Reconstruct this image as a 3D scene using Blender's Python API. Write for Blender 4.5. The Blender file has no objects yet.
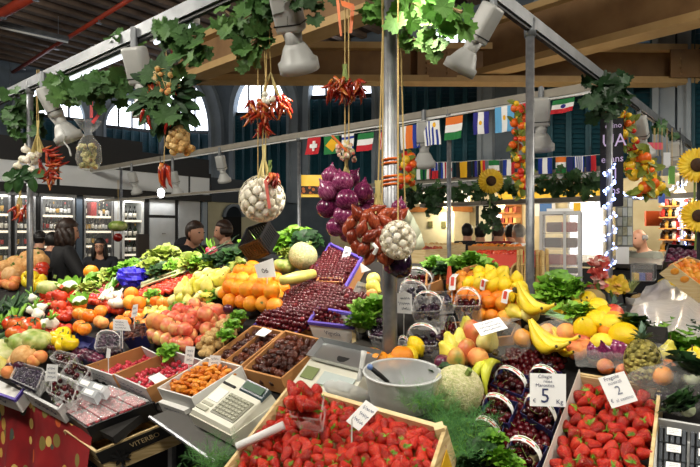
import bpy, bmesh, math, random
from mathutils import Vector, Matrix, noise
random.seed(11)
PI = math.pi
sc = bpy.context.scene
COL = sc.collection
V = Vector
# ------------------------------------------------------------------ place: camera, stall grid
CZ, F = 1.6, 540.0
EYE = V((0, 0, CZ))
UD, VD = V((.645, .764, 0)).normalized(), V((-.764, .645, 0)).normalized()
C0 = V((.151, 2.04, 1.06))          # front corner post, at the height of the sloping display
TAN = .5
ND = (V((0, 0, 1)) - UD * TAN).normalized()
US = (UD + V((0, 0, TAN))).normalized()
RD = -VD
ROTP = Matrix((RD, US, ND)).transposed()      # local x along the stall, y up the slope, z out of it
ROTG = Matrix((RD, UD, V((0, 0, 1)))).transposed()

def ray(px, py): return V(((px - 350) / F, 1, (233.5 - py) / F))
def at(px, py, h=0.):
    d = ray(px, py); o = C0 + ND * h
    return EYE + d * ((o - EYE).dot(ND) / d.dot(ND))
def on_u(px, py, u):
    d = ray(px, py); return EYE + d * ((C0 + UD * u - EYE).dot(UD) / d.dot(UD))
def on_v(px, py, v):
    d = ray(px, py); return EYE + d * ((C0 + VD * v - EYE).dot(VD) / d.dot(VD))
def on_y(px, py, y): return EYE + ray(px, py) * y
def on_z(px, py, z):
    d = ray(px, py); return EYE + d * ((z - CZ) / d.z)
def uv(u, v, z): return V((C0.x, C0.y, 0)) + UD * u + VD * v + V((0, 0, z))
def st(p): q = p - C0; return (q.dot(RD), q.dot(US))
def stw(s, t, h=0.): return C0 + RD * s + US * t + ND * h
def rnd(a, b): return random.uniform(a, b)

# ------------------------------------------------------------------ geometry collector
class G:
    def __init__(s): s.v = []; s.f = []; s.m = []; s.cm = 0
    def mat(s, i): s.cm = i; return s
    def add(s, vs, fs):
        o = len(s.v); s.v += [tuple(x) for x in vs]
        for f in fs: s.f.append([o + i for i in f]); s.m.append(s.cm)
        return s
    def hexa(s, b, t):      # bottom 4, top 4 corners
        return s.add(list(b) + list(t), [(3, 2, 1, 0), (4, 5, 6, 7), (0, 1, 5, 4), (1, 2, 6, 5), (2, 3, 7, 6), (3, 0, 4, 7)])
    def box(s, c, d, R=None):
        c = V(c); x, y, z = d[0] / 2, d[1] / 2, d[2] / 2; R = R or Matrix.Identity(3)
        P = lambda a, b, e: c + R @ V((a * x, b * y, e * z))
        return s.hexa([P(-1, -1, -1), P(1, -1, -1), P(1, 1, -1), P(-1, 1, -1)], [P(-1, -1, 1), P(1, -1, 1), P(1, 1, 1), P(-1, 1, 1)])
    def slab(s, q, th, n=None):   # quad with thickness th along n
        n = n or (V(q[1]) - V(q[0])).cross(V(q[3]) - V(q[0])).normalized()
        return s.hexa([V(p) for p in q], [V(p) + n * th for p in q])
    def rbox(s, c, d, R=None, b=.01):   # box with chamfered edges
        bm = bmesh.new(); bmesh.ops.create_cube(bm, size=1)
        for v in bm.verts: v.co = V((v.co.x * d[0], v.co.y * d[1], v.co.z * d[2]))
        bmesh.ops.bevel(bm, geom=list(bm.edges), offset=b, segments=2, affect='EDGES', profile=.6)
        R = R or Matrix.Identity(3); bm.verts.index_update()
        s.add([V(c) + R @ v.co for v in bm.verts], [[v.index for v in f.verts] for f in bm.faces]); bm.free(); return s
    def tube(s, pts, r, n=8, cap=True):
        pts = [V(p) for p in pts]; k = len(pts)
        rs = r if isinstance(r, (list, tuple)) else [r] * k
        vs = []; nrm = None
        for i, p in enumerate(pts):
            t = (pts[min(i + 1, k - 1)] - pts[max(i - 1, 0)]).normalized()
            if nrm is None: nrm = t.orthogonal().normalized()
            nrm = (nrm - t * nrm.dot(t)); nrm = nrm.normalized() if nrm.length > 1e-6 else t.orthogonal().normalized()
            b = t.cross(nrm)
            for j in range(n):
                a = 2 * PI * j / n; vs.append(p + (nrm * math.cos(a) + b * math.sin(a)) * rs[i])
        fs = [(i * n + j, i * n + (j + 1) % n, (i + 1) * n + (j + 1) % n, (i + 1) * n + j) for i in range(k - 1) for j in range(n)]
        if cap: fs += [tuple(range(n - 1, -1, -1)), tuple((k - 1) * n + j for j in range(n))]
        return s.add(vs, fs)
    def lathe(s, prof, n=14, M=None, mod=None):   # prof [(r,z)], along z; mod(a,r,z)->r
        M = M or Matrix.Identity(4); vs = []
        for r, z in prof:
            for j in range(n):
                a = 2 * PI * j / n; rr = mod(a, r, z) if mod else r
                vs.append(M @ V((rr * math.cos(a), rr * math.sin(a), z)))
        k = len(prof)
        fs = [(i * n + j, i * n + (j + 1) % n, (i + 1) * n + (j + 1) % n, (i + 1) * n + j) for i in range(k - 1) for j in range(n)]
        fs += [tuple(range(n - 1, -1, -1)), tuple((k - 1) * n + j for j in range(n))]
        return s.add(vs, fs)
    def ball(s, c, r, seg=12, ring=8, fn=None):
        c = V(c); r = V(r) if hasattr(r, '__len__') else V((r, r, r)); vs = [];
        for i in range(ring + 1):
            th = PI * i / ring
            for j in range(seg):
                a = 2 * PI * j / seg; d = V((math.sin(th) * math.cos(a), math.sin(th) * math.sin(a), math.cos(th)))
                k = fn(d) if fn else 1
                vs.append(c + V((d.x * r.x, d.y * r.y, d.z * r.z)) * k)
        fs = [(i * seg + j, (i + 1) * seg + j, (i + 1) * seg + (j + 1) % seg, i * seg + (j + 1) % seg) for i in range(ring) for j in range(seg)]
        return s.add(vs, fs)
    def leaf(s, p, d, n, L, W, curl=.2, lobes=0, k=5):   # leaf from p along d, face normal n
        d = V(d).normalized(); n = V(n); n = (n - d * n.dot(d)); n = n.normalized() if n.length > 1e-5 else d.orthogonal().normalized()
        b = d.cross(n); vs = []
        for i in range(k + 1):
            t = i / k; w = W * .5 * (math.sin(PI * min(1, t * (.74 if lobes else .92) + .05)) ** .75); rf = 0
            if lobes: w *= 1 + .14 * math.cos(t * PI * lobes); rf = W * .16 * (1 if i % 2 else -1)
            c = V(p) + d * L * t - n * curl * L * t * t
            vs += [c - b * w + n * (w * .35 + rf), c, c + b * w + n * (w * .35 - rf)]
        fs = []
        for i in range(k):
            o = i * 3; fs += [(o, o + 1, o + 4, o + 3), (o + 1, o + 2, o + 5, o + 4)]
        return s.add(vs, fs)
    def vine(s, p, d, n, L):     # broad toothed five-lobed vine leaf
        d = V(d).normalized(); n = V(n); n = (n - d * n.dot(d)); n = n.normalized() if n.length > 1e-5 else d.orthogonal().normalized()
        b = d.cross(n); c0 = V(p) + d * L * .38; vs = [c0 - n * .04 * L]
        K = 30
        for i in range(K):
            a = 2 * PI * i / K; r = L * (.46 + .07 * math.cos(5 * a) + (.05 if i % 2 else -.045))
            if abs(a - PI) < .35: r *= .55
            q = d * math.cos(a) * r + b * math.sin(a) * r
            vs.append(c0 + q + n * (.12 * abs(math.sin(a)) * r - .25 * (r * math.cos(a)) * (.5 if math.cos(a) > 0 else 0)))
        return s.add(vs, [(0, 1 + i, 1 + (i + 1) % K) for i in range(K)])
    def mesh(s, name, mats, smooth=False, org=None):
        me = bpy.data.meshes.new(name); o = V(org) if org is not None else V((0, 0, 0))
        me.from_pydata([tuple(V(v) - o) for v in s.v], [], s.f)
        mats = mats if isinstance(mats, (list, tuple)) else [mats]
        for m in mats: me.materials.append(m)
        me.polygons.foreach_set('material_index', [min(i, len(mats) - 1) for i in s.m])
        if smooth: me.polygons.foreach_set('use_smooth', [True] * len(s.f))
        me.update(); return me

OFF = {}
def tag(o, label, cat, group=None):
    o['label'] = label; o['category'] = cat
    if group: o['group'] = group
    return o
def thing(name, label, cat, loc, group=None):
    o = bpy.data.objects.new(name, None); COL.objects.link(o); o.location = loc; o.empty_display_size = .02
    OFF[o.name] = V(loc); return tag(o, label, cat, group)
def part(root, name, g, mats, smooth=False, label=None):      # geometry in world coordinates
    me = g.mesh(name, mats, smooth, OFF[root.name]); o = bpy.data.objects.new(name, me); COL.objects.link(o); o.parent = root
    OFF[o.name] = OFF[root.name]
    if label: o['label'] = label
    return o
def solo(name, label, cat, g, mats, group=None, smooth=False, kind=None):
    xs = [v[0] for v in g.v]; ys = [v[1] for v in g.v]; zs = [v[2] for v in g.v]
    org = V(((min(xs) + max(xs)) / 2, (min(ys) + max(ys)) / 2, min(zs)))
    o = bpy.data.objects.new(name, g.mesh(name, mats, smooth, org)); COL.objects.link(o); o.location = org; OFF[o.name] = org
    if kind: o['kind'] = kind
    return tag(o, label, cat, group)
def struct(name, g, mats, label=None, smooth=False):
    o = bpy.data.objects.new(name, g.mesh(name, mats, smooth)); COL.objects.link(o); o['kind'] = 'structure'; OFF[o.name] = V((0, 0, 0))
    if label: o['label'] = label
    return o
KINDS = {}
def kind(name, *parts):      # (part name, mesh, index of the part above or None)
    KINDS[name] = parts
def spawn(k, M, label, cat, group=None):
    obs = []
    for (n, me, up) in KINDS[k]:
        o = bpy.data.objects.new(n, me); COL.objects.link(o)
        if up is None: o.matrix_world = M; tag(o, label, cat, group)
        else: o.parent = obs[up]
        obs.append(o)
    return obs[0]
def rrot(tilt=PI, z=True):
    return Matrix.Rotation(rnd(0, 2 * PI), 4, 'Z') @ Matrix.Rotation(rnd(0, tilt), 4, 'X') @ Matrix.Rotation(rnd(0, 2 * PI), 4, 'Z')
def TRS(p, R, s):
    S = Matrix.Diagonal((s, s, s, 1)) if not hasattr(s, '__len__') else Matrix.Diagonal((s[0], s[1], s[2], 1))
    return Matrix.Translation(p) @ (R.to_4x4() if R is not None else Matrix.Identity(4)) @ S

# ------------------------------------------------------------------ materials
def srgb(h):
    if isinstance(h, str):
        h = h.lstrip('#'); c = [int(h[i:i + 2], 16) / 255 for i in (0, 2, 4)]
        return tuple((x / 12.92 if x <= .04045 else ((x + .055) / 1.055) ** 2.4) for x in c)
    return tuple(h[:3])
MATS = {}
def mat(name, cols, rough=.5, metal=0., rand=.6, ns=6., na=1., bump=0., bs=60., emit=0., coat=0., sss=0., spec=.5, coords='Object', stretch=None):
    if name in MATS: return MATS[name]
    m = bpy.data.materials.new(name); m.use_nodes = True; nt = m.node_tree; N = nt.nodes; L = nt.links
    b = N['Principled BSDF']; b.inputs['Roughness'].default_value = rough; b.inputs['Metallic'].default_value = metal
    b.inputs['Specular IOR Level'].default_value = spec
    if coat: b.inputs['Coat Weight'].default_value = coat; b.inputs['Coat Roughness'].default_value = .12
    cols = [srgb(c) for c in (cols if isinstance(cols, list) else [cols])]
    tc = N.new('ShaderNodeTexCoord'); vec = tc.outputs[coords]
    if stretch:
        mp = N.new('ShaderNodeMapping'); mp.inputs['Scale'].default_value = stretch; L.new(vec, mp.inputs['Vector']); vec = mp.outputs['Vector']
    if len(cols) == 1: b.inputs['Base Color'].default_value = (*cols[0], 1)
    else:
        nz = N.new('ShaderNodeTexNoise'); nz.inputs['Scale'].default_value = ns; nz.inputs['Detail'].default_value = 3
        L.new(vec, nz.inputs['Vector'])
        oi = N.new('ShaderNodeObjectInfo')
        off = N.new('ShaderNodeVectorMath'); off.operation = 'ADD'; L.new(vec, off.inputs[0])
        sc3 = N.new('ShaderNodeMath'); sc3.operation = 'MULTIPLY'; sc3.inputs[1].default_value = 37; L.new(oi.outputs['Random'], sc3.inputs[0])
        L.new(sc3.outputs[0], off.inputs[1]); L.new(off.outputs[0], nz.inputs['Vector'])
        a = N.new('ShaderNodeMath'); a.operation = 'MULTIPLY_ADD'; a.inputs[1].default_value = 1.9 * na * (1 - rand * .6); a.inputs[2].default_value = .5 - .95 * na * (1 - rand * .6) - rand * .5
        L.new(nz.outputs['Fac'], a.inputs[0])
        c = N.new('ShaderNodeMath'); c.operation = 'MULTIPLY_ADD'; c.inputs[1].default_value = rand; L.new(oi.outputs['Random'], c.inputs[0]); L.new(a.outputs[0], c.inputs[2])
        r = N.new('ShaderNodeValToRGB'); e = r.color_ramp.elements
        while len(e) < len(cols): e.new(.5)
        for i, q in enumerate(cols): e[i].position = .08 + .84 * i / (len(cols) - 1); e[i].color = (*q, 1)
        L.new(c.outputs[0], r.inputs['Fac']); L.new(r.outputs['Color'], b.inputs['Base Color'])
    if bump:
        n2 = N.new('ShaderNodeTexNoise'); n2.inputs['Scale'].default_value = bs; L.new(vec, n2.inputs['Vector'])
        bp = N.new('ShaderNodeBump'); bp.inputs['Strength'].default_value = bump; bp.inputs['Distance'].default_value = .02
        L.new(n2.outputs['Fac'], bp.inputs['Height']); L.new(bp.outputs['Normal'], b.inputs['Normal'])
    if emit:
        b.inputs['Emission Color'].default_value = (*cols[0], 1); b.inputs['Emission Strength'].default_value = emit
    if sss: b.inputs['Subsurface Weight'].default_value = sss; b.inputs['Subsurface Radius'].default_value = (.02, .01, .005)
    MATS[name] = m; return m
def film(name, clear=.75, tint='#ffffff', rough=.12, bump=.0, bs=30):
    if name in MATS: return MATS[name]
    m = bpy.data.materials.new(name); m.use_nodes = True; nt = m.node_tree; N = nt.nodes; L = nt.links
    b = N['Principled BSDF']; b.inputs['Base Color'].default_value = (*srgb(tint), 1); b.inputs['Roughness'].default_value = rough
    t = N.new('ShaderNodeBsdfTransparent'); mx = N.new('ShaderNodeMixShader'); lw = N.new('ShaderNodeLayerWeight'); lw.inputs['Blend'].default_value = .25
    ma = N.new('ShaderNodeMath'); ma.operation = 'MULTIPLY_ADD'; ma.inputs[1].default_value = .3; ma.inputs[2].default_value = 1 - clear; ma.use_clamp = True
    L.new(lw.outputs['Facing'], ma.inputs[0]); L.new(ma.outputs[0], mx.inputs['Fac']); L.new(t.outputs[0], mx.inputs[1]); L.new(b.outputs[0], mx.inputs[2])
    L.new(mx.outputs[0], N['Material Output'].inputs['Surface'])
    if bump:
        n2 = N.new('ShaderNodeTexNoise'); n2.inputs['Scale'].default_value = bs; n2.inputs['Detail'].default_value = 4; tc = N.new('ShaderNodeTexCoord'); L.new(tc.outputs['Object'], n2.inputs['Vector'])
        bp = N.new('ShaderNodeBump'); bp.inputs['Strength'].default_value = bump; bp.inputs['Distance'].default_value = .03
        L.new(n2.outputs['Fac'], bp.inputs['Height']); L.new(bp.outputs['Normal'], b.inputs['Normal'])
    MATS[name] = m; return m
def spots(name, base, dot, scale, thr, rough=.35, rand=.5, bump=-.5):    # two-tone body with small seeds or scales
    m = mat(name, base, rough, rand=rand, ns=3); nt = m.node_tree; N = nt.nodes; L = nt.links; b = N['Principled BSDF']
    vo = N.new('ShaderNodeTexVoronoi'); vo.inputs['Scale'].default_value = scale; tc = N.new('ShaderNodeTexCoord'); L.new(tc.outputs['Object'], vo.inputs['Vector'])
    lt = N.new('ShaderNodeMath'); lt.operation = 'LESS_THAN'; lt.inputs[1].default_value = thr; L.new(vo.outputs['Distance'], lt.inputs[0])
    mx = N.new('ShaderNodeMix'); mx.data_type = 'RGBA'; src = b.inputs['Base Color'].links[0].from_socket if b.inputs['Base Color'].links else None
    L.new(lt.outputs[0], mx.inputs['Factor'])
    if src: L.new(src, mx.inputs['A'])
    else: mx.inputs['A'].default_value = b.inputs['Base Color'].default_value
    mx.inputs['B'].default_value = (*srgb(dot), 1); L.new(mx.outputs['Result'], b.inputs['Base Color'])
    bp = N.new('ShaderNodeBump'); bp.inputs['Strength'].default_value = abs(bump); bp.inputs['Distance'].default_value = .05; bp.invert = bump < 0
    L.new(vo.outputs['Distance'], bp.inputs['Height']); L.new(bp.outputs['Normal'], b.inputs['Normal'])
    return m

steel = mat('steel', ['#83868b', '#a3a5a8'], .42, .8, rand=0, ns=20)
rail_grey = mat('rail_grey', ['#5f6367', '#7a7d80'], .5, .5, rand=0, ns=8)
white_metal = mat('white_metal', '#d8d9d6', .4)
lamp_grey = mat('lamp_grey', ['#9fa09d', '#b0b0ac'], .45, rand=.2)
black_plastic = mat('black_plastic', '#0e0e10', .4)
wood = mat('crate_wood', ['#b99a63', '#d9bf8a', '#e6d3a6'], .7, rand=.3, ns=4, stretch=(2, 2, 30))
bamboo_m = mat('bamboo_cane', ['#a5834a', '#c9a868', '#d8bd85'], .6, rand=.7, ns=9)
card_brown = mat('cardboard', ['#b07a45', '#c58d55'], .8, rand=.2, ns=8)
card_white = mat('white_cardboard', ['#d9d9d6', '#eceae4'], .7, rand=.2, ns=5)
card_side = mat('pale_cardboard', ['#c8c9c9', '#dcdcda'], .7, rand=.2)
purple_ink = mat('purple_print', '#5a46a8', .6)
paper = mat('paper_white', '#f0f0ee', .75)
ink = mat('ink_blue', '#28305c', .7)
ink_grey = mat('ink_grey', '#6f7488', .7)
red_paper = mat('red_paper', '#d84a3a', .6)
blue_card = mat('blue_card', ['#171a4e', '#232a6e'], .6, rand=.4)
clear = film('clear_plastic', .93)
cling = film('cling_film', .86, bump=.6, bs=25, rough=.08)
milky = film('milky_plastic', .62, '#c9cccc', .35)
bag_film = film('bag_film', .94, '#f2f2ee', .18, bump=.8, bs=14)
leaf_g = mat('vine_leaf_green', ['#1c3914', '#32591f', '#557a30'], .7, rand=.3, ns=3, bump=.2)
leaf_dark = mat('dark_leaf', ['#142a15', '#254a22', '#416631'], .55, rand=.3, ns=5)
leaf_bright = mat('bright_leaf', ['#4a7f1e', '#74a92e', '#a0cc54'], .45, rand=.4, ns=5)
leaf_yellow = mat('pale_yellow_green_leaf', ['#6f8f32', '#a0b24a', '#ccd07c'], .45, rand=.4, ns=5)
leek_white = mat('leek_white', ['#e8ecd2', '#c9d9a0'], .4, rand=.3)
stem_g = mat('stem_green', ['#5d7a2e', '#87974a'], .6, rand=.4)
stem_b = mat('stem_brown', ['#57422a', '#7a6440'], .7, rand=.4)
straw = mat('straw', ['#b3a05c', '#d8c98c'], .8, rand=.4)
twine = mat('twine', ['#a98c50', '#c7ad72'], .8, rand=.3)
red_ribbon = mat('red_ribbon', '#c5262b', .5)
orange_ribbon = mat('orange_ribbon', '#e2702a', .5)
skin = mat('skin', ['#c08a6c', '#d29d80'], .5, rand=.2, sss=.1)
# ------------------------------------------------------------------ produce prototypes (unit size about 1 across, along z)
def pr(*a): return list(a)
def sph_prof(n=9, top=0., bot=0., p=1.):
    out = []
    for i in range(n + 1):
        t = PI * i / n; r = max(.5 * math.sin(t), .002); z = -.5 * math.cos(t)
        if z > 0: z -= top * math.exp(-(r / .16) ** 2)
        else: z += bot * math.exp(-(r / .16) ** 2)
        out.append((r, z))
    return out
m_straw = spots('strawberry_red', ['#8a0e0c', '#b61911', '#d23622'], '#e8b04a', 11, .17, .28, .7, -.35)
m_cherry = mat('cherry_red', ['#33060e', '#560b14', '#82161e'], .22, rand=.8, na=.4)
m_cherry_d = mat('dark_cherry', ['#200609', '#3a0a10', '#5e141c'], .15, rand=.8, na=.4)
m_grape = mat('black_grape', ['#17101c', '#2a1a2c', '#46283c'], .25, rand=.8, na=.4)
m_date = mat('date_brown', ['#2c120c', '#4a2015', '#70351f'], .3, rand=.7, ns=3, bump=.5, bs=5)
m_apric = mat('dried_apricot', ['#c2600f', '#de8420', '#efa23a'], .4, rand=.7, ns=3, bump=.3, bs=6)
m_fig = mat('dried_fig', ['#b58a4e', '#d1ac6c', '#e3c891'], .6, rand=.6, ns=4, bump=.5, bs=8)
m_orange = mat('orange_peel', ['#e87a08', '#f39412', '#f7a92a'], .38, rand=.8, na=.3, bump=.25, bs=40)
m_tang = mat('mandarin_peel', ['#e8740e', '#f19422', '#f6b23c'], .38, rand=.8, na=.4, bump=.25, bs=40)
m_lemon = mat('lemon_peel', ['#efc40c', '#f5d51c', '#f7e04a'], .36, rand=.7, na=.5, bump=.25, bs=32)
m_pear = mat('pear_skin', ['#cdc63c', '#dfd667', '#eae293'], .4, rand=.7, ns=3)
m_peary = mat('yellow_pear_skin', ['#e8cf3e', '#f1e065', '#f5eb93'], .4, rand=.7, ns=3)
m_apple = mat('apple_skin', ['#b83226', '#d65a44', '#e8946a', '#e8c872'], .3, rand=.5, ns=2.2)
m_peach = mat('peach_skin', ['#c65a34', '#e08a4a', '#eebc6a'], .6, rand=.5, ns=2)
m_tom = mat('tomato_skin', ['#b02410', '#c83a1e', '#d95a34'], .25, rand=.7, na=.5)
m_tomr = mat('ribbed_tomato_skin', ['#bb2d12', '#d6471f', '#d97a35', '#8c8a35'], .25, rand=.4, ns=2)
m_persim = mat('persimmon_skin', ['#e0640f', '#ec8424', '#f3a94a'], .3, rand=.6)
m_plum = mat('plum_skin', ['#2a1020', '#4a1c34', '#7a2c48'], .3, rand=.6)
m_mango = mat('mango_skin', ['#a83a2c', '#c9683c', '#c99a4c', '#7c8a3a'], .4, rand=.4, ns=1.6)
m_banana = mat('banana_skin', ['#d2b41c', '#eccf30', '#f4e060'], .4, rand=.5, ns=4)
m_bangr = mat('green_banana_skin', ['#a7b52a', '#c9cc3c', '#e2d84e'], .4, rand=.4, ns=3)
m_tip = mat('banana_tip', '#4a3c1c', .7)
m_melon = mat('netted_melon', ['#8e9a5a', '#b3b478', '#cbc694', '#d8d2a8'], .7, rand=.2, ns=16, bump=.5, bs=30)
m_meloy = mat('yellow_melon', ['#c88a48', '#dba866', '#e6c08c'], .6, rand=.4, ns=7, bump=.3)
m_squash = mat('striped_squash', ['#4f7430', '#8fa848', '#c7cb86', '#e2ddb0'], .4, rand=.3, ns=2.5)
m_aub = mat('aubergine_skin', ['#1a0c20', '#2c1430', '#44203f'], .15, rand=.3)
m_onion = mat('red_onion_skin', ['#3f1030', '#6a1d48', '#8e3a66', '#b06a8c'], .22, rand=.4, ns=2.5, stretch=(6, 6, .8))
m_shal = mat('copper_shallot_skin', ['#5a1c12', '#85301c', '#a5482a', '#bd6a40'], .3, rand=.5, ns=3, stretch=(5, 5, .8))
m_garlic = mat('garlic_skin', ['#d9cfb2', '#ebe5cf', '#f4f0e2', '#cdb2b0'], .5, rand=.4, ns=4, stretch=(5, 5, 1))
m_chili = mat('chili_skin', ['#5c0c0a', '#93190e', '#b03c18', '#c07a34'], .3, rand=.7, ns=5)
m_rasp = mat('raspberry_red', ['#a3182c', '#c5283c', '#d9505c'], .35, rand=.7)
m_black = mat('blackberry_dark', ['#14101c', '#231a2e', '#3a2a44'], .35, rand=.7)
m_pine = spots('pineapple_skin', ['#7d7a38', '#a89a48', '#c4b45a'], '#3f3a1c', 6.5, .16, .6, .2, -1.)
m_pineleaf = mat('pineapple_leaf', ['#4d6a58', '#6f8d78', '#93ab96'], .5, rand=.3)
m_cab = mat('cauliflower_white', ['#dfe0c8', '#efeee0', '#f7f5ea'], .6, rand=.3, ns=9, bump=.6, bs=25)
m_artic = mat('artichoke_green', ['#51633a', '#76864f', '#8d7f66'], .6, rand=.4)
m_cuke = mat('cucumber_green', ['#22401c', '#35602a'], .4, rand=.4)
m_walnut = mat('fennel_white', ['#dfe6c4', '#eef1dd', '#f5f5e8'], .4, rand=.3)
m_radish = mat('radish_pink', ['#b81c3c', '#d33a54', '#e88a98'], .3, rand=.5)

def star(n, r, droop=.12, w=.22, z=.5, curl=0.):
    g = G()
    for i in range(n):
        a = 2 * PI * i / n + rnd(-.15, .15); d = V((math.cos(a), math.sin(a), rnd(-droop, droop)))
        g.leaf((0, 0, z), d, (0, 0, 1), r * rnd(.8, 1.15), w, curl, k=3)
    return g
def stem_g_(pts, r): g = G(); g.tube(pts, r, 5); return g

# strawberry: shoulder at the top (z=.5), tip below
g = G().lathe(pr((.05, -.72), (.17, -.62), (.3, -.4), (.42, -.12), (.485, .12), (.5, .28), (.42, .42), (.22, .47), (.05, .44)), 12)
me_straw = g.mesh('strawberry', m_straw, True)
gc = star(8, .44, .15, .2, .46, .25); gc.tube([(0, 0, .44), (.03, 0, .6), (.1, .03, .72)], .035, 5)
kind('strawberry', ('strawberry', me_straw, None), ('calyx', gc.mesh('calyx', leaf_bright), 0))
g = G().lathe(sph_prof(8, .09), 10)
me_ch = g.mesh('cherry', m_cherry, True); me_chd = g.mesh('cherry_dark', m_cherry_d, True)
gs = stem_g_([(0, 0, .4), (.06, 0, .8), (.22, .05, 1.25), (.45, .1, 1.6)], .035)
kind('cherry', ('cherry', me_ch, None), ('stem', gs.mesh('stem', stem_g), 0))
kind('dark_cherry', ('cherry', me_chd, None), ('stem', gs.mesh('stem', stem_g), 0))
kind('small_cherry', ('cherry', me_ch, None))
g = G().lathe(sph_prof(8), 10, mod=lambda a, r, z: r * .94)
kind('grape', ('grape', g.mesh('grape', m_grape, True), None))
def wr(k, f=5): return lambda d: 1 + k * noise.noise(d * f)
g = G().ball((0, 0, 0), (.62, .38, .36), 12, 8, wr(.18, 2.6)); kind('date', ('dried_date', g.mesh('dried_date', m_date, True), None))
g = G().ball((0, 0, 0), (.5, .46, .26), 12, 8, lambda d: 1 + .16 * noise.noise(d * 2.2) - .35 * math.exp(-((d.x ** 2 + d.y ** 2) / .12)))
kind('apricot', ('dried_apricot', g.mesh('dried_apricot', m_apric, True), None))
g = G().ball((0, 0, 0), (.5, .46, .38), 12, 8, wr(.22, 2)); kind('fig', ('dried_fig', g.mesh('dried_fig', m_fig, True), None))
def fib(n): return [V((math.sqrt(1 - z * z) * math.cos(i * 2.39996), math.sqrt(1 - z * z) * math.sin(i * 2.39996), z)) for i in range(n) for z in [1 - 2 * (i + .5) / n]]
FB = fib(38)
def druplet(d): return .84 + .16 * math.sqrt(max(0, 1 - ((min((d - f).length for f in FB)) / .34) ** 2))
g = G().ball((0, 0, 0), (.46, .46, .54), 18, 13, druplet)
me_r = g.mesh('raspberry', m_rasp, True); me_b = g.mesh('blackberry', m_black, True)
kind('raspberry', ('raspberry', me_r, None)); kind('blackberry', ('blackberry', me_b, None))
gcx = star(5, .09, .05, .07, .46); gcx.tube([(0, 0, .44), (0, 0, .5)], .035, 5); me_cx = gcx.mesh('stem_button', stem_g)
g = G().lathe(sph_prof(12, .05, .03), 18)
kind('orange', ('orange', g.mesh('orange', m_orange, True), None), ('stem_button', me_cx, 0))
g = G().lathe(sph_prof(10, .08, .05), 14, mod=lambda a, r, z: r * 1.06)
kind('mandarin', ('mandarin', g.mesh('mandarin', m_tang, True), None), ('stem_button', me_cx, 0))
lem = pr((.03, -.72), (.1, -.68), (.16, -.6), (.33, -.44), (.45, -.22), (.49, 0), (.45, .23), (.34, .42), (.19, .55), (.1, .62), (.04, .64))
g = G().lathe(lem, 16); gt = G().tube([(0, 0, .62), (0, 0, .7)], .045, 6)
kind('lemon', ('lemon', g.mesh('lemon', m_lemon, True), None), ('stem_button', gt.mesh('stem_button', stem_g), 0))
pear = pr((.05, -.5), (.3, -.48), (.46, -.3), (.5, -.1), (.43, .12), (.28, .34), (.19, .5), (.15, .62), (.05, .68))
gst = stem_g_([(0, 0, .62), (.02, 0, .76), (.07, 0, .9)], .03)
g = G().lathe(pear, 14); mst = gst.mesh('stem', stem_b)
kind('pear', ('pear', g.mesh('pear', m_pear, True), None), ('stem', mst, 0))
kind('yellow_pear', ('pear', g.mesh('pear', m_peary, True), None), ('stem', mst, 0))
g = G().lathe(sph_prof(11, .16, .1), 16); gst = stem_g_([(0, 0, .3), (.02, 0, .45), (.07, 0, .58)], .028); mst = gst.mesh('stem', stem_b)
kind('apple', ('apple', g.mesh('apple', m_apple, True), None), ('stem', mst, 0))
g = G().lathe(sph_prof(11, .1, 0), 18, mod=lambda a, r, z: r * (1 - .09 * math.exp(-(((a + .3) % (2 * PI) - .3) / .22) ** 2)))
kind('peach', ('peach', g.mesh('peach', m_peach, True), None))
kind('persimmon', ('persimmon', g.mesh('persimmon', m_persim, True), None), ('calyx', star(4, .28, .05, .3, .42).mesh('calyx', leaf_dark), 0))
kind('plum', ('plum', g.mesh('plum', m_plum, True), None))
g = G().lathe(sph_prof(11, .1, .04), 18, mod=lambda a, r, z: r * 1.05)
mcal = star(5, .3, .1, .1, .43, .3)
mcal.tube([(0, 0, .4), (0, 0, .56)], .035, 5); mcal = mcal.mesh('calyx', leaf_dark)
kind('tomato', ('tomato', g.mesh('tomato', m_tom, True), None), ('calyx', mcal, 0))
kind('small_tomato', ('cherry_tomato', g.mesh('cherry_tomato', m_tom, True), None))
g = G().lathe([(r * 1.1, z * .8) for r, z in sph_prof(11, .12, .06)], 32, mod=lambda a, r, z: r * (.9 + .12 * abs(math.cos(4.5 * a))))
kind('ribbed_tomato', ('ribbed_tomato', g.mesh('ribbed_tomato', m_tomr, True), None), ('calyx', mcal, 0))
g = G().lathe(sph_prof(11, .06, .03), 40, mod=lambda a, r, z: r * (1 + .045 * abs(math.cos(5 * a)) - .03))
gst = stem_g_([(0, 0, .44), (0, 0, .58)], .06).mesh('stem', stem_g)
kind('melon', ('melon', g.mesh('melon', m_melon, True), None), ('stem', gst, 0))
kind('yellow_melon', ('melon', g.mesh('melon', m_meloy, True), None), ('stem', gst, 0))
g = G().lathe([(r * 1.12, z * .72) for r, z in sph_prof(11, .1, .06)], 40, mod=lambda a, r, z: r * (.93 + .1 * abs(math.cos(5 * a))))
kind('squash', ('squash', g.mesh('squash', m_squash, True), None), ('stem', gst, 0))
g = G().ball((0, 0, 0), (.42, .36, .58), 14, 10, lambda d: 1 + .08 * d.x * d.z); kind('mango', ('mango', g.mesh('mango', m_mango, True), None))
g = G().lathe(pr((.03, -.75), (.22, -.7), (.38, -.5), (.45, -.25), (.4, .05), (.3, .3), (.2, .5), (.08, .58)), 16)
gc = star(5, .26, .0, .2, .52, .7); gc.tube([(0, 0, .5), (.03, 0, .75)], .06, 6)
kind('aubergine', ('aubergine', g.mesh('aubergine', m_aub, True), None), ('calyx', gc.mesh('calyx', stem_g), 0))
onp = pr((.03, -.44), (.2, -.43), (.4, -.3), (.5, -.05), (.47, .15), (.33, .35), (.16, .46), (.07, .6), (.03, .72))
ME_ON = G().lathe(onp, 18).mesh('onion', m_onion, True)
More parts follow.
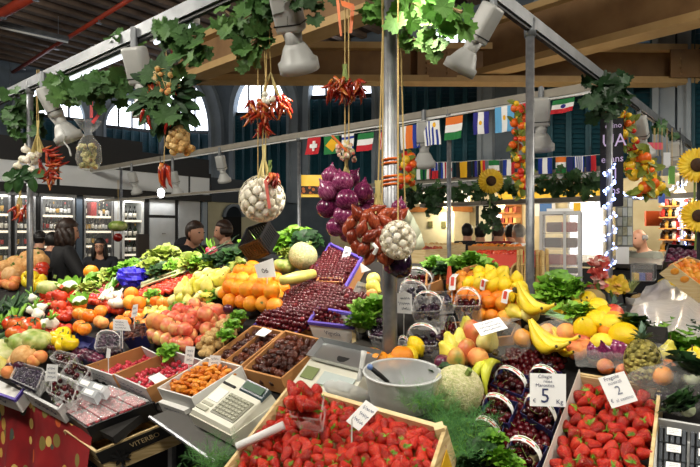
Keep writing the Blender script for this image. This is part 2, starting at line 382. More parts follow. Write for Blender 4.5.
ME_GA = G().lathe(pr((.03, -.38), (.25, -.4), (.45, -.25), (.5, -.05), (.42, .15), (.22, .3), (.1, .45), (.07, .7)), 24, mod=lambda a, r, z: r * (.9 + .12 * abs(math.cos(4 * a)))).mesh('garlic_bulb', m_garlic, True)
ME_SH = G().lathe(pr((.02, -.85), (.1, -.75), (.26, -.5), (.36, -.15), (.36, .15), (.26, .45), (.12, .72), (.05, .95)), 14).mesh('shallot', m_shal, True)
gch = G(); gch.tube([(0, 0, 0), (.0, 0, -.2), (.02, 0, -.5), (.08, 0, -.8), (.2, 0, -1.)], [.1, .13, .11, .07, .01], 7)
ME_CH = gch.mesh('chili', m_chili, True)
kind('loose_garlic', ('garlic_bulb', ME_GA, None)); kind('loose_onion', ('onion', ME_ON, None))
def banana_pts(L=1., bend=.9):
    out = []
    for i in range(9):
        t = i / 8 - .5; out.append(V((.6 * L * (1 - math.cos(t * bend * 2.4)), 0, L * t)))
    return out
BRAD = [.04, .05, .1, .125, .13, .125, .105, .06, .03]
def pineapple():
    g = G().lathe([(r * .92, z * 1.25) for r, z in sph_prof(14, .04, .03)], 26)
    c = G()
    for k in range(34):
        a = k * 2.4; t = k / 34; d = V((math.cos(a) * (1.1 - t), math.sin(a) * (1.1 - t), .55 + 1.2 * t)); d.normalize()
        c.leaf((0, 0, .55 + .1 * t), d, V((-d.x, -d.y, .8)), rnd(.3, .45), .1, -.15 if t > .5 else .35, k=4)
    return g.mesh('pineapple', m_pine, True), c.mesh('leaf_crown', m_pineleaf)
a, b = pineapple(); kind('pineapple', ('pineapple', a, None), ('leaf_crown', b, 0))
# cauliflower / cabbage: curd or heart with wrapping leaves
g = G().ball((0, 0, .05), (.38, .38, .33), 18, 12, lambda d: 1 + .14 * noise.noise(d * 7))
l = G()
for i in range(9):
    a = 2 * PI * i / 9; d = V((math.cos(a) * .75, math.sin(a) * .75, .75)); l.leaf((math.cos(a) * .14, math.sin(a) * .14, -.35), d, (-d.x, -d.y, .9), .85, .5, -.28)
kind('cauliflower', ('cauliflower', g.mesh('cauliflower', m_cab, True), None), ('wrapper_leaves', l.mesh('wrapper_leaves', leaf_bright), 0))
def lettuce(n, frill, m, m2, up=.5):
    g = G(); c = G().ball((0, 0, -.12), (.2, .2, .2), 10, 7)
    for i in range(n):
        a = i * 2.4; t = i / n; d = V((math.cos(a) * (1.05 - t * .7), math.sin(a) * (1.05 - t * .7), up + t)).normalized()
        g.leaf((0, 0, -.22), d, V((-d.x, -d.y, .9)), rnd(.45, .7), rnd(.32, .5), rnd(.1, .6), frill, 7)
    return c.mesh('heart', m2, True), g.mesh('leaves', m, True)
a, b = lettuce(40, 6, leaf_bright, leek_white); kind('lettuce', ('lettuce', a, None), ('leaves', b, 0))
a, b = lettuce(34, 4, leaf_dark, leek_white, .8); kind('chard', ('chard', a, None), ('leaves', b, 0))
a, b = lettuce(36, 5, leaf_yellow, leek_white, .6); kind('endive', ('endive', a, None), ('leaves', b, 0))
g = G()
for i in range(46):
    z = 1 - 2 * (i + .5) / 46; a = i * 2.4; r = math.sqrt(1 - z * z); d = V((r * math.cos(a), r * math.sin(a), z))
    g.leaf(d * .3 + V((0, 0, -.12)), (d * .35 + V((0, 0, .9))), d, .34, .26, -.25, k=3)
s = G().ball((0, 0, 0), (.36, .36, .42)).tube([(0, 0, -.3), (.05, 0, -.85)], .09, 7)
kind('artichoke', ('artichoke', s.mesh('artichoke', m_artic, True), None), ('bracts', g.mesh('bracts', m_artic), 0))
g = G().lathe(pr((.05, -.35), (.3, -.33), (.44, -.1), (.38, .15), (.2, .35), (.15, .5)), 18, mod=lambda a, r, z: r * (.9 + .12 * abs(math.cos(2.5 * a))))
l = G()
for i in range(3):
    a = 2.1 * i; l.tube([(0, 0, .3), (.15 * math.cos(a), .15 * math.sin(a), .75), (.3 * math.cos(a), .3 * math.sin(a), 1.05)], [.1, .07, .05], 6)
kind('fennel', ('fennel', g.mesh('fennel', m_walnut, True), None), ('stalks', l.mesh('stalks', leaf_bright, True), 0))
g = G().lathe(sph_prof(8), 10); l = G().leaf((0, 0, .45), (.5, 0, 1), (1, 0, 0), 1.2, .4, .3).leaf((0, 0, .45), (-.5, .3, 1), (-1, 0, 0), 1.3, .4, .3)
kind('radish', ('radish', g.mesh('radish', m_radish, True), None), ('leaves', l.mesh('leaves', leaf_bright), 0))
kind('pepper_round', ('chili_pepper', G().lathe(sph_prof(8, .1), 10).mesh('chili_pepper', m_chili, True), None))
g = G().tube([(0, 0, -.5), (0, 0, -.47), (.02, 0, 0), (0, 0, .46), (0, 0, .5)], [.03, .1, .13, .1, .03], 10)
kind('pale_courgette', ('courgette', g.mesh('courgette', mat('pale_courgette_skin', ['#b9b24a', '#d8cf7a'], .4, rand=.2), True), None))
kind('courgette', ('courgette', g.mesh('courgette', m_cuke, True), None))
g = G().lathe(pr((.04, -.35), (.3, -.32), (.46, -.1), (.48, .15), (.38, .33), (.12, .3), (.03, .26)), 24, mod=lambda a, r, z: r * (.9 + .12 * abs(math.cos(2 * a))))
kind('yellow_pepper', ('bell_pepper', g.mesh('bell_pepper', mat('yellow_pepper_skin', ['#e2b80c', '#f0d01e'], .2, rand=.5), True), None), ('stem', stem_g_([(0, 0, .24), (.03, 0, .5)], .05).mesh('stem', stem_g), 0))

# ------------------------------------------------------------------ scattering and carriers
def inpoly(x, y, P):
    c = False; n = len(P)
    for i in range(n):
        x1, y1 = P[i]; x2, y2 = P[(i + 1) % n]
        if (y1 > y) != (y2 > y) and x < (x2 - x1) * (y - y1) / (y2 - y1) + x1: c = not c
    return c
def edge(x, y, P):
    m = 1e9; n = len(P)
    for i in range(n):
        a = V((*P[i], 0)); b = V((*P[(i + 1) % n], 0)); p = V((x, y, 0)); t = max(0, min(1, (p - a).dot(b - a) / max((b - a).length_squared, 1e-9)))
        m = min(m, (p - a - (b - a) * t).length)
    return m
def spots_in(poly, d, h=0., layers=1, sp=.97, jit=.12, mound=0., inset=.15, rise=.62, keep=1., shrink=.6):
    """centres (world) of round things of size d heaped in a pixel polygon laid on the slope raised by h"""
    P = [st(at(x, y, h + d / 2)) for x, y in poly]; out = []
    for k in range(layers):
        xs = [p[0] for p in P]; ys = [p[1] for p in P]; w = d * sp; row = 0; y = min(ys) + (k % 2) * w * .58
        while y <= max(ys):
            x = min(xs) + (row % 2) * w / 2 + (k % 2) * w * .5
            while x <= max(xs):
                xx, yy = x + rnd(-jit, jit) * d, y + rnd(-jit, jit) * d
                if inpoly(xx, yy, P):
                    e = edge(xx, yy, P)
                    if e >= inset * d + k * shrink * d and random.random() < keep:
                        out.append(stw(xx, yy, h + d / 2 + k * rise * d + mound * min(1, e / (3 * d)) + rnd(0, .1) * d))
                x += w
            y += w * .87; row += 1
    return out
COUNT = {}
def heap(k, poly, d, label, cat, group, h=0., tilt=PI, sc_=None, cap=None, var=.08, face=None, **kw):
    pts = spots_in(poly, d, h, **kw)
    if cap and len(pts) > cap: pts = random.sample(pts, cap)
    for p in pts:
        s = d * rnd(1 - var, 1 + var)
        R = rrot(tilt) if face is None else face()
        spawn(k, TRS(p, R, s), label, cat, group)
    COUNT[cat] = COUNT.get(cat, 0) + len(pts)
    return pts
def one(k, px, py, d, label, cat, h=0., R=None, group=None, lift=.5):
    return spawn(k, TRS(at(px, py, h + d * lift), R if R is not None else rrot(.7), d), label, cat, group)

def tray(name, label, cat, quad, depth, h, mats, th=.008, rim=None, group=None, taper=0., slots=False, base=True, hgt=None, corner=None):
    """open box: quad = pixel corners of its rim (front-left, front-right, back-right, back-left), rim h above the slope, depth deep"""
    q = [at(x, y, h) for x, y in quad]; n = (q[1] - q[0]).cross(q[3] - q[0]).normalized()
    c = sum(q, V((0, 0, 0))) / 4
    b = [p + (c - p) * taper - n * depth for p in q]
    root = thing(name, label, cat, sum(b, V((0, 0, 0))) / 4, group)
    names = ['front_panel', 'end_panel', 'back_panel', 'end_panel']
    for i in range(4):
        j = (i + 1) % 4; inn = (c - (q[i] + q[j]) / 2); e = (q[j] - q[i]).normalized(); inn = (inn - e * inn.dot(e) - n * inn.dot(n)).normalized() * th
        m = mats[i] if isinstance(mats, (list, tuple)) else mats
        g = G()
        if slots:     # slatted wooden crate: two boards per side
            for (a0, a1) in ((0, .44), (.56, 1)):
                A = [b[i].lerp(q[i], a0), b[j].lerp(q[j], a0), b[j].lerp(q[j], a1), b[i].lerp(q[i], a1)]
                g.hexa([A[0], A[1], A[1] + inn, A[0] + inn], [A[3], A[2], A[2] + inn, A[3] + inn])
        else: g.hexa([b[i], b[j], b[j] + inn, b[i] + inn], [q[i], q[j], q[j] + inn, q[i] + inn])
        o = part(root, names[i], g, m)
        if rim:
            gr = G(); up = n * .003; o2 = -inn.normalized() * .003; w = inn.normalized() * (th + .003)
            gr.hexa([q[i] + o2 - n * .012, q[j] + o2 - n * .012, q[j] + w - n * .012, q[i] + w - n * .012], [q[i] + o2 + up, q[j] + o2 + up, q[j] + w + up, q[i] + w + up])
            part(o, 'rim_edge', gr, rim)
    if base:
        g = G(); g.hexa([p - n * .004 for p in b], b); part(root, 'base_panel', g, mats[0] if isinstance(mats, (list, tuple)) else mats)
    if corner:
        for i in range(4):
            inn = (c - q[i]).normalized() * .014; g = G(); g.tube([b[i] + inn, q[i] + inn + n * corner], .012, 4); part(root, 'corner_post', g, wood)
    return root, q, b, n
def fill(q, n, k, d, label, cat, group, drop=.01, layers=1, keep=1., tilt=PI, cap=None, sp=.95, bump=0., inset=.55, var=.08, sc3=None, jit=.14, keep_fn=None):
    """heap things inside a tray whose world rim corners are q, tops about drop below the rim"""
    e1, e2 = q[1] - q[0], q[3] - q[0]; L1, L2 = ((q[1] - q[0]).length + (q[2] - q[3]).length) / 2, ((q[3] - q[0]).length + (q[2] - q[1]).length) / 2
    pts = []
    for kk in range(layers):
        row = 0; y = (inset + (kk % 2) * .5) * d
        while y <= L2 - inset * d * .8:
            x = (inset + ((row + kk) % 2) * .5) * d
            while x <= L1 - inset * d * .8:
                a, b = (x + rnd(-jit, jit) * d) / L1, (y + rnd(-jit, jit) * d) / L2
                if random.random() < keep and (keep_fn is None or keep_fn(a, b)):
                    p = q[0].lerp(q[1], a).lerp(q[3].lerp(q[2], a), b)
                    bb = bump * (4 * a * (1 - a)) ** .5 * (4 * b * (1 - b)) ** .5 if 0 < a < 1 and 0 < b < 1 else 0
                    pts.append(p - n * (drop + d * .5 + (layers - 1 - kk) * d * .62 - bb) + n * rnd(-.06, .12) * d)
                x += d * sp
            y += d * sp * .87; row += 1
    if cap and len(pts) > cap: pts = random.sample(pts, cap)
    for p in pts: spawn(k, TRS(p, rrot(tilt), d * rnd(1 - var, 1 + var)), label, cat, group)
    COUNT[cat] = COUNT.get(cat, 0) + len(pts)
    return pts
def stuff_balls(name, label, cat, pts, d, m, prof=None, n=8):
    g = G(); pr_ = prof or sph_prof(6, .08)
    for p in pts:
        M = TRS(p, rrot(), d * rnd(.9, 1.1)); g.lathe(pr_, n, M)
    return solo(name, label, cat, g, m, None, True, 'stuff')
def text(root, s, p, right, up, size, m, name='lettering', align='CENTER', bold=0.):
    cu = bpy.data.curves.new(name, 'FONT'); cu.body = s; cu.size = size; cu.align_x = align; cu.align_y = 'CENTER'; cu.offset = bold; cu.resolution_u = 2
    o = bpy.data.objects.new(name, cu); COL.objects.link(o); dg = bpy.context.evaluated_depsgraph_get()
    me = bpy.data.meshes.new_from_object(o.evaluated_get(dg)); bpy.data.objects.remove(o)
    r = V(right).normalized(); u = V(up).normalized(); n = r.cross(u)
    g = G(); g.add([V(p) + r * v.co.x + u * v.co.y + n * .0012 for v in me.vertices], [list(f.vertices) for f in me.polygons]); bpy.data.meshes.remove(me)
    return part(root, name, g, m)
def scribble(root, q, rows, m=None, name='handwriting', margin=.12, thick=.045, amp=.3):
    """loopy pen strokes: price writing too small to read"""
    m = m or ink; g = G(); A, B, C, D = q; n = (B - A).cross(D - A).normalized() * .0014
    H = (D - A).length
    for i in range(rows):
        y = 1 - margin - (i + .5) * (1 - 2 * margin) / rows; w = rnd(.5, 1 - 2 * margin); x0 = margin + rnd(0, 1 - 2 * margin - w); K = int(10 + 12 * w); pts = []
        for k in range(K + 1):
            t = k / K; x = x0 + w * t; yy = y + amp / rows * .8 * (math.sin(k * 1.9 + i) * .6 + rnd(-.4, .4)); p = A.lerp(B, x).lerp(D.lerp(C, x), yy) + n; pts.append(p)
        for k in range(K):
            if k % 7 == 5: continue
            a, b = pts[k], pts[k + 1]; e = (D - A).normalized() * H * thick * .5; f = (b - a).normalized() * H * .012
            g.add([a - e - f, b - e + f, b + e + f, a + e - f], [(0, 1, 2, 3)])
    return part(root, name, g, m)
def card(label, quad, Y, rows=3, group=None, m=None, pin=True, name='price_card', dy=(0, 0, 0, 0), tx=None):
    """card with pixel corners (bottom-left, bottom-right, top-right, top-left) standing about Y away"""
    q = [on_y(x, y, Y + d) for (x, y), d in zip(quad, dy)]
    c = sum(q, V((0, 0, 0))) / 4; root = thing(name, label, 'price card', (q[0] + q[1]) / 2, group)
    n = (q[1] - q[0]).cross(q[3] - q[0]).normalized(); part(root, 'card_sheet', G().hexa([p - n * .0015 for p in q], q), m or paper)
    if pin: part(root, 'card_pin', G().tube([(q[0] + q[1]) / 2 - n * .003 + V((0, 0, .02)), (q[0] + q[1]) / 2 - n * .006 - V((0, 0, .09))], .0022, 5), white_metal)
    if tx:
        r, u = (q[1] - q[0]), (q[3] - q[0])
        for (s, fx, fy, size, mm) in tx: text(root, s, q[0] + r * fx + u * fy + n * .0005, r, u, size * u.length, mm)
    elif rows: scribble(root, q, rows, ink_grey if rows > 2 else ink)
    return root
# ------------------------------------------------------------------ the hall
m_floor = mat('stone_floor', ['#3a3733', '#4b4742', '#565049'], .35, rand=0, ns=3)
m_roof = mat('dark_roof_boards', ['#2e241e', '#3c3028'], .8, rand=0, ns=6)
m_rib = mat('roof_batten', ['#5c4c40', '#6e5c4e'], .8, rand=0, ns=6)
m_wall = mat('grey_plaster', ['#4a545e', '#57626c', '#626d77'], .85, rand=0, ns=2)
m_mould = mat('pale_grey_moulding', ['#79838c', '#88929b'], .8, rand=0, ns=3)
m_shut = mat('teal_shutter', ['#123a46', '#1a4e5c'], .55, rand=.2, ns=3)
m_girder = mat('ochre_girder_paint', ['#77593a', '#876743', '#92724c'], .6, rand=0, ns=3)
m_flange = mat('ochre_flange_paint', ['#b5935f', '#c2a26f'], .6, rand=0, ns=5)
m_dark = mat('near_black_paint', '#0c0c0d', .6)
m_lun = mat('overcast_sky_glass', '#eaf2ff', .4, emit=2.6)
m_pipe = mat('red_pipe_paint', ['#8c2f1c', '#a63a22'], .5, rand=0)
ROOF = 6.4
g = G().box((0, 9, -.05), (60, 60, .1)); struct('floor', g, m_floor)
def gbox(u, v, z, du, dv, dz): return G().box(uv(u, v, z), (dv, du, dz), ROTG)
g = G().mat(0).box(uv(2, 3, ROOF + .1), (46, 46, .1), ROTG)
g.mat(1)
for i in range(-30, 42): g.box(uv(2, i * .5, ROOF + .0), (.16, 44, .12), ROTG)
struct('ceiling', g, [m_roof, m_rib])
UW, VL = 8.6, 15.7
g = G().box(uv(UW + .15, 0, 3.2), (40, .3, 6.6), ROTG); struct('wall_back', g, m_wall)
g = G().box(uv(-6, VL + .15, 3.2), (.3, 34, 6.6), ROTG); struct('wall_left', g, m_wall)
g = G().box(uv(-17, 0, 3.2), (44, .3, 6.6), ROTG); struct('wall_front', g, m_wall)
g = G().box(uv(0, -14, 3.2), (.3, 44, 6.6), ROTG); struct('wall_right', g, m_wall)

def window(i, p, along, out, W, zs, zb, crown=None):
    """arched window: bright lunette over louvred shutters; p = middle of the lunette's foot on the wall, W wide, sill at zb"""
    a = V(along).normalized(); o = V(out).normalized(); up = V((0, 0, 1)); R = W / 2; c = V((p.x, p.y, zs))
    K = 18; arc = [(math.cos(PI * k / K), math.sin(PI * k / K)) for k in range(K + 1)]
    root = bpy.data.objects.new('window_%d' % i, None); COL.objects.link(root); root['kind'] = 'structure'; root.location = c; OFF[root.name] = c
    g = G(); g.add([c + o * .06 + a * x * R + up * y * R for x, y in arc], [tuple(range(K + 1))]); part(root, 'lunette_pane', g, m_lun)
    g = G()
    for k in range(K):     # moulded archivolt
        for r0, r1, d in ((1.0, 1.09, .22), (1.09, 1.3, .12)):
            A = [c + a * arc[k][0] * R * r0 + up * arc[k][1] * R * r0, c + a * arc[k + 1][0] * R * r0 + up * arc[k + 1][1] * R * r0, c + a * arc[k + 1][0] * R * r1 + up * arc[k + 1][1] * R * r1, c + a * arc[k][0] * R * r1 + up * arc[k][1] * R * r1]
            g.hexa(A, [q + o * d for q in A])
    for s in (-1, 1):
        for r0, r1, d in ((1.0, 1.09, .22), (1.09, 1.3, .12)):
            A = [c + a * s * R * r0 - up * (zs - zb), c + a * s * R * r1 - up * (zs - zb), c + a * s * R * r1, c + a * s * R * r0]
            g.hexa(A, [q + o * d for q in A])
    part(root, 'arch_surround', g, m_mould)
    g = G()
    for x in (-.5, 0, .5):
        y1 = math.sqrt(1 - x * x) * R; g.slab([c + a * (x * R - .025) + o * .08, c + a * (x * R + .025) + o * .08, c + a * (x * R + .025) + o * .08 + up * y1, c + a * (x * R - .025) + o * .08 + up * y1], .03)
    g.slab([c - a * R + o * .08 - up * .05, c + a * R + o * .08 - up * .05, c + a * R + o * .08 + up * .05, c - a * R + o * .08 + up * .05], .04, o)
    part(root, 'glazing_bars', g, m_dark)
    NP = 6
    for k in range(NP):
        x0, x1 = -R + W * k / NP + .02, -R + W * (k + 1) / NP - .02; g = G(); h = zs - zb - .05; nl = int(h / .085)
        for s in range(nl):
            z0 = -h + s * h / nl - .05
            g.add([c + a * x0 + up * z0 + o * .12, c + a * x1 + up * z0 + o * .12, c + a * x1 + up * (z0 + h / nl * 1.05) + o * .06, c + a * x0 + up * (z0 + h / nl * 1.05) + o * .06], [(0, 1, 2, 3)])
        for x in (x0, x1):
            g.slab([c + a * (x - .03) + o * .1 - up * (h + .05), c + a * (x + .03) + o * .1 - up * (h + .05), c + a * (x + .03) + o * .1 - up * .05, c + a * (x - .03) + o * .1 - up * .05], .05, o)
        part(root, 'shutter_leaf', g, m_shut)
ZS = on_u(345, 97, UW).z
wi = 1
for (x0, x1) in ((154, 214), (239, 292), (314, 377), (406, 482), (535, 655), (693, 800)):
    a, b = on_u(x0, 120, UW), on_u(x1, 120, UW)
    window(wi, (a + b) / 2, (b - a), -UD, (b - a).length, ZS, 2.6); wi += 1
a, b = on_v(103, 126, VL), on_v(156, 132, VL)
window(wi, (a + b) / 2, (b - a), -VD, (b - a).length, on_v(130, 129.5, VL).z, 2.6); wi += 1
a, b = on_v(20, 126, VL), on_v(82, 132, VL)
window(wi, (a + b) / 2, (b - a), -VD, (b - a).length, on_v(130, 129.5, VL).z, 2.6)

# riveted girders carrying the roof
def girder(i, p0, p1, hgt, flw=.3):
    d = (p1 - p0); e = d.normalized(); w = V((e.y, -e.x, 0)); g = G()
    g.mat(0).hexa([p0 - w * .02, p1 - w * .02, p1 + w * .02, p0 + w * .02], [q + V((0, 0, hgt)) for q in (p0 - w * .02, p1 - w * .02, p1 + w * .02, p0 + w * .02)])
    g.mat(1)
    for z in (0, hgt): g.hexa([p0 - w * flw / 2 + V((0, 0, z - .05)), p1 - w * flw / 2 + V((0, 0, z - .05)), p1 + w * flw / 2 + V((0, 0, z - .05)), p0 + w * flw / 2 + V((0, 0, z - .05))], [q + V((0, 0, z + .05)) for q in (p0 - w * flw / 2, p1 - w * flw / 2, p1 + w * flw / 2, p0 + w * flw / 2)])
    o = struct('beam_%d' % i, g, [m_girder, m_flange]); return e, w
gz = CZ + 2.45
def lvl(px, py): return on_z(px, py, gz)
A1 = on_z(186, 79.5, gz); A2 = on_z(820, 83, gz)
e, w = girder(1, A1, A2, .52)
B = on_z(330, 27, gz); girder(2, A1 + (A1 - B).normalized() * .2, B + (B - A1).normalized() * 9, .5)
Cp, Cq = on_z(470, 77, gz + .12), on_z(700, 19, gz + .12); girder(3, Cp, Cq + (Cq - Cp).normalized() * 4, .75, .34)
# rivet plates on the frontal girder
for k, (px) in enumerate((437, 690)):
    p = on_y(px, 66, A1.y - .06); g = G(); g.box(p + V((0, 0, .04)), (.62, .03, .44))
    for i in range(3):
        for j in range(5):
            if i == 1: continue
            g.ball(p + V((-.16 + .16 * i, -.025, -.12 + .08 * j)), .022, 6, 4)
    struct('trim_%d' % (k + 1), g, m_girder)
# red service pipes under the roof
def pipe(p0, p1, r, lab, nm='sprinkler_pipe'):
    root = thing(nm, lab, 'pipe', (p0 + p1) / 2); part(root, 'pipe_run', G().tube([p0, p1], r, 8), m_pipe, True)
    for t in (.2, .5, .8): part(root, 'sprinkler_head', G().lathe([(.01, 0), (.03, -.03), (.02, -.08), (.06, -.1), (.06, -.11)], 8, Matrix.Translation(p0.lerp(p1, t))), steel, True)
p0, p1 = on_z(5, 77, ROOF - .3), on_z(135, -4, ROOF - .3); pipe(p0, p1, .045, 'thin red pipe running under the dark ribbed roof above the wine shop')
p0, p1 = on_z(-40, 38, ROOF - .6), on_z(60, -20, ROOF - .6); pipe(p0, p1, .09, 'thick red pipe in the roof corner above the hanging strip lamp')
p0, p1 = on_z(520, 55, ROOF - .3), on_z(720, 24, ROOF - .3); pipe(p0, p1, .04, 'thin red pipe under the roof behind the upper tan girder')
m_tubel = mat('lamp_tube', '#fff4e0', .4, emit=1.2)
def striplamp(p0, p1, lab, lit=True, power=0):
    e = (p1 - p0).normalized(); s = e.cross(V((0, 0, 1))).normalized(); root = thing('strip_lamp', lab, 'ceiling lamp', (p0 + p1) / 2)
    part(root, 'lamp_housing', G().hexa([p0 - s * .09, p1 - s * .09, p1 + s * .09, p0 + s * .09], [q + V((0, 0, .09)) for q in (p0 - s * .05, p1 - s * .05, p1 + s * .05, p0 + s * .05)]), rail_grey)
    part(root, 'lamp_tube', G().tube([p0 - V((0, 0, .03)), p1 - V((0, 0, .03))], .025, 8), m_tubel if lit else white_metal, True)
    for t in (.1, .9): q = p0.lerp(p1, t); part(root, 'hanger_wire', G().tube([q + V((0, 0, .08)), V((q.x, q.y, ROOF))], .006, 4), steel)
    if power:
        L = bpy.data.lights.new('strip_lamp_light', 'AREA'); L.shape = 'RECTANGLE'; L.size = (p1 - p0).length; L.size_y = .2; L.energy = power; L.color = (1, .95, .88)
        o = bpy.data.objects.new('strip_lamp_light', L); COL.objects.link(o); o.parent = root; o.location = (0, 0, -.09); o.rotation_euler = (0, 0, math.atan2(e.y, e.x))
striplamp(on_z(-40, 17, ROOF - .5), on_z(68, 41, ROOF - .5), 'grey strip lamp hanging under the dark roof above the wine shop', False, 0)
striplamp(on_z(-20, 143, 3.9), on_z(13, 151, 3.9), 'short lit strip lamp above the grey fascia of the wine shop', True, 40)
# ------------------------------------------------------------------ wine shop along one side of the hall
VS = 9.2
m_fascia = mat('fascia_panel', ['#c2c6c8', '#cfd2d3'], .55, rand=.2, ns=2)
m_cream = mat('cream_wall', ['#cfc9a6', '#d9d4b4'], .8, rand=0)
m_shopw = mat('shop_white', '#cfd2d2', .5)
m_door = mat('grey_door', ['#a9adb0', '#b6babc'], .5, rand=.3)
m_shelflight = mat('cabinet_light', '#fff8ea', .4, emit=2.5)
m_glassb = [mat('bottle_glass_dark', '#10140f', .15), mat('bottle_glass_green', '#1d2c17', .15), mat('bottle_glass_brown', '#2c190d', .15)]
m_lab = [mat('label_cream', '#e9e4d4', .6), mat('label_white', '#f4f4f2', .6), mat('label_gold', '#c79a3a', .5), mat('label_red', '#b42a22', .6)]
def su(px): d = ray(px, 233.5); p = on_v(px, 233.5, VS); return (p - C0).dot(UD)
def sz(px, py): return on_v(px, py, VS).z
def S(u, dv, z): return uv(u, VS + dv, z)
def sbox(g, u0, u1, d0, d1, z0, z1): return g.hexa([S(u0, d0, z0), S(u1, d0, z0), S(u1, d1, z0), S(u0, d1, z0)], [S(u0, d0, z1), S(u1, d0, z1), S(u1, d1, z1), S(u0, d1, z1)])
uE = su(209); zt, zb = sz(100, 168.5), sz(100, 188)
r_ = thing('shop_fascia', 'long grey panelled fascia above the lit wine shelves', 'shop fascia', S(1.5, 0, zb))
edges = [su(-60), su(-18), su(57), su(188), uE]
for a, b in zip(edges, edges[1:]): part(r_, 'fascia_panel', sbox(G(), a + .03, b - .03, -.06, .0, zb, zt), m_fascia)
part(r_, 'fascia_frame', sbox(sbox(sbox(G(), edges[0], uE, -.03, .1, zb - .12, zt + .04), edges[0], uE, -.1, .0, zb - .16, zb - .02), edges[0], uE, -.08, .02, zt, zt + .1), m_dark)
g = sbox(G(), edges[0], uE, .0, .9, zt, zt + .42); sbox(g, su(92), su(145), .1, .9, zt + .3, sz(120, 138)); struct('trim_3', g, m_dark, 'black roof of the shop row')
cz0, cz1 = .15, zb - .2
def cabinet(a, b, lab, rows, bottles=True, white=False):
    r = thing('wine_cabinet', lab, 'wine cabinet', S((a + b) / 2, .3, cz0), 'lit wine cabinets')
    part(r, 'back_panel', sbox(G(), a, b, .5, .53, cz0, cz1), m_shopw)
    for x in (a, b - .05): part(r, 'side_panel', sbox(G(), x, x + .05, 0, .5, cz0, cz1), m_shopw if white else m_dark)
    part(r, 'top_panel', sbox(G(), a, b, 0, .5, cz1, cz1 + .06), m_shopw)
    part(r, 'light_strip', sbox(G(), a + .06, b - .06, .02, .06, cz1 - .05, cz1 - .01), m_shelflight)
    for z in rows:
        o = part(r, 'shelf', sbox(G(), a + .05, b - .05, .03, .5, z - .02, z), m_shopw); part(o, 'shelf_edge_light', sbox(G(), a + .05, b - .05, .012, .03, z - .04, z), mat('shelf_edge_glow', '#fff4dc', .4, emit=.55))
    g = G()
    for x in (a + .03, b - .06): sbox(g, x, x + .03, -.03, -.0, cz0, cz1)
    sbox(g, a, b, -.03, 0, cz1 - .02, cz1 + .05); part(r, 'door_frame', g, white_metal if white else steel)
    if not white: part(r, 'glass_door', sbox(G(), a + .06, b - .06, -.02, -.012, cz0 + .1, cz1), film('shop_glass', .97))
BK = []
for i in range(3):
    for j in range(4):
        g = G(); R_ = .038
        g.mat(0).lathe([(R_, 0), (R_, .17), (.034, .19), (.015, .22), (.014, .285)], 9); g.mat(1).lathe([(R_ + .001, .05), (R_ + .001, .14)], 9); g.mat(2).lathe([(.0155, .25), (.0155, .29), (.003, .292)], 8)
        BK.append(g.mesh('wine_bottle', [m_glassb[i], m_lab[j], m_lab[(j + 2) % 4] if i else m_glassb[0]], True))
for i, m_ in enumerate(BK): kind('bottle%d' % i, ('wine_bottle', m_, None))
rows = [sz(20, y) for y in (214, 230.5, 246.5, 262.5)]
bays = [(su(-22), su(12), 'wine cabinet cut off by the edge of the picture beside the steel post'), (su(12.5), su(37), 'lit wine cabinet of four shelves behind the steel post by the woman in black'), (su(38.5), su(76), 'lit wine cabinet behind the dark haired woman in black'), (su(82), su(114), 'lit wine cabinet behind the girl with glasses, with a red box on a shelf')]
for bi, (a, b, lab) in enumerate(bays):
    cabinet(a, b, lab, rows)
    nm = ['dark wine bottle standing in the outermost lit cabinet', 'dark wine bottle in the cabinet behind the steel post', 'dark wine bottle in the cabinet behind the woman in black', 'dark wine bottle in the cabinet behind the girl with glasses'][bi]
    for z in rows + [sz(20, 279)]:
        u = a + .1
        while u < b - .06:
            if random.random() < .93 and not (z == rows[0] and bi == 3 and .25 < (u - a) / (b - a) < .5):
                t = random.choice((0, 0, 0, 1, 2)) * 4 + random.choice((0, 1, 1, 0, 2, 3) if z > 1.5 else (0, 2, 3, 2, 1))
                spawn('bottle%d' % t, TRS(S(u, rnd(.05, .09), z), Matrix.Rotation(rnd(0, 6), 3, 'Z'), (.72, .72, rnd(.8, .98))), nm, 'bottle', ['wine bottles in the outermost cabinet', 'wine bottles behind the steel post', 'wine bottles behind the woman in black', 'wine bottles behind the girl'][bi])
            u += rnd(.06, .072)
pp = S(su(94), .1, rows[0]); g = G().box(pp + V((0, 0, .13)), (.2, .1, .26), ROTG); solo('gift_box', 'small red box standing among the wine bottles above the girl', 'box', g, m_lab[3])
for px, z in ((104, rows[0]), (108, rows[0]), (88, rows[1])): g = G().box(S(su(px), .1, z + .05), (.09, .1, .1), ROTG); solo('white_carton', ['white carton on the top wine shelf, nearer the red box', 'white carton on the top wine shelf beside the cabinet side', 'white carton on the wine shelf below the red box'][(104, 108, 88).index(px)], 'box', g, m_lab[1])
a, b = su(121), su(144)
r4 = [sz(130, y) for y in (220, 238, 254)]; cabinet(a, b, 'white open bottle rack with uprights beside the grey doors', r4, white=True)
for z in r4 + [sz(130, 268)]:
    u = a + .12
    while u < b - .1:
        spawn('bottle%d' % random.choice((0, 1, 4, 5)), TRS(S(u, .06, z), None, (1, 1, 1)), 'dark bottle with white label on the white rack', 'bottle', 'bottles on the white rack'); u += rnd(.09, .11)
g = sbox(G(), su(120), su(131), -.7, -.62, .2, sz(125, 234)); solo('dark_board', 'dark brown board standing in front of the white bottle rack', 'board', g, mat('dark_brown_board', '#2c231f', .6))
def wallpart(i, px0, px1, z0, z1, m, d=.0, nm='trim_%d'): g = sbox(G(), su(px0), su(px1), d, d + .3, z0, z1); return struct(nm % i, g, m)
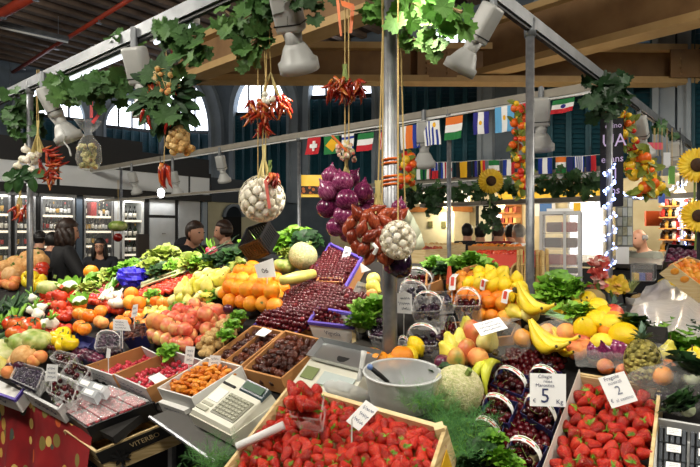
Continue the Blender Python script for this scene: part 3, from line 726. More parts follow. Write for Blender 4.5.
wallpart(1, 37, 38.5, .1, cz1, m_dark, -.02, 'wall_shop_%d'); wallpart(2, 76, 82, .1, cz1, mat('blue_grey_pier', '#46525f', .6), -.02, 'wall_shop_%d'); wallpart(3, 114, 121, .1, cz1, m_shopw, .0, 'wall_shop_%d')
dz = sz(170, 217)
wallpart(4, 144, 209, .0, zb - .02, m_dark, .04, 'wall_shop_%d')
for i, (x0, x1, y0, y1) in enumerate(((150, 175, 199, 215), (150, 175, 218, 275), (179, 200, 199, 275))):
    g = sbox(G(), su(x0), su(x1), -.0, .05, sz((x0 + x1) / 2, y1), sz((x0 + x1) / 2, y0)); o = struct('door_%d' % (i + 1), g, m_door)
    if i == 1: part(o, 'door_handle', sbox(G(), su(162), su(164.5), -.05, 0, sz(163, 234), sz(163, 233)), steel)
wallpart(5, 202, 206.5, 0, zb, m_mould, -.03, 'wall_shop_%d')
# grey band and cream wall with an arched doorway beyond the shops
VW = 10.6
def wbox(g, px0, px1, py0, py1, d0, d1):
    a, b = on_v(px0, py1, VW), on_v(px1, py1, VW); z0, z1 = on_v((px0 + px1) / 2, py1, VW).z, on_v((px0 + px1) / 2, py0, VW).z
    A = [V((a.x, a.y, z0)), V((b.x, b.y, z0))]; return g.hexa([A[0] + VD * d0, A[1] + VD * d0, A[1] + VD * d1, A[0] + VD * d1], [q + V((0, 0, z1 - z0)) for q in (A[0] + VD * d0, A[1] + VD * d0, A[1] + VD * d1, A[0] + VD * d1)])
struct('wall_side_1', wbox(G(), 209, 262, 180, 203, -.1, .1), mat('slate_grey_band', '#474c52', .7))
struct('wall_side_2', wbox(G(), 207, 330, 203, 300, 0, .1), m_cream)
g = wbox(G(), 223, 240, 216, 290, -.06, .0); struct('door_4', g, m_dark)
g = G(); c = on_v(231.5, 217, VW); a = (on_v(240, 217, VW) - on_v(223, 217, VW)); R_ = a.length / 2; a.normalize()
g.add([c - VD * .065 + a * R_ * math.cos(PI * k / 12) + V((0, 0, R_ * math.sin(PI * k / 12))) for k in range(13)], [tuple(range(13))]); struct('door_5', g, mat('dark_fanlight', '#20262c', .3))
g = G()
for k in range(12):
    t0, t1 = PI * k / 12, PI * (k + 1) / 12; A = [c - VD * .06 + a * r * math.cos(t) + V((0, 0, r * math.sin(t))) for t, r in ((t0, R_), (t1, R_), (t1, R_ * 1.25), (t0, R_ * 1.25))]; g.hexa(A, [q - VD * .08 for q in A])
struct('trim_4', g, m_mould)

# ------------------------------------------------------------------ bars and shops along the far wall
UB = 8.0
def bw(px, py): return on_u(px, py, UB)
def bq(g, px0, px1, py0, py1, d0=0., d1=.05):
    xm = (px0 + px1) / 2; z0, z1 = bw(xm, py1).z, bw(xm, py0).z; a, b = bw(px0, 230), bw(px1, 230)
    A = [V((p.x, p.y, z0)) + UD * d for p, d in ((a, d0), (b, d0), (b, d1), (a, d1))]; return g.hexa(A, [q + V((0, 0, z1 - z0)) for q in A])
m_yel = mat('yellow_fascia', ['#d9a813', '#e8bf2a'], .5, rand=.2)
m_warmw = mat('warm_white_wall', ['#d8c89a', '#e2d6b0'], .7, rand=0)
m_orw = mat('orange_shelf_wood', ['#a8682c', '#c47f3c'], .6, rand=.3)
m_lit = mat('lit_panel', '#fff3d8', .5, emit=1.1)
m_litc = mat('lit_white_panel', '#f6f8ff', .5, emit=1.1)
struct('wall_back_1', bq(G(), 330, 760, 183, 330, .02, .1), m_warmw)
struct('trim_5', bq(G(), 395, 620, 181, 188, -.3, .02), rail_grey)
r_ = thing('shop_sign', 'long yellow fascia board above the lit bars', 'shop sign', bw(540, 199)); part(r_, 'sign_board', bq(G(), 500, 604, 186, 198, -.08, .0), m_yel); part(r_, 'sign_edge', bq(G(), 500, 604, 198, 201, -.1, .0), rail_grey)
r_ = thing('shop_sign', 'small lit yellow sign over a row of brown fruit beside a grey post', 'shop sign', on_y(312, 200, 6.6))
def yq(px0, px1, py0, py1, Y, d=.04): return G().hexa([on_y(px0, py1, Y), on_y(px1, py1, Y), on_y(px1, py1, Y) + V((0, d, 0)), on_y(px0, py1, Y) + V((0, d, 0))], [on_y(px0, py0, Y), on_y(px1, py0, Y), on_y(px1, py0, Y) + V((0, d, 0)), on_y(px0, py0, Y) + V((0, d, 0))])
part(r_, 'sign_board', yq(301, 328, 175, 197, 6.6), mat('lit_yellow', ['#f2c23a', '#f6d978'], .5, rand=0, emit=.35))
part(r_, 'fruit_strip', yq(301, 328, 186, 194, 6.58, .02), spots('brown_fruit_print', ['#2c1408', '#3c1c0c'], '#d0702c', 18, .35, .5, 0, .1))
part(r_, 'sign_frame', yq(299.5, 301, 174, 199, 6.57), rail_grey)
# bar counter, door, shelves
r_ = thing('bar_counter', 'cream bar counter with a wooden top beyond the seated people', 'bar counter', bw(447, 250))
part(r_, 'counter_front', bq(G(), 424, 472, 212, 262, -.7, -.1), mat('cream_panel', ['#d6cda2', '#e0d8b4'], .6, rand=0)); part(r_, 'counter_top', bq(G(), 421, 474, 208, 213, -.85, -.05), m_orw)
for x in (430, 447, 460): part(r_, 'front_ornament', bq(G(), x, x + 4, 222, 228, -.73, -.7), mat('dark_olive', '#5a5a34', .6))
r_ = thing('lit_menu_panel', 'bright lit panel above the cream bar counter', 'lit panel', bw(445, 206)); part(r_, 'panel_face', bq(G(), 420, 470, 189, 203, -.04, .0), m_lit)
g = bq(G(), 480, 494, 205, 275, -.05, .02); struct('door_6', g, mat('pale_door', '#c9c6ae', .6)); g = G(); [bq(g, x, x + 1.6, 203, 275, -.1, .0) for x in (478, 494)]; bq(g, 478, 495, 201, 204, -.1, 0); struct('trim_6', g, m_dark)
r_ = thing('lit_menu_panel', 'narrow bright panel between the dark door frame and the orange shelves', 'lit panel', bw(499, 225)); part(r_, 'panel_face', bq(G(), 496.5, 501.5, 212, 235, -.04, .0), m_litc)
r_ = thing('shelf_unit', 'orange wooden shelf unit full of packets behind the people at the bar', 'shelf unit', bw(512, 240))
part(r_, 'back_panel', bq(G(), 503, 522, 202, 245, -.05, .0), mat('orange_back', '#c98a4a', .6))
for y in (203, 213, 223, 233, 243): part(r_, 'shelf', bq(G(), 503, 522, y, y + 1.2, -.35, -.05), m_orw)
k = 0
for y in (213, 223, 233, 243):
    for x in range(504, 521, 4):
        o = bq(G(), x, x + 2.8, y - rnd(4, 7), y, -.3, -.1); solo('food_packet', 'small packet of preserves on the orange shelves', 'packet', o, mat('packet_%d' % (k % 4), ['#b5532a', '#e0b46a', '#8f2f22', '#d98b3a'][k % 4], .5), 'packets on the orange shelves'); k += 1
r_ = thing('poster', 'white poster with a blue picture in the lit bar window behind the steel post', 'poster', bw(545, 217)); part(r_, 'poster_sheet', bq(G(), 536, 556, 199, 216, -.06, -.03), paper); part(r_, 'printed_picture', bq(G(), 541, 553, 202, 212, -.065, -.06), mat('poster_blue', '#3a6aa8', .6))
r_ = thing('lit_window', 'large bright shop window right of the poster', 'shop window', bw(588, 230)); part(r_, 'window_glow', bq(G(), 571, 604, 199, 262, -.04, .0), m_litc); part(r_, 'window_frame', bq(bq(G(), 569, 571, 198, 262, -.07, .0), 604, 606, 198, 262, -.07, .0), white_metal)
r_ = thing('price_board', 'small yellow sheet on the bright shop window', 'sheet', bw(579, 212)); part(r_, 'sheet', bq(G(), 575, 582, 203, 212, -.09, -.06), m_yel)
# liquor shop shelves beyond the old man
UR = 6.6
def rq(g, px0, px1, py0, py1, d0=0., d1=.05):
    xm = (px0 + px1) / 2; z0, z1 = on_u(xm, py1, UR).z, on_u(xm, py0, UR).z; a, b = on_u(px0, 230, UR), on_u(px1, 230, UR)
    A = [V((p.x, p.y, z0)) + UD * d for p, d in ((a, d0), (b, d0), (b, d1), (a, d1))]; return g.hexa(A, [q + V((0, 0, z1 - z0)) for q in A])
r_ = thing('shelf_unit', 'bright white shelf unit of bottles and jars beyond the old man', 'shelf unit', on_u(675, 255, UR))
part(r_, 'back_panel', rq(G(), 664, 720, 196, 255, .0, .05), m_shopw)
part(r_, 'light_strip', rq(G(), 664, 720, 194, 196, -.3, -.2), m_shelflight)
yy = (206, 217, 228, 239, 250)
for y in yy: part(r_, 'shelf', rq(G(), 664, 720, y, y + 1.2, -.35, .0), m_orw)
k = 0
for y in yy:
    x = 665
    while x < 702:
        w = rnd(2.6, 3.8); g = G(); p = on_u(x + w / 2, y, UR) - UD * .2; h = rnd(.09, .15) ; g.lathe([(.04, 0), (.04, h * .6), (.016, h * .8), (.016, h), (.002, h)], 8, Matrix.Translation(V((p.x, p.y, on_u(692, y, UR).z))))
        solo('preserve_jar', 'small jar or bottle on the bright white shelves beyond the old man', 'jar', g, [m_lab[0], m_lab[3], m_glassb[2], m_lab[2], m_glassb[0]][k % 5], 'jars on the white shelves', True); x += w + .6; k += 1
r_ = thing('hanging_sign', 'orange sign hanging beyond the old man', 'sign', on_y(654, 226, 7.6)); part(r_, 'sign_board', yq(646, 663, 211, 226, 7.6), mat('orange_sign', '#e05a1c', .5))
r_ = thing('postcard_rack', 'tall hanging rack of pale printed cards beside the lit steel post', 'card rack', on_y(625, 265, 4.9))
part(r_, 'rack_back', yq(617, 633, 196, 247, 4.9, .03), mat('rack_grey', '#8d908c', .6))
for i in range(5):
    for j in range(3): part(r_, 'printed_card', yq(617.6 + j * 5.1, 622 + j * 5.1, 198 + i * 9.6, 206.6 + i * 9.6, 4.885, .004), mat('card_print_%d' % ((i + j) % 3), [['#b9bcae', '#7b8478'], ['#c9c7b4', '#8f8c70'], ['#a6aeb0', '#c3c4bc']][(i + j) % 3], .6, ns=30))
part(r_, 'blank_sheet', yq(616, 629, 247, 264, 4.88, .006), paper)
# ------------------------------------------------------------------ people
m_hair_b = mat('hair_dark_brown', ['#1a0f0a', '#2c1a10', '#3a2414'], .5, rand=.3, ns=12, stretch=(8, 8, 1))
m_hair_k = mat('hair_black', ['#0c0908', '#1a1412'], .5, rand=.3, ns=12, stretch=(8, 8, 1))
m_hair_g = mat('hair_grey', ['#8a8682', '#b0aca6'], .6, rand=.3, ns=12)
m_eye = mat('eye_dark', '#120c0a', .2); m_lip = mat('lips', '#9c4a44', .5)
def skinned(name, verts, edges, rad, mats, sub=2):
    me = bpy.data.meshes.new(name); me.from_pydata([tuple(v) for v in verts], edges, []); o = bpy.data.objects.new(name, me); COL.objects.link(o)
    md = o.modifiers.new('skin', 'SKIN'); md.use_smooth_shade = True
    for i, r in enumerate(rad):
        sv = me.skin_vertices[0].data[i]; sv.radius = r if hasattr(r, '__len__') else (r, r); sv.use_root = (i == 0)
    sb = o.modifiers.new('sub', 'SUBSURF'); sb.levels = sb.render_levels = sub
    dg = bpy.context.evaluated_depsgraph_get(); m2 = bpy.data.meshes.new_from_object(o.evaluated_get(dg)); bpy.data.objects.remove(o)
    m2.materials.clear(); m2.materials.append(mats); m2.polygons.foreach_set('use_smooth', [True] * len(m2.polygons)); return m2
def add(name, me, parent, label=None):
    o = bpy.data.objects.new(name, me); COL.objects.link(o)
    if parent: o.parent = parent
    if label: o['label'] = label
    return o
def person(label, base, H, face, hair, coat, coat_m, trous_m, lean=V((0, 0, 0)), look=0., hands=None, seated=False, hairlen=.0, hood=False, glasses=False, bald=False, coat_label=None, hair_label=None, group=None, curly=False):
    """base on the floor, height H, face = horizontal direction the person faces; x = their own right"""
    f = V((face[0], face[1], 0)).normalized(); r = V((f.y, -f.x, 0)); up = V((0, 0, 1)); s = H / 1.75
    drop = -.42 * s if seated else 0
    def P(x, y, z): k = max(0, z - .95) / .8; return (r * x + f * y) * s + up * (z * s + drop) + lean * k
    hip, waist, chest, neck, skull = P(0, 0, .95), P(0, .0, 1.12), P(0, .0, 1.36), P(0, .01, 1.5), P(0, .04, 1.63)
    hl, hr = hands if hands else (P(-.2, .3, 1.06), P(.2, .3, 1.06))
    def arm(sx, h): sh = P(.19 * sx, .0, 1.42); el = (sh + h) / 2 + (r * sx * .1 - up * .1 - f * .06) * s; return sh, el, h
    SL, SR = arm(-1, hl), arm(1, hr)
    if seated: lg = [P(-.1, .03, .93), P(-.12, .42, .95), P(-.12, .44, .55), P(-.12, .55, .44 + .05)]; lg2 = [P(.1, .03, .93), P(.12, .42, .95), P(.12, .44, .55), P(.12, .55, .49)]
    else: lg = [P(-.1, 0, .9), P(-.11, .02, .5), P(-.11, -.02, .09), P(-.12, .12, .03)]; lg2 = [P(.1, 0, .9), P(.11, .02, .5), P(.11, -.02, .09), P(.12, .12, .03)]
    vs = [hip, waist, chest, neck, skull] + list(SL) + list(SR) + lg + lg2
    ed = [(0, 1), (1, 2), (2, 3), (3, 4), (2, 5), (5, 6), (6, 7), (2, 8), (8, 9), (9, 10), (0, 11), (11, 12), (12, 13), (13, 14), (0, 15), (15, 16), (16, 17), (17, 18)]
    rd = [.13, .12, .135, .055, .08, .06, .042, .034, .06, .042, .034, .09, .062, .04, .035, .09, .062, .04, .035]
    body = add('person', skinned('person', vs, ed, [x * s for x in rd], skin), None); body.location = base; tag(body, label, 'person', group)
    # head with features, one mesh joined onto the body surface
    fr = Matrix.Rotation(look, 3, up) @ f; rr = V((fr.y, -fr.x, 0)); hc = P(0, .05, 1.635) ; M3 = Matrix((rr, fr, up)).transposed()
    def hd(d):
        k = 1.0; y, z = d.y, d.z
        if y > 0 and z < -.2: k *= 1 + .1 * y
        k *= 1 - .16 * max(0, -z) * (abs(d.x))
        if y > .75 and -.45 < z < .1: k *= 1 + .12 * math.exp(-((d.x / .16) ** 2)) * math.exp(-(((z + .18) / .2) ** 2))
        return k
    g = G(); q = G().ball((0, 0, 0), (.078 * s, .098 * s, .12 * s), 20, 16, hd); g.add([hc + M3 @ V(v) for v in q.v], q.f)
    for sx in (-1, 1): g.ball(hc + M3 @ V((sx * .077, -.005, -.005)) * s, (.012 * s, .02 * s, .032 * s), 8, 6)
    hp = [hl, hr]
    for h, el in ((hl, SL[1]), (hr, SR[1])):      # palms and fingers
        d = (h - el).normalized(); b = d.cross(up).normalized(); n = b.cross(d)
        g.tube([h, h + d * .045 * s, h + d * .09 * s], [.03 * s, .04 * s, .034 * s], 8)
        for i, L in enumerate((.062, .072, .068, .05)):
            o = h + d * .085 * s + b * (i - 1.5) * .018 * s; g.tube([o, o + d * L * .5 * s, o + d * L * .9 * s - n * L * .4 * s], [.0095 * s, .009 * s, .007 * s], 6)
        o = h + d * .03 * s + b * .035 * s; g.tube([o, o + (d * .03 + b * .03) * s, o + (d * .06 + b * .032) * s], [.012 * s, .01 * s, .008 * s], 6)
    me2 = g.mesh('hd', skin, True); bm = bmesh.new(); bm.from_mesh(body.data); bm.from_mesh(me2); bm.to_mesh(body.data); bm.free(); body.data.polygons.foreach_set('use_smooth', [True] * len(body.data.polygons)); bpy.data.meshes.remove(me2)
    fg = G()
    for sx in (-1, 1): fg.ball(hc + M3 @ V((sx * .031, .087, .012)) * s, (.012 * s, .007 * s, .007 * s), 8, 6)
    add('eyes', fg.mesh('eyes', m_eye, True), body)
    lg_ = G().ball(hc + M3 @ V((0, .096, -.062)) * s, (.022 * s, .01 * s, .008 * s), 8, 6); add('mouth', lg_.mesh('mouth', m_lip, True), body)
    if glasses:
        gg = G()
        for sx in (-1, 1): c = hc + M3 @ V((sx * .032, .105, .01)) * s; gg.tube([c + M3 @ V((math.cos(a) * .026, 0, math.sin(a) * .02)) * s for a in [2 * PI * k / 12 for k in range(13)]], .003, 5)
        add('glasses', gg.mesh('glasses', m_dark), body)
    if not bald:
        def hh(d):
            k = 1.0 + (.18 * noise.noise(d * 4) + .08 if curly else .05 * noise.noise(d * 2.5))
            if d.y > .15 and d.z < .35: k = .82
            return k
        hg = G(); q = G().ball((0, -.012 * s, .022 * s), (.094 * s, .108 * s, .122 * s), 22, 16, hh); hg.add([hc + M3 @ V(v) for v in q.v], q.f)
        if hairlen:
            for i in range(26 if not curly else 40):
                a = PI + (i / (25 if not curly else 39) - .5) * PI * 1.25; x, y = math.sin(a) * (.1 if curly else .085), math.cos(a) * (.1 if curly else .09)
                p0 = hc + M3 @ V((x * .9, y * .9, .04)) * s; w = .02
                pts = [p0 + M3 @ V((x * .25 * t + w * (math.sin(t * 7 + i) if curly else .2), y * .25 * t, -hairlen * t)) * s for t in (0, .35, .7, 1)]
                hg.tube(pts, [.03 * s, .034 * s, .03 * s, .012 * s], 6)
        add('hair', hg.mesh('hair', hair, True), body, hair_label)
    else:
        hg = G()
        for i in range(18):
            a = PI + (i / 17 - .5) * PI * 1.1; p0 = hc + M3 @ V((math.sin(a) * .08, math.cos(a) * .098, .02)) * s; hg.ball(p0, (.018 * s, .018 * s, .035 * s), 6, 5)
        add('hair', hg.mesh('hair', m_hair_g, True), body)
    # coat: torso and sleeves; trousers
    cv = [P(0, 0, .78 if not seated else .93), P(0, 0, 1.0), P(0, 0, 1.14), P(0, 0, 1.36), P(0, .0, 1.475)] + [SL[0], SL[1], SL[1].lerp(SL[2], .88)] + [SR[0], SR[1], SR[1].lerp(SR[2], .88)]
    ce = [(0, 1), (1, 2), (2, 3), (3, 4), (3, 5), (5, 6), (6, 7), (3, 8), (8, 9), (9, 10)]
    cr = [.17, .165, .155, .165, .075, .085, .066, .05, .085, .066, .05]
    add(coat, skinned(coat, cv, ce, [x * s for x in cr], coat_m), body, coat_label)
    if hood:
        hg = G(); hg.ball(P(0, -.07, 1.5), (.13 * s, .09 * s, .09 * s), 12, 8); add('hood', hg.mesh('hood', coat_m, True), body)
    tv = [P(0, 0, .97)] + lg[:3] + lg2[:3]
    add('trousers', skinned('trousers', tv, [(0, 1), (1, 2), (2, 3), (0, 4), (4, 5), (5, 6)], [x * s for x in (.14, .105, .078, .06, .105, .078, .06)], trous_m), body)
    sg = G()
    for l in (lg, lg2): sg.tube([l[2] + up * (-.05 * s), l[3] + f * .08 * s], [.05 * s, .035 * s], 8)
    add('shoes', sg.mesh('shoes', m_dark, True), body)
    return body
m_coatk = mat('black_coat', ['#08080a', '#101014'], .75, rand=.2); m_coatn = mat('navy_hoodie', ['#14161c', '#1c2029'], .85, rand=.2); m_jean = mat('dark_jeans', ['#181c28', '#20263a'], .85, rand=.2)
m_redj = mat('dark_red_jumper', '#7a1a22', .8); m_whites = mat('white_shirt', '#d5d6da', .7); m_greysw = mat('grey_green_jumper', ['#75766a', '#8b8c80'], .85, rand=.2); m_blueg = mat('blue_grey_jumper', '#4c5568', .8)
def gp(px, Y): p = on_y(px, 233.5, Y); return V((p.x, p.y, 0))
b = gp(63, 5.75); person('woman with dark brown hair in a black coat, seen from behind at the stall end', b, 1.73, (.75, .66), m_hair_b, 'coat', m_coatk, m_jean, look=-.3, hairlen=.2, curly=True, hands=(V((.15, .35, 1.02)), V((.42, .05, 1.05))))
b = gp(101, 7.2); person('girl with long dark hair and glasses facing the stall in front of the wine shelves', b, 1.52, (.2, -1), m_hair_k, 'coat', m_coatn, m_jean, hairlen=.24, glasses=True, hands=(V((.2, -.3, .95)), V((-.25, -.3, .98))))
b = gp(184, 5.9); person('man in a dark hooded top bending over the far side of the stall', b, 1.8, (.8, -.5), m_hair_b, 'hooded_top', m_coatn, m_jean, lean=V((.14, -.12, -.1)), hood=True, hands=(V((.5, -.3, 1.2)), V((.3, -.45, 1.2))))
b = gp(227, 6.4); person('dark haired shopper of whom the head shows behind the green leaves', b, 1.74, (-.8, -.5), m_hair_b, 'coat', m_coatk, m_jean, hairlen=.08)
b = gp(38, 8.2); person('shopper in dark clothes before the wine cabinets, behind the steel post', b, 1.62, (.3, .9), m_hair_k, 'coat', m_coatk, m_jean, hairlen=.05)
b = gp(50, 7.3); person('shopper in dark blue partly hidden behind the woman in black', b, 1.6, (.5, .8), m_hair_k, 'coat', m_coatn, m_jean)
for px, Y, hair, cm, lab, h in ((468, 8.6, m_hair_k, m_coatk, 'person in black at the bar, farthest from the red jumper', 1.74), (481, 8.5, m_hair_k, m_coatk, 'person in dark clothes at the bar beside the red jumper', 1.72), (499, 8.2, m_hair_b, m_redj, 'person in a dark red jumper at the bar, seen from behind', 1.74), (511, 8.6, m_hair_k, m_coatn, 'dark haired person at the bar between red jumper and white shirt', 1.72), (521, 8.1, m_hair_g, m_whites, 'grey haired person in a white shirt at the bar', 1.72)):
    person(lab, gp(px, Y), h, (-.1 if px != 521 else -.8, .9), hair, 'jumper', cm, m_jean)
b = gp(651, 6.3); person('bald old man in a grey jumper bending over behind the crates', b, 1.66, (-.9, -.35), None, 'jumper', m_greysw, m_jean, lean=V((-.16, -.06, -.02)), bald=True, hands=(V((-.4, -.3, 1.05)), V((-.45, .1, 1.05))))
# ------------------------------------------------------------------ steel frame of the stall
RZ = 2.8; UBK = 3.0
def post(p, r, top, lab, z0=.0, label_joint=True):
    root = thing('steel_post', lab, 'post', V((p.x, p.y, z0)), 'steel posts of the stalls' if 0 else None)
    part(root, 'post_tube', G().tube([V((p.x, p.y, z0)), V((p.x, p.y, top))], r, 16), steel, True)
    part(root, 'foot_plate', G().lathe([(r * 2.4, 0), (r * 2.4, .01), (r * 1.3, .014), (r * 1.3, .05)], 16, Matrix.Translation(V((p.x, p.y, z0)))), steel, True)
    part(root, 'clamp_collar', G().lathe([(r * 1.35, -.06), (r * 1.4, -.02), (r * 1.4, .03), (r * 1.2, .04)], 14, Matrix.Translation(V((p.x, p.y, top - .02)))), rail_grey, True)
    return root
PC = V((C0.x, C0.y, 0))
post(PC, .0275, RZ, 'thick bare steel corner post rising through the middle of the stall')
d = ray(530, 0); P5 = on_v(530, 233.5, 0); post(P5, .024, RZ, 'steel post in front of the glass display case')
P6 = on_v(609.5, 233.5, 0); post(P6, .024, RZ, 'steel post wound with blue white fairy lights beside the black banner')
P3 = on_u(30, 233.5, 0); post(P3, .024, RZ, 'steel post by the woman in black, below the garlic and pepper bunch')
P8 = on_v(682, 233.5, 0); post(P8, .026, RZ, 'steel post wound with fairy lights at the far end of the side rail')
for px, u_, lab in ((121, UBK, 'thin grey post in front of the white bottle rack'), (299, UBK, 'thin grey post beside the small yellow fruit sign'), (449, UBK, 'thin post in front of the cream bar counter'), (21.5, 2.2, 'thin post just beside the steel post in front of the wine cabinets')):
    p = on_u(px, 233.5, u_); post(V((p.x, p.y, 0)), .022, RZ, lab)
rail_beige = mat('rail_beige', ['#7d776b', '#8f897c'], .6, .1, rand=0, ns=6)
def rail(p0, p1, lab, w=.05, h=.07, tube=False):
    e = (p1 - p0).normalized(); s = e.cross(V((0, 0, 1))).normalized() * w / 2; u = V((0, 0, h / 2)); r = thing('steel_rail', lab, 'rail', (p0 + p1) / 2)
    part(r, 'rail_bar', G().hexa([p0 - s - u, p1 - s - u, p1 + s - u, p0 + s - u], [p0 - s + u, p1 - s + u, p1 + s + u, p0 + s + u]), rail_beige if tube else rail_grey)
    s2 = s * .5; part(r, 'rail_slot', G().hexa([p0 - s2 - u * 1.5, p1 - s2 - u * 1.5, p1 + s2 - u * 1.5, p0 + s2 - u * 1.5], [p0 - s2 - u, p1 - s2 - u, p1 + s2 - u, p0 + s2 - u]), m_dark if not tube else white_metal)
    return r
rail(uv(0, -.6, RZ), uv(0, 5.2, RZ), 'long grey lighting rail over the front of the stall, hung with vine leaves and lamps', .05, .075)
rail(uv(-.3, 0, RZ), uv(UBK, 0, RZ), 'grey rail from the corner post to the post with the black banner', .05, .07)
rail(uv(UBK + .05, 0, RZ), uv(6.9, 0, RZ), 'grey rail of the neighbouring stall, hung with fruit garlands and lamps', .05, .07)
rail(uv(UBK, 0, RZ), uv(UBK, 9.5, RZ), 'long beige rail along the back of the stall carrying the upper flags', .06, .07, True)
rail(uv(5.6, -.5, 2.42), uv(5.6, 4.5, 2.42), 'far rail carrying the lower row of flags', .05, .06, True)
rail(uv(UBK, 4.0, 2.2), uv(UBK, 8.8, 2.2), 'thin lower rail across the back of the stall', .03, .03, True)
rail(uv(5.2, -.8, 2.02), uv(5.2, 3.2, 2.02), 'leaf hung rail below the lower row of flags', .07, .05, True)
# fluorescent tube fixed under the front rail
def tube_on(v0, v1, lab):
    r = thing('strip_light', lab, 'strip light', uv(.05, (v0 + v1) / 2, RZ - .05)); part(r, 'light_body', gbox(.03, (v0 + v1) / 2, RZ - .055, .04, v1 - v0, .03), white_metal); part(r, 'light_tube', G().tube([uv(.03, v0 + .03, RZ - .08), uv(.03, v1 - .03, RZ - .08)], .012, 8), mat('strip_tube_glow', '#eef4ff', .4, emit=1.5), True)
tube_on(1.3, 1.75, 'white strip light under the front rail beside the wreath'); tube_on(2.05, 2.9, 'white strip light under the front rail between the two lamps at the wine shop end')

# grey spot lamps clamped to the rails
SPOTS = []
def spotlamp(p, aim, s, lab, energy=0, flip=False):
    """p = middle of the box on the rail; the head hangs below and points at aim"""
    root = thing('spot_lamp', lab, 'spot lamp', p); d = (V(aim) - p).normalized(); side = d.cross(V((0, 0, 1))).normalized(); u2 = side.cross(d)
    B3 = Matrix((side, u2, d)).transposed()
    tilt = Matrix((side, (u2 * .8 + d * .3).normalized(), (d * .85 - u2 * .35).normalized())).transposed()
    body = part(root, 'driver_box', G().rbox(p, (.13 * s, .1 * s, .22 * s), B3, .02 * s), lamp_grey, True)
    part(body, 'box_seam', G().box(p + d * .07 * s, (.133 * s, .103 * s, .006 * s), B3), m_dark)
    neck = p + d * .11 * s; h0 = neck + d * .05 * s
    part(root, 'neck', G().tube([neck - d * .01 * s, neck + d * .04 * s, h0 + d * .03 * s], [.05 * s, .042 * s, .05 * s], 14), lamp_grey, True)
    M4 = Matrix.Translation(h0) @ B3.to_4x4()
    hd_ = part(root, 'lamp_head', G().lathe([(.045 * s, 0), (.06 * s, .02 * s), (.085 * s, .075 * s), (.1 * s, .085 * s), (.1 * s, .135 * s), (.09 * s, .135 * s), (.08 * s, .09 * s), (.02 * s, .05 * s)], 20, M4), lamp_grey, True)
    part(hd_, 'lamp_lens', G().lathe([(.0, .088 * s), (.08 * s, .09 * s), (.08 * s, .093 * s), (0, .093 * s)], 18, M4), mat('lamp_lens', '#fff2da', .3, emit=1.2))
    part(root, 'rail_clamp', G().tube([p - d * .1 * s, p - d * .1 * s + (V((p.x, p.y, RZ)) - p) * .6, V((p.x, p.y, RZ))], .022 * s, 8), rail_grey)
    if energy:
        L = bpy.data.lights.new('spot_lamp_light', 'SPOT'); L.energy = energy; L.color = (1, .93, .82); L.spot_size = 1.75; L.spot_blend = .7; L.shadow_soft_size = .06
        o = bpy.data.objects.new('spot_lamp_light', L); COL.objects.link(o); o.parent = root; o.location = h0 + d * .16 * s - p; o.rotation_euler = d.to_track_quat('-Z', 'Y').to_euler()
def ru(px, py): return on_u(px, py, 0.0)
def rv(px, py): return on_v(px, py, 0.0)
E = 60
spotlamp(ru(287, 8), ru(287, 8) + V((.15, .5, -.8)), .95, 'big grey spot lamp hanging above the chilli strings', E)
spotlamp(rv(484, 24), rv(484, 24) + V((-.4, .35, -.75)), .85, 'grey spot lamp on the rail above the blue and white flags', E)
spotlamp(ru(138, 66), ru(138, 66) + V((.1, .35, -.9)), 1.0, 'grey spot lamp among the vine leaves beside the wreath', E)
spotlamp(ru(50, 103), ru(50, 103) + V((.35, .2, -.8)), 1.05, 'grey spot lamp among the vine leaves above the hanging herb bag', E)
spotlamp(on_u(541, 112, UBK), on_u(541, 112, UBK) + V((.1, .3, -.9)), 1.15, 'pale spot lamp hanging beside the striped flag and steel post', 0)
spotlamp(on_u(424, 134, UBK), on_u(424, 134, UBK) + V((.05, .3, -.9)), 1.15, 'grey lamp hanging between the flags behind the corner post', 0)
p_ = uv(-.22, -.02, 2.7); spotlamp(p_, p_ + V((.6, -.1, -.75)), .7, 'added unseen spot lamp over the corner post aimed at the strawberries and lemons', 30)  # spot added above the view to brighten the strawberry and lemon side
p_ = on_v(640, 128, 0); spotlamp(p_, p_ + V((.3, .3, -.8)), 1.0, 'pale spot lamp on the neighbouring rail above the fruit garlands', E * .7)
p_ = on_v(676, 150, 0); spotlamp(p_, p_ + V((.3, .3, -.8)), 1.0, 'pale spot lamp at the end of the neighbouring rail', E * .7)
for px, py, lab in ((133, 178, 'small grey spot lamp under the back rail above the bottle rack'), (174, 178, 'small grey spot lamp under the back rail above the grey doors'), (221, 163, 'small grey spot lamp under the back rail beside the garlic net')):
    p = on_u(px, py, UBK); spotlamp(p, p + V((.1, .3, -.8)), .95, lab, 0)
r_ = thing('bare_bulb', 'small bright white bulb hanging below the red chillies', 'bulb', on_y(161, 193, 4.6))
part(r_, 'bulb_glass', G().ball(on_y(161, 193, 4.6), (.03, .03, .04)), mat('bulb_glow', '#ffffff', .3, emit=14), True); part(r_, 'bulb_cord', G().tube([on_y(161, 191, 4.6), on_y(160, 150, 4.6)], .004, 4), m_dark)
r_ = thing('bare_bulb', 'small bright bulb shining beside the wreath under the girder', 'bulb', on_y(184, 81, 5)); part(r_, 'bulb_glass', G().ball(on_y(184, 81, 5), .035), MATS['bulb_glow'], True); part(r_, 'bulb_cord', G().tube([on_y(184, 79, 5), on_y(184, 40, 5)], .005, 4), m_dark)

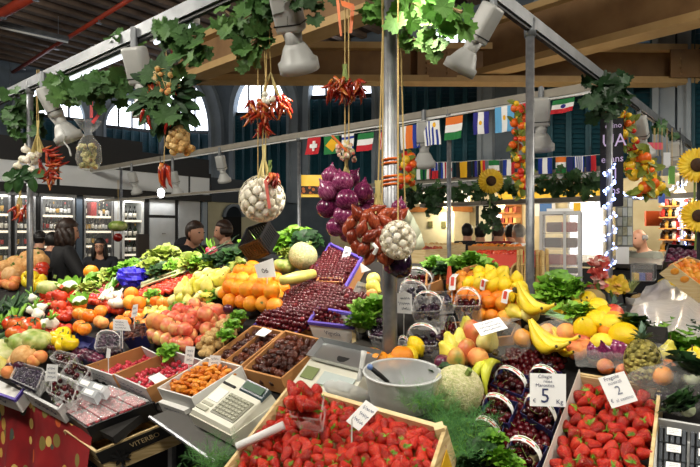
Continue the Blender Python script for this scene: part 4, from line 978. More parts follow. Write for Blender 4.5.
# vine leaf garlands
def garland(lab, pts, n, L, sp, nm='vine_garland', m=None, hang=.0):
    root = thing(nm, lab, 'leaf garland', pts[0]); stem = part(root, 'vine_stem', G().tube(pts, .006, 5), stem_b); g = G()
    k = len(pts) - 1
    for i in range(int(n * 1.7)):
        t = random.random() * k; j = min(int(t), k - 1); p = pts[j].lerp(pts[j + 1], t - j) + V((rnd(-sp, sp), rnd(-sp, sp), rnd(-sp, sp) - hang * random.random()))
        d = V((rnd(-1, 1), rnd(-.8, .8), rnd(-1.3, .3))); nn = V((rnd(-.6, .6), -1, rnd(-.3, .9)))
        g.vine(p, d, nn, L * rnd(.45, .85))
    part(root, 'leaves', g, m or leaf_g)
    return root
garland('vine leaves hanging over the steel post at the wine shop end of the rail', [ru(20, 95), ru(25, 112), ru(28, 132)], 30, .2, .09)
garland('vine leaves between the two lamps at the wine shop end', [ru(50, 84), ru(60, 82), ru(75, 88)], 18, .19, .07)
garland('dense vine leaf bunch hanging from the rail above the herb bag', [ru(76, 88), ru(90, 82), ru(104, 80), ru(114, 80), ru(104, 90)], 38, .17, .06)
garland('dark vine leaves hanging beside the wreath under the front rail', [ru(168, 28), ru(182, 36), ru(196, 36), ru(186, 60)], 26, .15, .07)
garland('tuft of leaves lying on the front rail above the lamp', [ru(116, 36), ru(127, 38)], 8, .13, .04)
garland('vine leaves hanging above the garlic net', [ru(222, 8), ru(240, 22), ru(262, 8), ru(256, 42), ru(245, 50)], 34, .13, .06)
garland('vine leaves above the chilli string', [ru(255, 5), ru(275, -4), ru(302, 4), ru(322, 2)], 22, .12, .05)
garland('bright vine leaves wound about the top of the corner post', [ru(366, 0), ru(385, 8), ru(402, 14), ru(412, 4), ru(440, 6), ru(462, 12)], 46, .11, .055, m=mat('vine_leaf_light', ['#33601f', '#4f842f', '#75a34a'], .6, rand=.3, ns=3))
garland('long vine leaves trailing below the rail beside the corner post', [ru(404, 22), ru(411, 40), ru(434, 40), ru(437, 54)], 9, .1, .015)
p_ = [rv(592, 84), rv(606, 90), rv(618, 88), rv(606, 112)]; garland('dark vine leaves at the top of the post with the black banner', p_, 38, .2, .09, m=leaf_dark)
garland('leaves on the neighbouring rail beside the last lamp', [on_v(655, 122, 0), on_v(672, 133, 0)], 12, .14, .05, m=leaf_dark)
for a, b, y0, y1, lab in ((396, 448, 194, 187, 'green ivy along the far rail behind the corner post'), (452, 520, 187, 184, 'green ivy along the far rail below the sunflower'), (538, 598, 180, 178, 'green ivy along the far rail below the striped flags')):
    garland(lab, [on_u(a, y0, 5.2), on_u((a + b) / 2, (y0 + y1) / 2, 5.2), on_u(b, y1, 5.2)], 60, .17, .1, 'ivy_garland', leaf_dark, .1)
garland('hanging sprig of leaves before the bar counter', [on_u(434, 196, 5.2), on_u(436, 212, 5.2)], 14, .17, .08, 'ivy_garland', leaf_dark)
garland('hanging sprig of leaves in front of the bar door', [on_u(490, 200, 5.2), on_u(492, 222, 5.2)], 20, .17, .1, 'ivy_garland', leaf_dark)

# ------------------------------------------------------------------ flags
FC = {}
def fm(c):
    if c not in FC: FC[c] = mat('flag_cloth_' + {'#c8202c': 'red', '#f2f2f0': 'white', '#1e7a3c': 'green', '#1d3a9c': 'blue', '#f2b81c': 'yellow', '#e8782a': 'orange', '#5fa8d8': 'sky', '#101014': 'black', '#1a2460': 'navy'}.get(c, 'cloth'), c, .8)
    return FC[c]
R_, W_, G_, B_, Y_, O_, S_, K_, N_ = '#c8202c', '#f2f2f0', '#1e7a3c', '#1d3a9c', '#f2b81c', '#e8782a', '#5fa8d8', '#101014', '#1a2460'
def flag(lab, q, stripes, vert, group, extra=None, Y=None):
    """q = world corners (bottom-left, bottom-right, top-right, top-left); stripes of colour across or down, extra(A)->marks"""
    A, B, C, D = q; n = (B - A).cross(D - A).normalized(); g = G(); k = len(stripes); cols = list(dict.fromkeys(stripes)); ph = rnd(0, 6)
    tot = 6
    def P(x, y): return A.lerp(B, x).lerp(D.lerp(C, x), y) + n * (.012 * math.sin(x * 7 + ph) + .006 * math.sin(y * 5 + ph)) * (1.3 - y)
    for i, c in enumerate(stripes):
        g.mat(cols.index(c))
        for j in range(tot):
            for s in range(2):
                a0, a1 = (i + s / 2) / k, (i + (s + 1) / 2) / k; b0, b1 = j / tot, (j + 1) / tot
                if vert: g.add([P(a0, b0), P(a1, b0), P(a1, b1), P(a0, b1)], [(0, 1, 2, 3)])
                else: g.add([P(b0, 1 - a1), P(b1, 1 - a1), P(b1, 1 - a0), P(b0, 1 - a0)], [(0, 1, 2, 3)])
    o = solo('flag', lab, 'flag', g, [fm(c) for c in cols], group)
    if extra:
        for nm, c, pl in extra:
            e = G()
            for poly in pl:
                w = [P(x, y) - n * .004 for x, y in poly]; e.add(w, [tuple(range(len(w)))]); w2 = [P(x, y) + n * .004 for x, y in poly]; e.add(w2, [tuple(range(len(w)))])
            part(o, nm, e, fm(c))
    return o
def disc(x, y, r, n=14, k=.8): return [(x + r * k * math.cos(2 * PI * i / n), y + r * math.sin(2 * PI * i / n)) for i in range(n)]
def q4(u, *c): return [on_u(x, y, u) for x, y in c]
UF = UBK - .06; gr = 'flags of the upper row'
def r4(x0, x1, y0, y1, dy=-2, sl=0): return ((x0 + sl, y1), (x1 + sl, y1 + dy), (x1, y0 + dy), (x0, y0))
flag('red flag with a white cross in the upper row', q4(UF, *r4(308, 321, 138, 155, -1, -2)), [R_], True, gr, [('white_cross', W_, [[(.2, .38), (.8, .38), (.8, .62), (.2, .62)], [(.38, .2), (.62, .2), (.62, .8), (.38, .8)]])])
flag('green flag with a yellow lozenge in the upper row beside the red cross flag', q4(UF, *r4(324, 339, 137, 155, -2, 1)), [G_], True, gr, [('lozenge', Y_, [[(.08, .5), (.5, .12), (.92, .5), (.5, .88)]]), ('blue_disc', B_, [disc(.5, .5, .2)])])
flag('white flag with blue bars and star in the upper row', q4(UF, *r4(342, 354, 135, 153, -2, 0)), [W_, B_, W_, W_, W_, B_, W_], False, gr, [('star', B_, [[(.5, .66), (.34, .4), (.66, .4)], [(.5, .34), (.34, .58), (.66, .58)]])])
flag('green, white and red banded flag in the upper row beside the onions', q4(UF, *r4(358, 374, 134, 152, -2, -1)), [G_, W_, R_], False, gr)
flag('red and white narrow striped flag in the upper row beside the corner post', q4(UF, *r4(379, 389, 130, 150, -2, 0)), [R_, W_] * 4 + [R_], True, gr, [('blue_canton', N_, [[(0, .55), (.45, .55), (.45, 1), (0, 1)]])])
flag('white, blue and orange flag in the upper row right behind the corner post', q4(UF, *r4(400, 419, 127, 150, -3, 0)), [W_, O_, B_], True, gr)
flag('blue and white striped flag with a yellow sun in the upper row', q4(UF, *r4(423, 439, 122, 146, -2, 1)), [W_, B_] * 4 + [W_], True, gr, [('canton', W_, [[(.45, .62), (1, .62), (1, 1), (.45, 1)]]), ('sun', Y_, [disc(.72, .82, .11)])])
flag('orange, white and green banded flag in the upper row', q4(UF, *r4(446, 463, 118, 141, -3, -1)), [O_, W_, G_], False, gr)
flag('dark blue, white and dark blue flag in the upper row', q4(UF, *r4(473, 489, 113, 135, -2, 0)), ['#2a2a86', W_, '#2a2a86'], True, gr, [('emblem', Y_, [disc(.5, .5, .1)])])
flag('sky blue, white and sky blue flag in the upper row', q4(UF, *r4(495, 514, 107, 133, -2, 0)), [S_, W_, S_], True, gr, [('emblem', Y_, [disc(.5, .55, .1)])])
flag('red flag in the upper row half hidden by the fruit garland', q4(UF, *r4(519, 533, 104, 128, -2, 0)), [R_], True, gr)
flag('green, white and red flag with a dark emblem, last of the upper row', q4(UF, *r4(553, 575, 101, 115, -4, -2)), [G_, W_, R_], False, gr, [('emblem', '#3c2a14', [disc(.5, .5, .15)])])
def string(lab, pts, nm='flag_string', m=None, r=.004): solo(nm, lab, 'string', G().tube(pts, r, 5), m or white_metal)
string('white string holding the upper row of flags', [on_u(x, y, UF) for x, y in ((300, 138), (340, 135), (385, 129), (425, 120.5), (470, 112), (515, 104), (556, 98), (590, 91))])
U2 = 5.5; gr = 'flags of the lower row'
low = [('green, white and green flag in the lower row by the corner post', 414, 423, [G_, W_, G_], True, None), ('green, white and red upright striped flag in the lower row', 425, 431, [G_, W_, R_], True, None), ('flag with white star corner over red in the lower row', 432, 438, [B_, R_], False, [('white_half', W_, [[(.4, .5), (1, .5), (1, 1), (.4, 1)]])]),
 ('flag of blue, white and red slanted bars in the lower row', 441, 450, [B_, W_, R_, W_, B_], True, None), ('white flag with a red cross in the lower row', 447.5, 452, [W_], True, [('red_cross', R_, [[(.4, 0), (.6, 0), (.6, 1), (.4, 1)], [(0, .4), (1, .4), (1, .6), (0, .6)]])]), ('black, yellow and black flag in the lower row', 456, 471, [K_, Y_, Y_, K_], True, None), ('dark red and black flag in the lower row', 472.5, 477, [K_, '#5c1620'], True, None), ('black, yellow and red upright flag in the lower row by the sunflower', 478, 485, [K_, Y_, R_], True, None),
 ('green, white and red banded flag above the sunflower', 488.5, 499, [G_, W_, R_], False, None), ('blue, white and red upright flag in the lower row', 503, 515, [B_, W_, R_], True, None), ('blue flag with a white upright bar behind the steel post', 538, 552, [B_, W_, B_], True, None), ('orange, white and green banded flag in the lower row', 555.5, 566, [O_, W_, G_], False, None), ('navy flag in the lower row beside the striped one', 567, 573, [N_], True, None), ('white and blue striped flag in the lower row', 574, 584, [B_, W_] * 4 + [B_], True, None), ('red flag with a dark blue bar, last of the lower row', 586, 596, [N_, R_], True, None)]
for lab, x0, x1, stp, vt, ex in low:
    y0 = 164 - (x0 - 410) * .047; flag(lab, q4(U2, *r4(x0, x1, y0, y0 + 16, -.5, 0)), stp, vt, gr, ex)
string('white string holding the lower row of flags', [on_u(x, 163.5 - (x - 410) * .047 + (.8 if k % 2 else 0), U2) for k, x in enumerate(range(400, 606, 20))])

# ------------------------------------------------------------------ hanging produce
def hang(root, p, top, n=2, m=None, w=.008, nm='string'):
    for i in range(n):
        o = V(((i - (n - 1) / 2) * w * 2, 0, 0)); part(root, nm, G().tube([p + o, (p + top) / 2 + o * .5 + V((rnd(-.004, .004), 0, 0)), V((p.x, p.y, top.z)) + o], .0028, 5), m or twine)
def sub(root, nm, me, M, label=None):
    o = bpy.data.objects.new(nm, me); COL.objects.link(o); o.parent = root; o.matrix_local = Matrix.Translation(-OFF[root.name]) @ M; return o
def chilis(root, c, n, L, spread=.05, updir=0.):
    for i in range(n):
        a = rnd(0, 2 * PI); t = rnd(.1, 1.0); ax = V((math.cos(a), math.sin(a), 0)); R = Matrix.Rotation(t * 1.25, 3, ax.cross(V((0, 0, 1)))) if updir == 0 else Matrix.Rotation(t * 1.5, 3, ax)
        sub(root, 'chili', ME_CH, TRS(c + V((rnd(-1, 1), rnd(-1, 1), rnd(-1, .8))) * spread, R @ Matrix.Rotation(rnd(0, 6), 3, 'Z'), L * rnd(.75, 1.2)))
def stalks(root, c, n, h, sp, m=None, nm='dried_stalks'):
    g = G()
    for i in range(n): a = rnd(0, 2 * PI); g.tube([c + V((math.cos(a), math.sin(a), 0)) * sp * rnd(.3, 1), c + V((rnd(-.008, .008), rnd(-.006, .006), h * .6)), c + V((rnd(-.01, .01), 0, h))], .0032, 4)
    part(root, nm, g, m or straw)
# red onions
c = on_y(346, 165, 2.16); r_ = thing('onion_string', 'big bunch of shiny red onions hanging beside the corner post', 'onion string', on_y(346, 205, 2.16))
for px, py, rr, dy in ((331, 176, 9, .03), (343, 182, 10.5, -.02), (328, 191, 10, 0), (347, 200, 11, -.05), (363, 192, 10, 0), (327, 208, 10, .02), (344, 216, 10.5, -.03), (336, 227, 9.5, 0), (364, 212, 8.5, .04), (355, 214, 8.5, -.01), (348, 233, 9, .02), (367, 201, 8, .06), (352, 178, 8, .06), (338, 203, 9, .06)):
    Y = 2.16 + dy; sub(r_, 'onion', ME_ON, TRS(on_y(px, py, Y), Matrix.Rotation(rnd(-.9, .9), 3, 'Y') @ Matrix.Rotation(rnd(-.7, .5), 3, 'X') @ Matrix.Rotation(rnd(0, 6), 3, 'Z'), 2.15 * rr / F * Y))
stalks(r_, on_y(346, 182, 2.17), 26, .11, .025); hang(r_, on_y(347, 160, 2.17), ru(347, -110), 2, twine)
part(r_, 'orange_ribbon', G().slab([on_y(336, 0, 2.15), on_y(339, -1, 2.15), on_y(342, 36, 2.14), on_y(340, 36, 2.14)], .001).slab([on_y(340, 0, 2.15), on_y(354, 4, 2.14), on_y(353, 10, 2.14), on_y(342, 6, 2.15)], .001).slab([on_y(351, 5, 2.14), on_y(355, 6, 2.14), on_y(352, 33, 2.13), on_y(349, 33, 2.13)], .001), orange_ribbon)
# chilli tufts on that string
r_ = thing('chili_bunch', 'bunch of dried red chillies spreading wide on the string above the red onions', 'chilli bunch', on_y(345, 84, 2.14))
chilis(r_, on_y(338, 83, 2.14), 40, .055, .03); chilis(r_, on_y(354, 85, 2.15), 40, .05, .028); stalks(r_, on_y(345, 82, 2.14), 18, .07, .02, stem_g)
r_ = thing('dried_flower_bunch', 'tuft of pink and orange dried flowers above the red onions', 'dried flowers', on_y(346, 155, 2.15))
g = G(); [g.ball(on_y(346 + rnd(-9, 9), 153 + rnd(-8, 7), 2.15 + rnd(-.03, .03)), rnd(.006, .012), 7, 5) for i in range(34)]; part(r_, 'petals', g, mat('dried_petals', ['#e2603a', '#e79a8a', '#dce0c8', '#c9d08a'], .7, rand=0, ns=30))
stalks(r_, on_y(346, 158, 2.15), 12, .07, .02)
part(r_, 'orange_ribbon', G().slab([on_y(331, 136, 2.13), on_y(333, 135, 2.13), on_y(348, 150, 2.13), on_y(346, 152, 2.13)], .001), orange_ribbon)
# shallots, garlic net, aubergine, white net
r_ = thing('shallot_bunch', 'bunch of copper coloured shallots tied against the corner post', 'shallot bunch', on_y(374, 240, 1.93))
for px, py, ang, dy in ((352, 222, .5, 0), (358, 214, -.6, -.02), (366, 216, .7, -.02), (374, 222, -.3, -.04), (362, 229, .3, -.04), (370, 236, .9, -.05), (380, 232, -.5, -.04), (352, 236, .1, 0), (356, 246, -.4, 0), (364, 248, .6, -.03), (376, 210, 1.2, 0), (385, 214, 1.0, -.01), (393, 215, .7, 0), (386, 222, -.8, -.03), (397, 222, .5, 0), (378, 244, -.1, -.04), (370, 257, .5, 0), (382, 256, -.4, -.02), (390, 258, .6, -.01), (348, 228, .2, .03), (400, 215, .9, .03)):
    Y = 1.93 + dy; sub(r_, 'shallot', ME_SH, TRS(on_y(px, py, Y), Matrix.Rotation(ang, 3, 'Y') @ Matrix.Rotation(rnd(-.4, .4), 3, 'X') @ Matrix.Rotation(rnd(0, 6), 3, 'Z'), (.058, .058, .043)))
stalks(r_, on_y(378, 214, 1.93), 22, .12, .03); hang(r_, on_y(380, 200, 1.95), ru(386, -130), 2)
g = G().tube([on_y(373, 244, 1.85), on_y(377, 248, 1.84), on_y(374, 254, 1.85)], .007, 6); part(r_, 'white_tag', g, paper)
g = G(); [g.tube([V((C0.x, C0.y, z)) + V((math.cos(a) * .031, math.sin(a) * .031, (a - PI) * .003)) for a in [2 * PI * k / 14 for k in range(15)]], .004, 5) for z in (1.78, 1.795, 1.81, 1.86, 1.875)]
r2 = thing('twine_winding', 'orange twine wound round the corner post above the shallots', 'twine', V((C0.x, C0.y, 1.78))); part(r2, 'twine_turns', g, orange_ribbon)
r_ = thing('garlic_net', 'round net of small pale garlic bulbs hanging against the copper shallots', 'garlic net', on_y(398, 242, 1.87)); ce = on_y(398, 240, 1.86)
for d in fib(40): sub(r_, 'garlic_bulb', ME_GA, TRS(ce + V((d.x * .052, d.y * .048, d.z * .056)), V(-d).to_track_quat('Z', 'Y').to_matrix(), .026))
g = G()
for k in range(9):
    for s in (-1, 1):
        g.tube([ce + V((math.sin(th) * math.cos(s * th * 1.1 + 2 * PI * k / 9) * .064, math.sin(th) * math.sin(s * th * 1.1 + 2 * PI * k / 9) * .06, math.cos(th) * .068)) for th in [PI * j / 12 for j in range(13)]], .0011, 4)
part(r_, 'net', g, mat('net_thread', '#d8d2bc', .7)); hang(r_, ce + V((0, 0, .06)), ru(398, -130), 1)
o_ = spawn('aubergine', TRS(on_y(402, 263, 1.93), Matrix.Rotation(.4, 3, 'Y'), (.095, .095, .075)), 'round dark aubergine hanging below the garlic net', 'aubergine')
for px, py in ((399, 207), (391, 266)): spawn('loose_onion', TRS(on_y(px, py, 1.98), rrot(.8), .058), ['dark red onion at the top of the white net', 'red onion tucked under the copper shallots'][px == 391], 'onion')
r_ = thing('net_bag', 'empty pale net bag hanging beside the corner post behind the garlic net', 'net bag', on_y(415, 250, 2.0))
g = G(); P_ = [on_y(x, y, 2.02) for x, y in ((405, 204), (413, 216), (421, 232), (425, 246), (421, 250), (411, 250), (407, 236), (405, 220))]; K = len(P_); g.hexa([P_[0], P_[1], P_[6], P_[7]], [q + V((0, .02, 0)) for q in (P_[0], P_[1], P_[6], P_[7])]).hexa([P_[1], P_[2], P_[5], P_[6]], [q + V((0, .025, 0)) for q in (P_[1], P_[2], P_[5], P_[6])]).hexa([P_[2], P_[3], P_[4], P_[5]], [q + V((0, .02, 0)) for q in (P_[2], P_[3], P_[4], P_[5])]); part(r_, 'net_sack', g, film('pale_net', .25, '#d5dcc0', .7), True); hang(r_, P_[0], ru(398, -125), 1)
# garlic braid
ce = on_y(262, 197, 2.62); r_ = thing('garlic_net', 'big white net full of garlic bulbs hanging from twine above the black crate', 'garlic net', ce - V((0, 0, .12)))
for d in fib(52):
    k = 1 if d.z > -.2 else 1.05; sub(r_, 'garlic_bulb', ME_GA, TRS(ce + V((d.x * .088 * k, d.y * .07, d.z * .088 - .01)), V(-d + V((rnd(-.5, .5), rnd(-.5, .5), rnd(-.5, .5)))).to_track_quat('Z', 'Y').to_matrix(), rnd(.042, .05)))
g = G()
for k in range(12):
    for s in (-1, 1): g.tube([ce + V((math.sin(th) * math.cos(s * th * 1.0 + 2 * PI * k / 12) * .113, math.sin(th) * math.sin(s * th * 1.0 + 2 * PI * k / 12) * .096, math.cos(th) * .115 - .008)) for th in [PI * j / 14 for j in range(15)]], .0013, 4)
part(r_, 'net', g, MATS['net_thread'])
part(r_, 'red_ribbon', G().slab([on_y(264, 180, 2.5), on_y(267, 180, 2.5), on_y(271, 208, 2.49), on_y(268, 209, 2.49)], .001), mat('pink_ribbon', '#d8665a', .5))
stalks(r_, on_y(264, 178, 2.6), 22, .16, .035); hang(r_, on_y(264, 150, 2.61), ru(268, 0), 2)
r_ = thing('chili_bunch', 'small orange red chilli tuft on top of the white garlic net', 'chilli bunch', on_y(274, 178, 2.56)); chilis(r_, on_y(274, 175, 2.56), 24, .065, .02); stalks(r_, on_y(270, 175, 2.56), 8, .07, .015, stem_g)
r_ = thing('chili_bunch', 'dried chillies on straw loops below the big grey lamp', 'chilli bunch', on_y(268, 112, 2.6))
chilis(r_, on_y(259, 106, 2.6), 44, .065, .048); chilis(r_, on_y(278, 100, 2.6), 36, .062, .04); chilis(r_, on_y(263, 124, 2.6), 16, .06, .025)
part(r_, 'straw_loop', G().tube([on_y(262, 104, 2.6), on_y(266, 85, 2.6), on_y(271, 73, 2.6), on_y(274, 84, 2.6), on_y(280, 100, 2.6)], .009, 6), straw, True)
g = G(); [g.ball(on_y(269 + rnd(-5, 5), 98 + rnd(-5, 5), 2.55), .015, 8, 6) for i in range(6)]; part(r_, 'garlic_cloves', g, m_garlic, True); hang(r_, on_y(271, 74, 2.6), ru(268, 0), 1); hang(r_, on_y(258, 190, 2.62), ru(258, 0), 1)
# wreath with potatoes
ce = on_y(166, 100, 3.1); r_ = thing('pepper_wreath', 'round wreath of dark leaves, flowers and red peppers under the front rail', 'wreath', ce - V((0, 0, .2))); g = G()
for i in range(90):
    a = rnd(0, 2 * PI); rr = rnd(.03, .125); p = ce + V((math.cos(a) * rr, rnd(-.06, .05), math.sin(a) * rr * 1.2)); g.leaf(p, (math.cos(a), rnd(-.5, .2), math.sin(a) - .2), (0, -1, .3), rnd(.07, .13), .05, .2)
part(r_, 'leaves', g, leaf_dark); g = G(); [g.vine(ce + V((rnd(-.1, .12), -.08, rnd(-.12, .12))), (rnd(-1, 1), 0, rnd(-1, .5)), (0, -1, .3), .13) for i in range(9)]; part(r_, 'vine_leaves', g, leaf_g)
for i in range(12): a = rnd(0, 2 * PI); sub(r_, 'chili', ME_CH, TRS(ce + V((math.cos(a) * .11, -.07, math.sin(a) * .12 - .02)), Matrix.Rotation(rnd(-.8, .8), 3, 'Y'), .08))
g = G(); W9 = [ce + V((rnd(-.05, .1), -.08, rnd(.0, .16))) for i in range(14)]; g.tube(W9, .002, 4); [g.ball(p, rnd(.012, .02), 7, 5) for p in W9]; part(r_, 'petals', g, mat('wreath_flowers', ['#d8cfae', '#c9a25a', '#c2503a'], .7, rand=0, ns=20)); hang(r_, ce + V((0, 0, .15)), ru(166, 40), 1); part(r_, 'red_tassel', G().tube([on_y(173, 62, 3.08), on_y(173, 52, 3.08), on_y(173, 44, 3.08)], [.012, .014, .004], 8), red_ribbon)
ce = on_y(178, 146, 3.1); r_ = thing('potato_bag', 'net bag of yellow potatoes and garlic hanging below the wreath', 'net bag', ce - V((0, 0, .1)))
for i in range(26): d = FB[i]; sub(r_, 'potato', KINDS['fig'][0][1], TRS(ce + V((d.x * .05 + .02 * (d.z < 0), d.y * .04, d.z * .105)), rrot(), rnd(.045, .062)))
hang(r_, ce + V((0, 0, .1)), on_y(172, 110, 3.1), 1)
r_ = thing('chili_bunch', 'long red chillies hanging below the potato bag above the bright bulb', 'chilli bunch', on_y(164, 172, 3.1))
for px, py in ((162, 163), (166, 164), (164, 166), (160, 167), (168, 166)): sub(r_, 'chili', ME_CH, TRS(on_y(px, py, 3.1), Matrix.Rotation(rnd(-.2, .2), 3, 'Y'), (.12, .12, .13)))
hang(r_, on_y(164, 163, 3.1), on_y(164, 120, 3.1), 1)
# herb bag
r_ = thing('herb_bag', 'clear bag of dried herbs and chillies tied with red ribbon', 'bag', on_y(88, 168, 3.75)); B0 = on_y(88, 150, 3.75)
part(r_, 'clear_bag', G().lathe([(.005, -.145), (.06, -.13), (.085, -.06), (.075, .03), (.03, .1), (.022, .12), (.06, .16), (.085, .2)], 18, Matrix.Translation(B0), lambda a, r, z: r * (1 + .12 * math.sin(3 * a + z * 9))), bag_film, True)
g = G(); [g.ball(B0 + V((rnd(-.05, .05), rnd(-.04, .04), rnd(-.12, .04))), rnd(.012, .02), 7, 5) for i in range(40)]; part(r_, 'herbs', g, mat('dried_herbs', ['#4a5a30', '#8a8a50', '#c9c08a', '#8f3a22'], .8, rand=0, ns=30))
part(r_, 'red_ribbon', G().slab([on_y(90, 118, 3.7), on_y(93, 118, 3.7), on_y(93, 80, 3.72), on_y(90, 80, 3.72)], .002).slab([on_y(91, 122, 3.68), on_y(94, 124, 3.68), on_y(105, 108, 3.68), on_y(102, 108, 3.68)], .002), red_ribbon)
# garlic and pepper bunch at the far post
ce = on_y(38, 165, 4.25); r_ = thing('dried_bunch', 'bunch of garlic and yellow red chillies before the steel post near the wine shop', 'dried bunch', ce - V((0, 0, .2)))
for i in range(16): sub(r_, 'garlic_bulb', ME_GA, TRS(ce + V((rnd(-.14, -.01), rnd(-.08, .05), rnd(-.06, .14))), rrot(), rnd(.055, .07)))
for i in range(46):
    a = rnd(0, 6.28); sub(r_, 'chili', ME_CH, TRS(ce + V((.08 + rnd(-.05, .06), rnd(-.06, .04), rnd(-.12, .12))), Matrix.Rotation(rnd(-2.4, .9), 3, 'Y') @ Matrix.Rotation(a, 3, 'Z'), rnd(.07, .1)))
g = G(); [g.leaf(ce + V((rnd(-.16, .0), -.06, rnd(-.14, -.02))), (rnd(-1, .3), 0, rnd(-1, .1)), (0, -1, .2), .11, .08) for i in range(16)]; part(r_, 'bay_leaves', g, leaf_dark); stalks(r_, ce + V((0, 0, .1)), 22, .25, .06); hang(r_, ce + V((0, 0, .3)), ru(36, 70), 2)
ce = on_y(20, 208, 5.6)
r_ = thing('dried_bunch', 'small dried brown bunch on the thin post before the wine cabinets', 'dried bunch', ce); chilis(r_, ce, 16, .12, .06); stalks(r_, ce, 10, .3, .04)
ce = on_y(118, 226, 6.6); r_ = thing('squash_bunch', 'small green hanging squash and red pepper on the thin post before the bottle rack', 'hanging squash', ce)
sub(r_, 'squash', KINDS['squash'][0][1], TRS(ce, None, .2)); sub(r_, 'pepper', KINDS['pepper_round'][0][1], TRS(ce - V((0, 0, .14)), None, .11)); hang(r_, ce + V((0, 0, .08)), on_y(118, 180, 6.6), 1)
# curly cord under the lamp
solo('lamp_cord', 'pale curly cord dangling between the lamp and the herb bag', 'cord', G().tube([ru(62, 130), ru(66, 136), ru(64, 142), ru(69, 148), ru(71, 156)], .006, 6), lamp_grey)
# artificial fruit garlands
m_fg = [mat('garland_orange', '#e8661c', .3), mat('garland_red', '#c92a1c', .3), mat('garland_yellow', '#f0c22a', .3), mat('garland_leaf', '#6d7a24', .5)]
ME_FG = [G().ball((0, 0, 0), .5, 12, 9).mesh('artificial_fruit', m_, True) for m_ in m_fg[:3]]
def fruit_garland(lab, cs, Y, n, s, w, pal=(0, 0, 1, 2)):
    pts = [on_y(x, y, Y) for x, y in cs]; r = thing('fruit_garland', lab, 'fruit garland', pts[-1]); part(r, 'garland_cord', G().tube(pts, .006, 5), twine); g = G(); k = len(pts) - 1
    for i in range(n):
        t = (i + rnd(0, .9)) / n * k; j = min(int(t), k - 1); p = pts[j].lerp(pts[j + 1], t - j) + V((rnd(-w, w), rnd(-w, w), rnd(-.02, .02))); sub(r, 'artificial_fruit', ME_FG[random.choice(pal)], TRS(p, None, s * rnd(.6, 1.25)))
        g.leaf(p, (rnd(-1, 1), -.3, rnd(-1, .6)), (0, -1, .3), s * 1.3, s * .7, .2)
    part(r, 'garland_leaves', g, m_fg[3]); return r
fruit_garland('garland of orange and red artificial fruit hanging beside the steel post', ((522, 104), (520, 125), (518, 150), (521, 175), (522, 192)), 4.3, 46, .06, .05)
fruit_garland('artificial fruit garland hanging behind the corner post', ((408, 152), (408, 168), (406, 184)), 4.7, 20, .065, .06)
fruit_garland('orange and yellow artificial fruit garland beside the black banner', ((616, 102), (621, 112), (626, 122), (629, 150)), 4.9, 36, .07, .06)
fruit_garland('large artificial oranges and lemons hanging under the neighbouring rail', ((640, 150), (645, 168), (648, 186), (643, 194)), 5.0, 26, .1, .09, (0, 2, 0, 2))
fruit_garland('yellow artificial lemon cluster hanging below the pale spot lamp', ((631, 150), (630, 168), (632, 172)), 5.1, 9, .09, .04, (2, 2, 0))
# mixed trinkets under the neighbouring rail
for i, (px, py, c, w, h, lab) in enumerate(((655, 146, '#c9425a', 16, 7, 'pink red paper packet hanging under the neighbouring rail'), (658, 164, '#3c4a5c', 9, 16, 'dark card hanging beside the large artificial oranges'), (667, 160, '#c9cdd2', 7, 15, 'pale card hanging beside the lit post'), (662, 192, '#4a66b8', 6, 22, 'blue paper tassel hanging under the fairy light string'), (672, 175, '#5a8a3a', 6, 18, 'green paper strip hanging beside the lit post'), (626, 128, '#b0303a', 4, 22, 'thin red ribbon hanging between the garlands'), (654, 176, '#8a3a44', 5, 16, 'dull red paper strip beside the artificial oranges'))):
    r_ = thing('hanging_card', lab, 'hanging card', on_y(px, py + h / 2, 5.2)); part(r_, 'card_sheet', yq(px - w / 2, px + w / 2, py - h / 2, py + h / 2, 5.2, .01), mat('trinket_%d' % i, c, .5)); part(r_, 'card_loop', G().tube([on_y(px, py - h / 2, 5.2), on_y(px, 128, 5.2)], .003, 4), twine)
# black banner with pale lettering
q = [on_y(x, y, 4.42) for x, y in ((600, 208), (623, 206), (623, 118), (600, 118))]; r_ = thing('shop_banner', 'tall black banner with pale violet lettering behind the lit steel post', 'banner', (q[0] + q[1]) / 2)
part(r_, 'banner_cloth', G().slab(q, .006), mat('black_cloth', '#14121a', .8)); m_viol = mat('violet_lettering', '#c9b4dc', .6, emit=.15)
Xr, Xu = (q[1] - q[0]), (q[3] - q[0])
for s_, fx, fy, sz_ in (('orino', .55, .9, .085), ('UA', .58, .73, .2), ('enans', .5, .53, .11), ('sl', .5, .36, .18), ('ons', .5, .18, .12)): text(r_, s_, q[0] + Xr * fx + Xu * fy + V((0, -.012, 0)), Xr, Xu, sz_ * Xu.length, m_viol)
# fairy lights
m_fairy = mat('fairy_led', '#9fb4ff', .3, emit=7.)
def fairy(lab, pts, n):
    r = thing('fairy_lights', lab, 'fairy lights', pts[len(pts) // 2]); part(r, 'light_wire', G().tube(pts, .0035, 4), white_metal); k = len(pts) - 1; g = G()
    for i in range(n): t = (i + .5) / n * k; j = min(int(t), k - 1); g.ball(pts[j].lerp(pts[j + 1], t - j) + V((rnd(-.012, .012), -.008, rnd(-.012, .012))), rnd(.008, .013), 6, 4)
    part(r, 'light_bulbs', g, m_fairy)
def coil(p, z0, z1, r, turns): return [V((p.x + r * math.cos(t * turns * 2 * PI), p.y + r * math.sin(t * turns * 2 * PI), z0 + (z1 - z0) * t)) for t in [i / 90 for i in range(91)]]
fairy('blue white fairy lights wound round the post beside the black banner', coil(P6, 1.25, 2.15, .038, 7), 46)
fairy('blue white fairy lights wound round the far post of the neighbouring rail', coil(P8, 1.35, 2.25, .042, 7), 46)
fairy('fairy light string sagging between the two lit posts', [on_y(609 + 73 * t, 186 - 6 * t + 15 * (1 - (2 * t - 1) ** 2), 4.3 + 3.0 * t) for t in [i / 24 for i in range(25)]], 30)
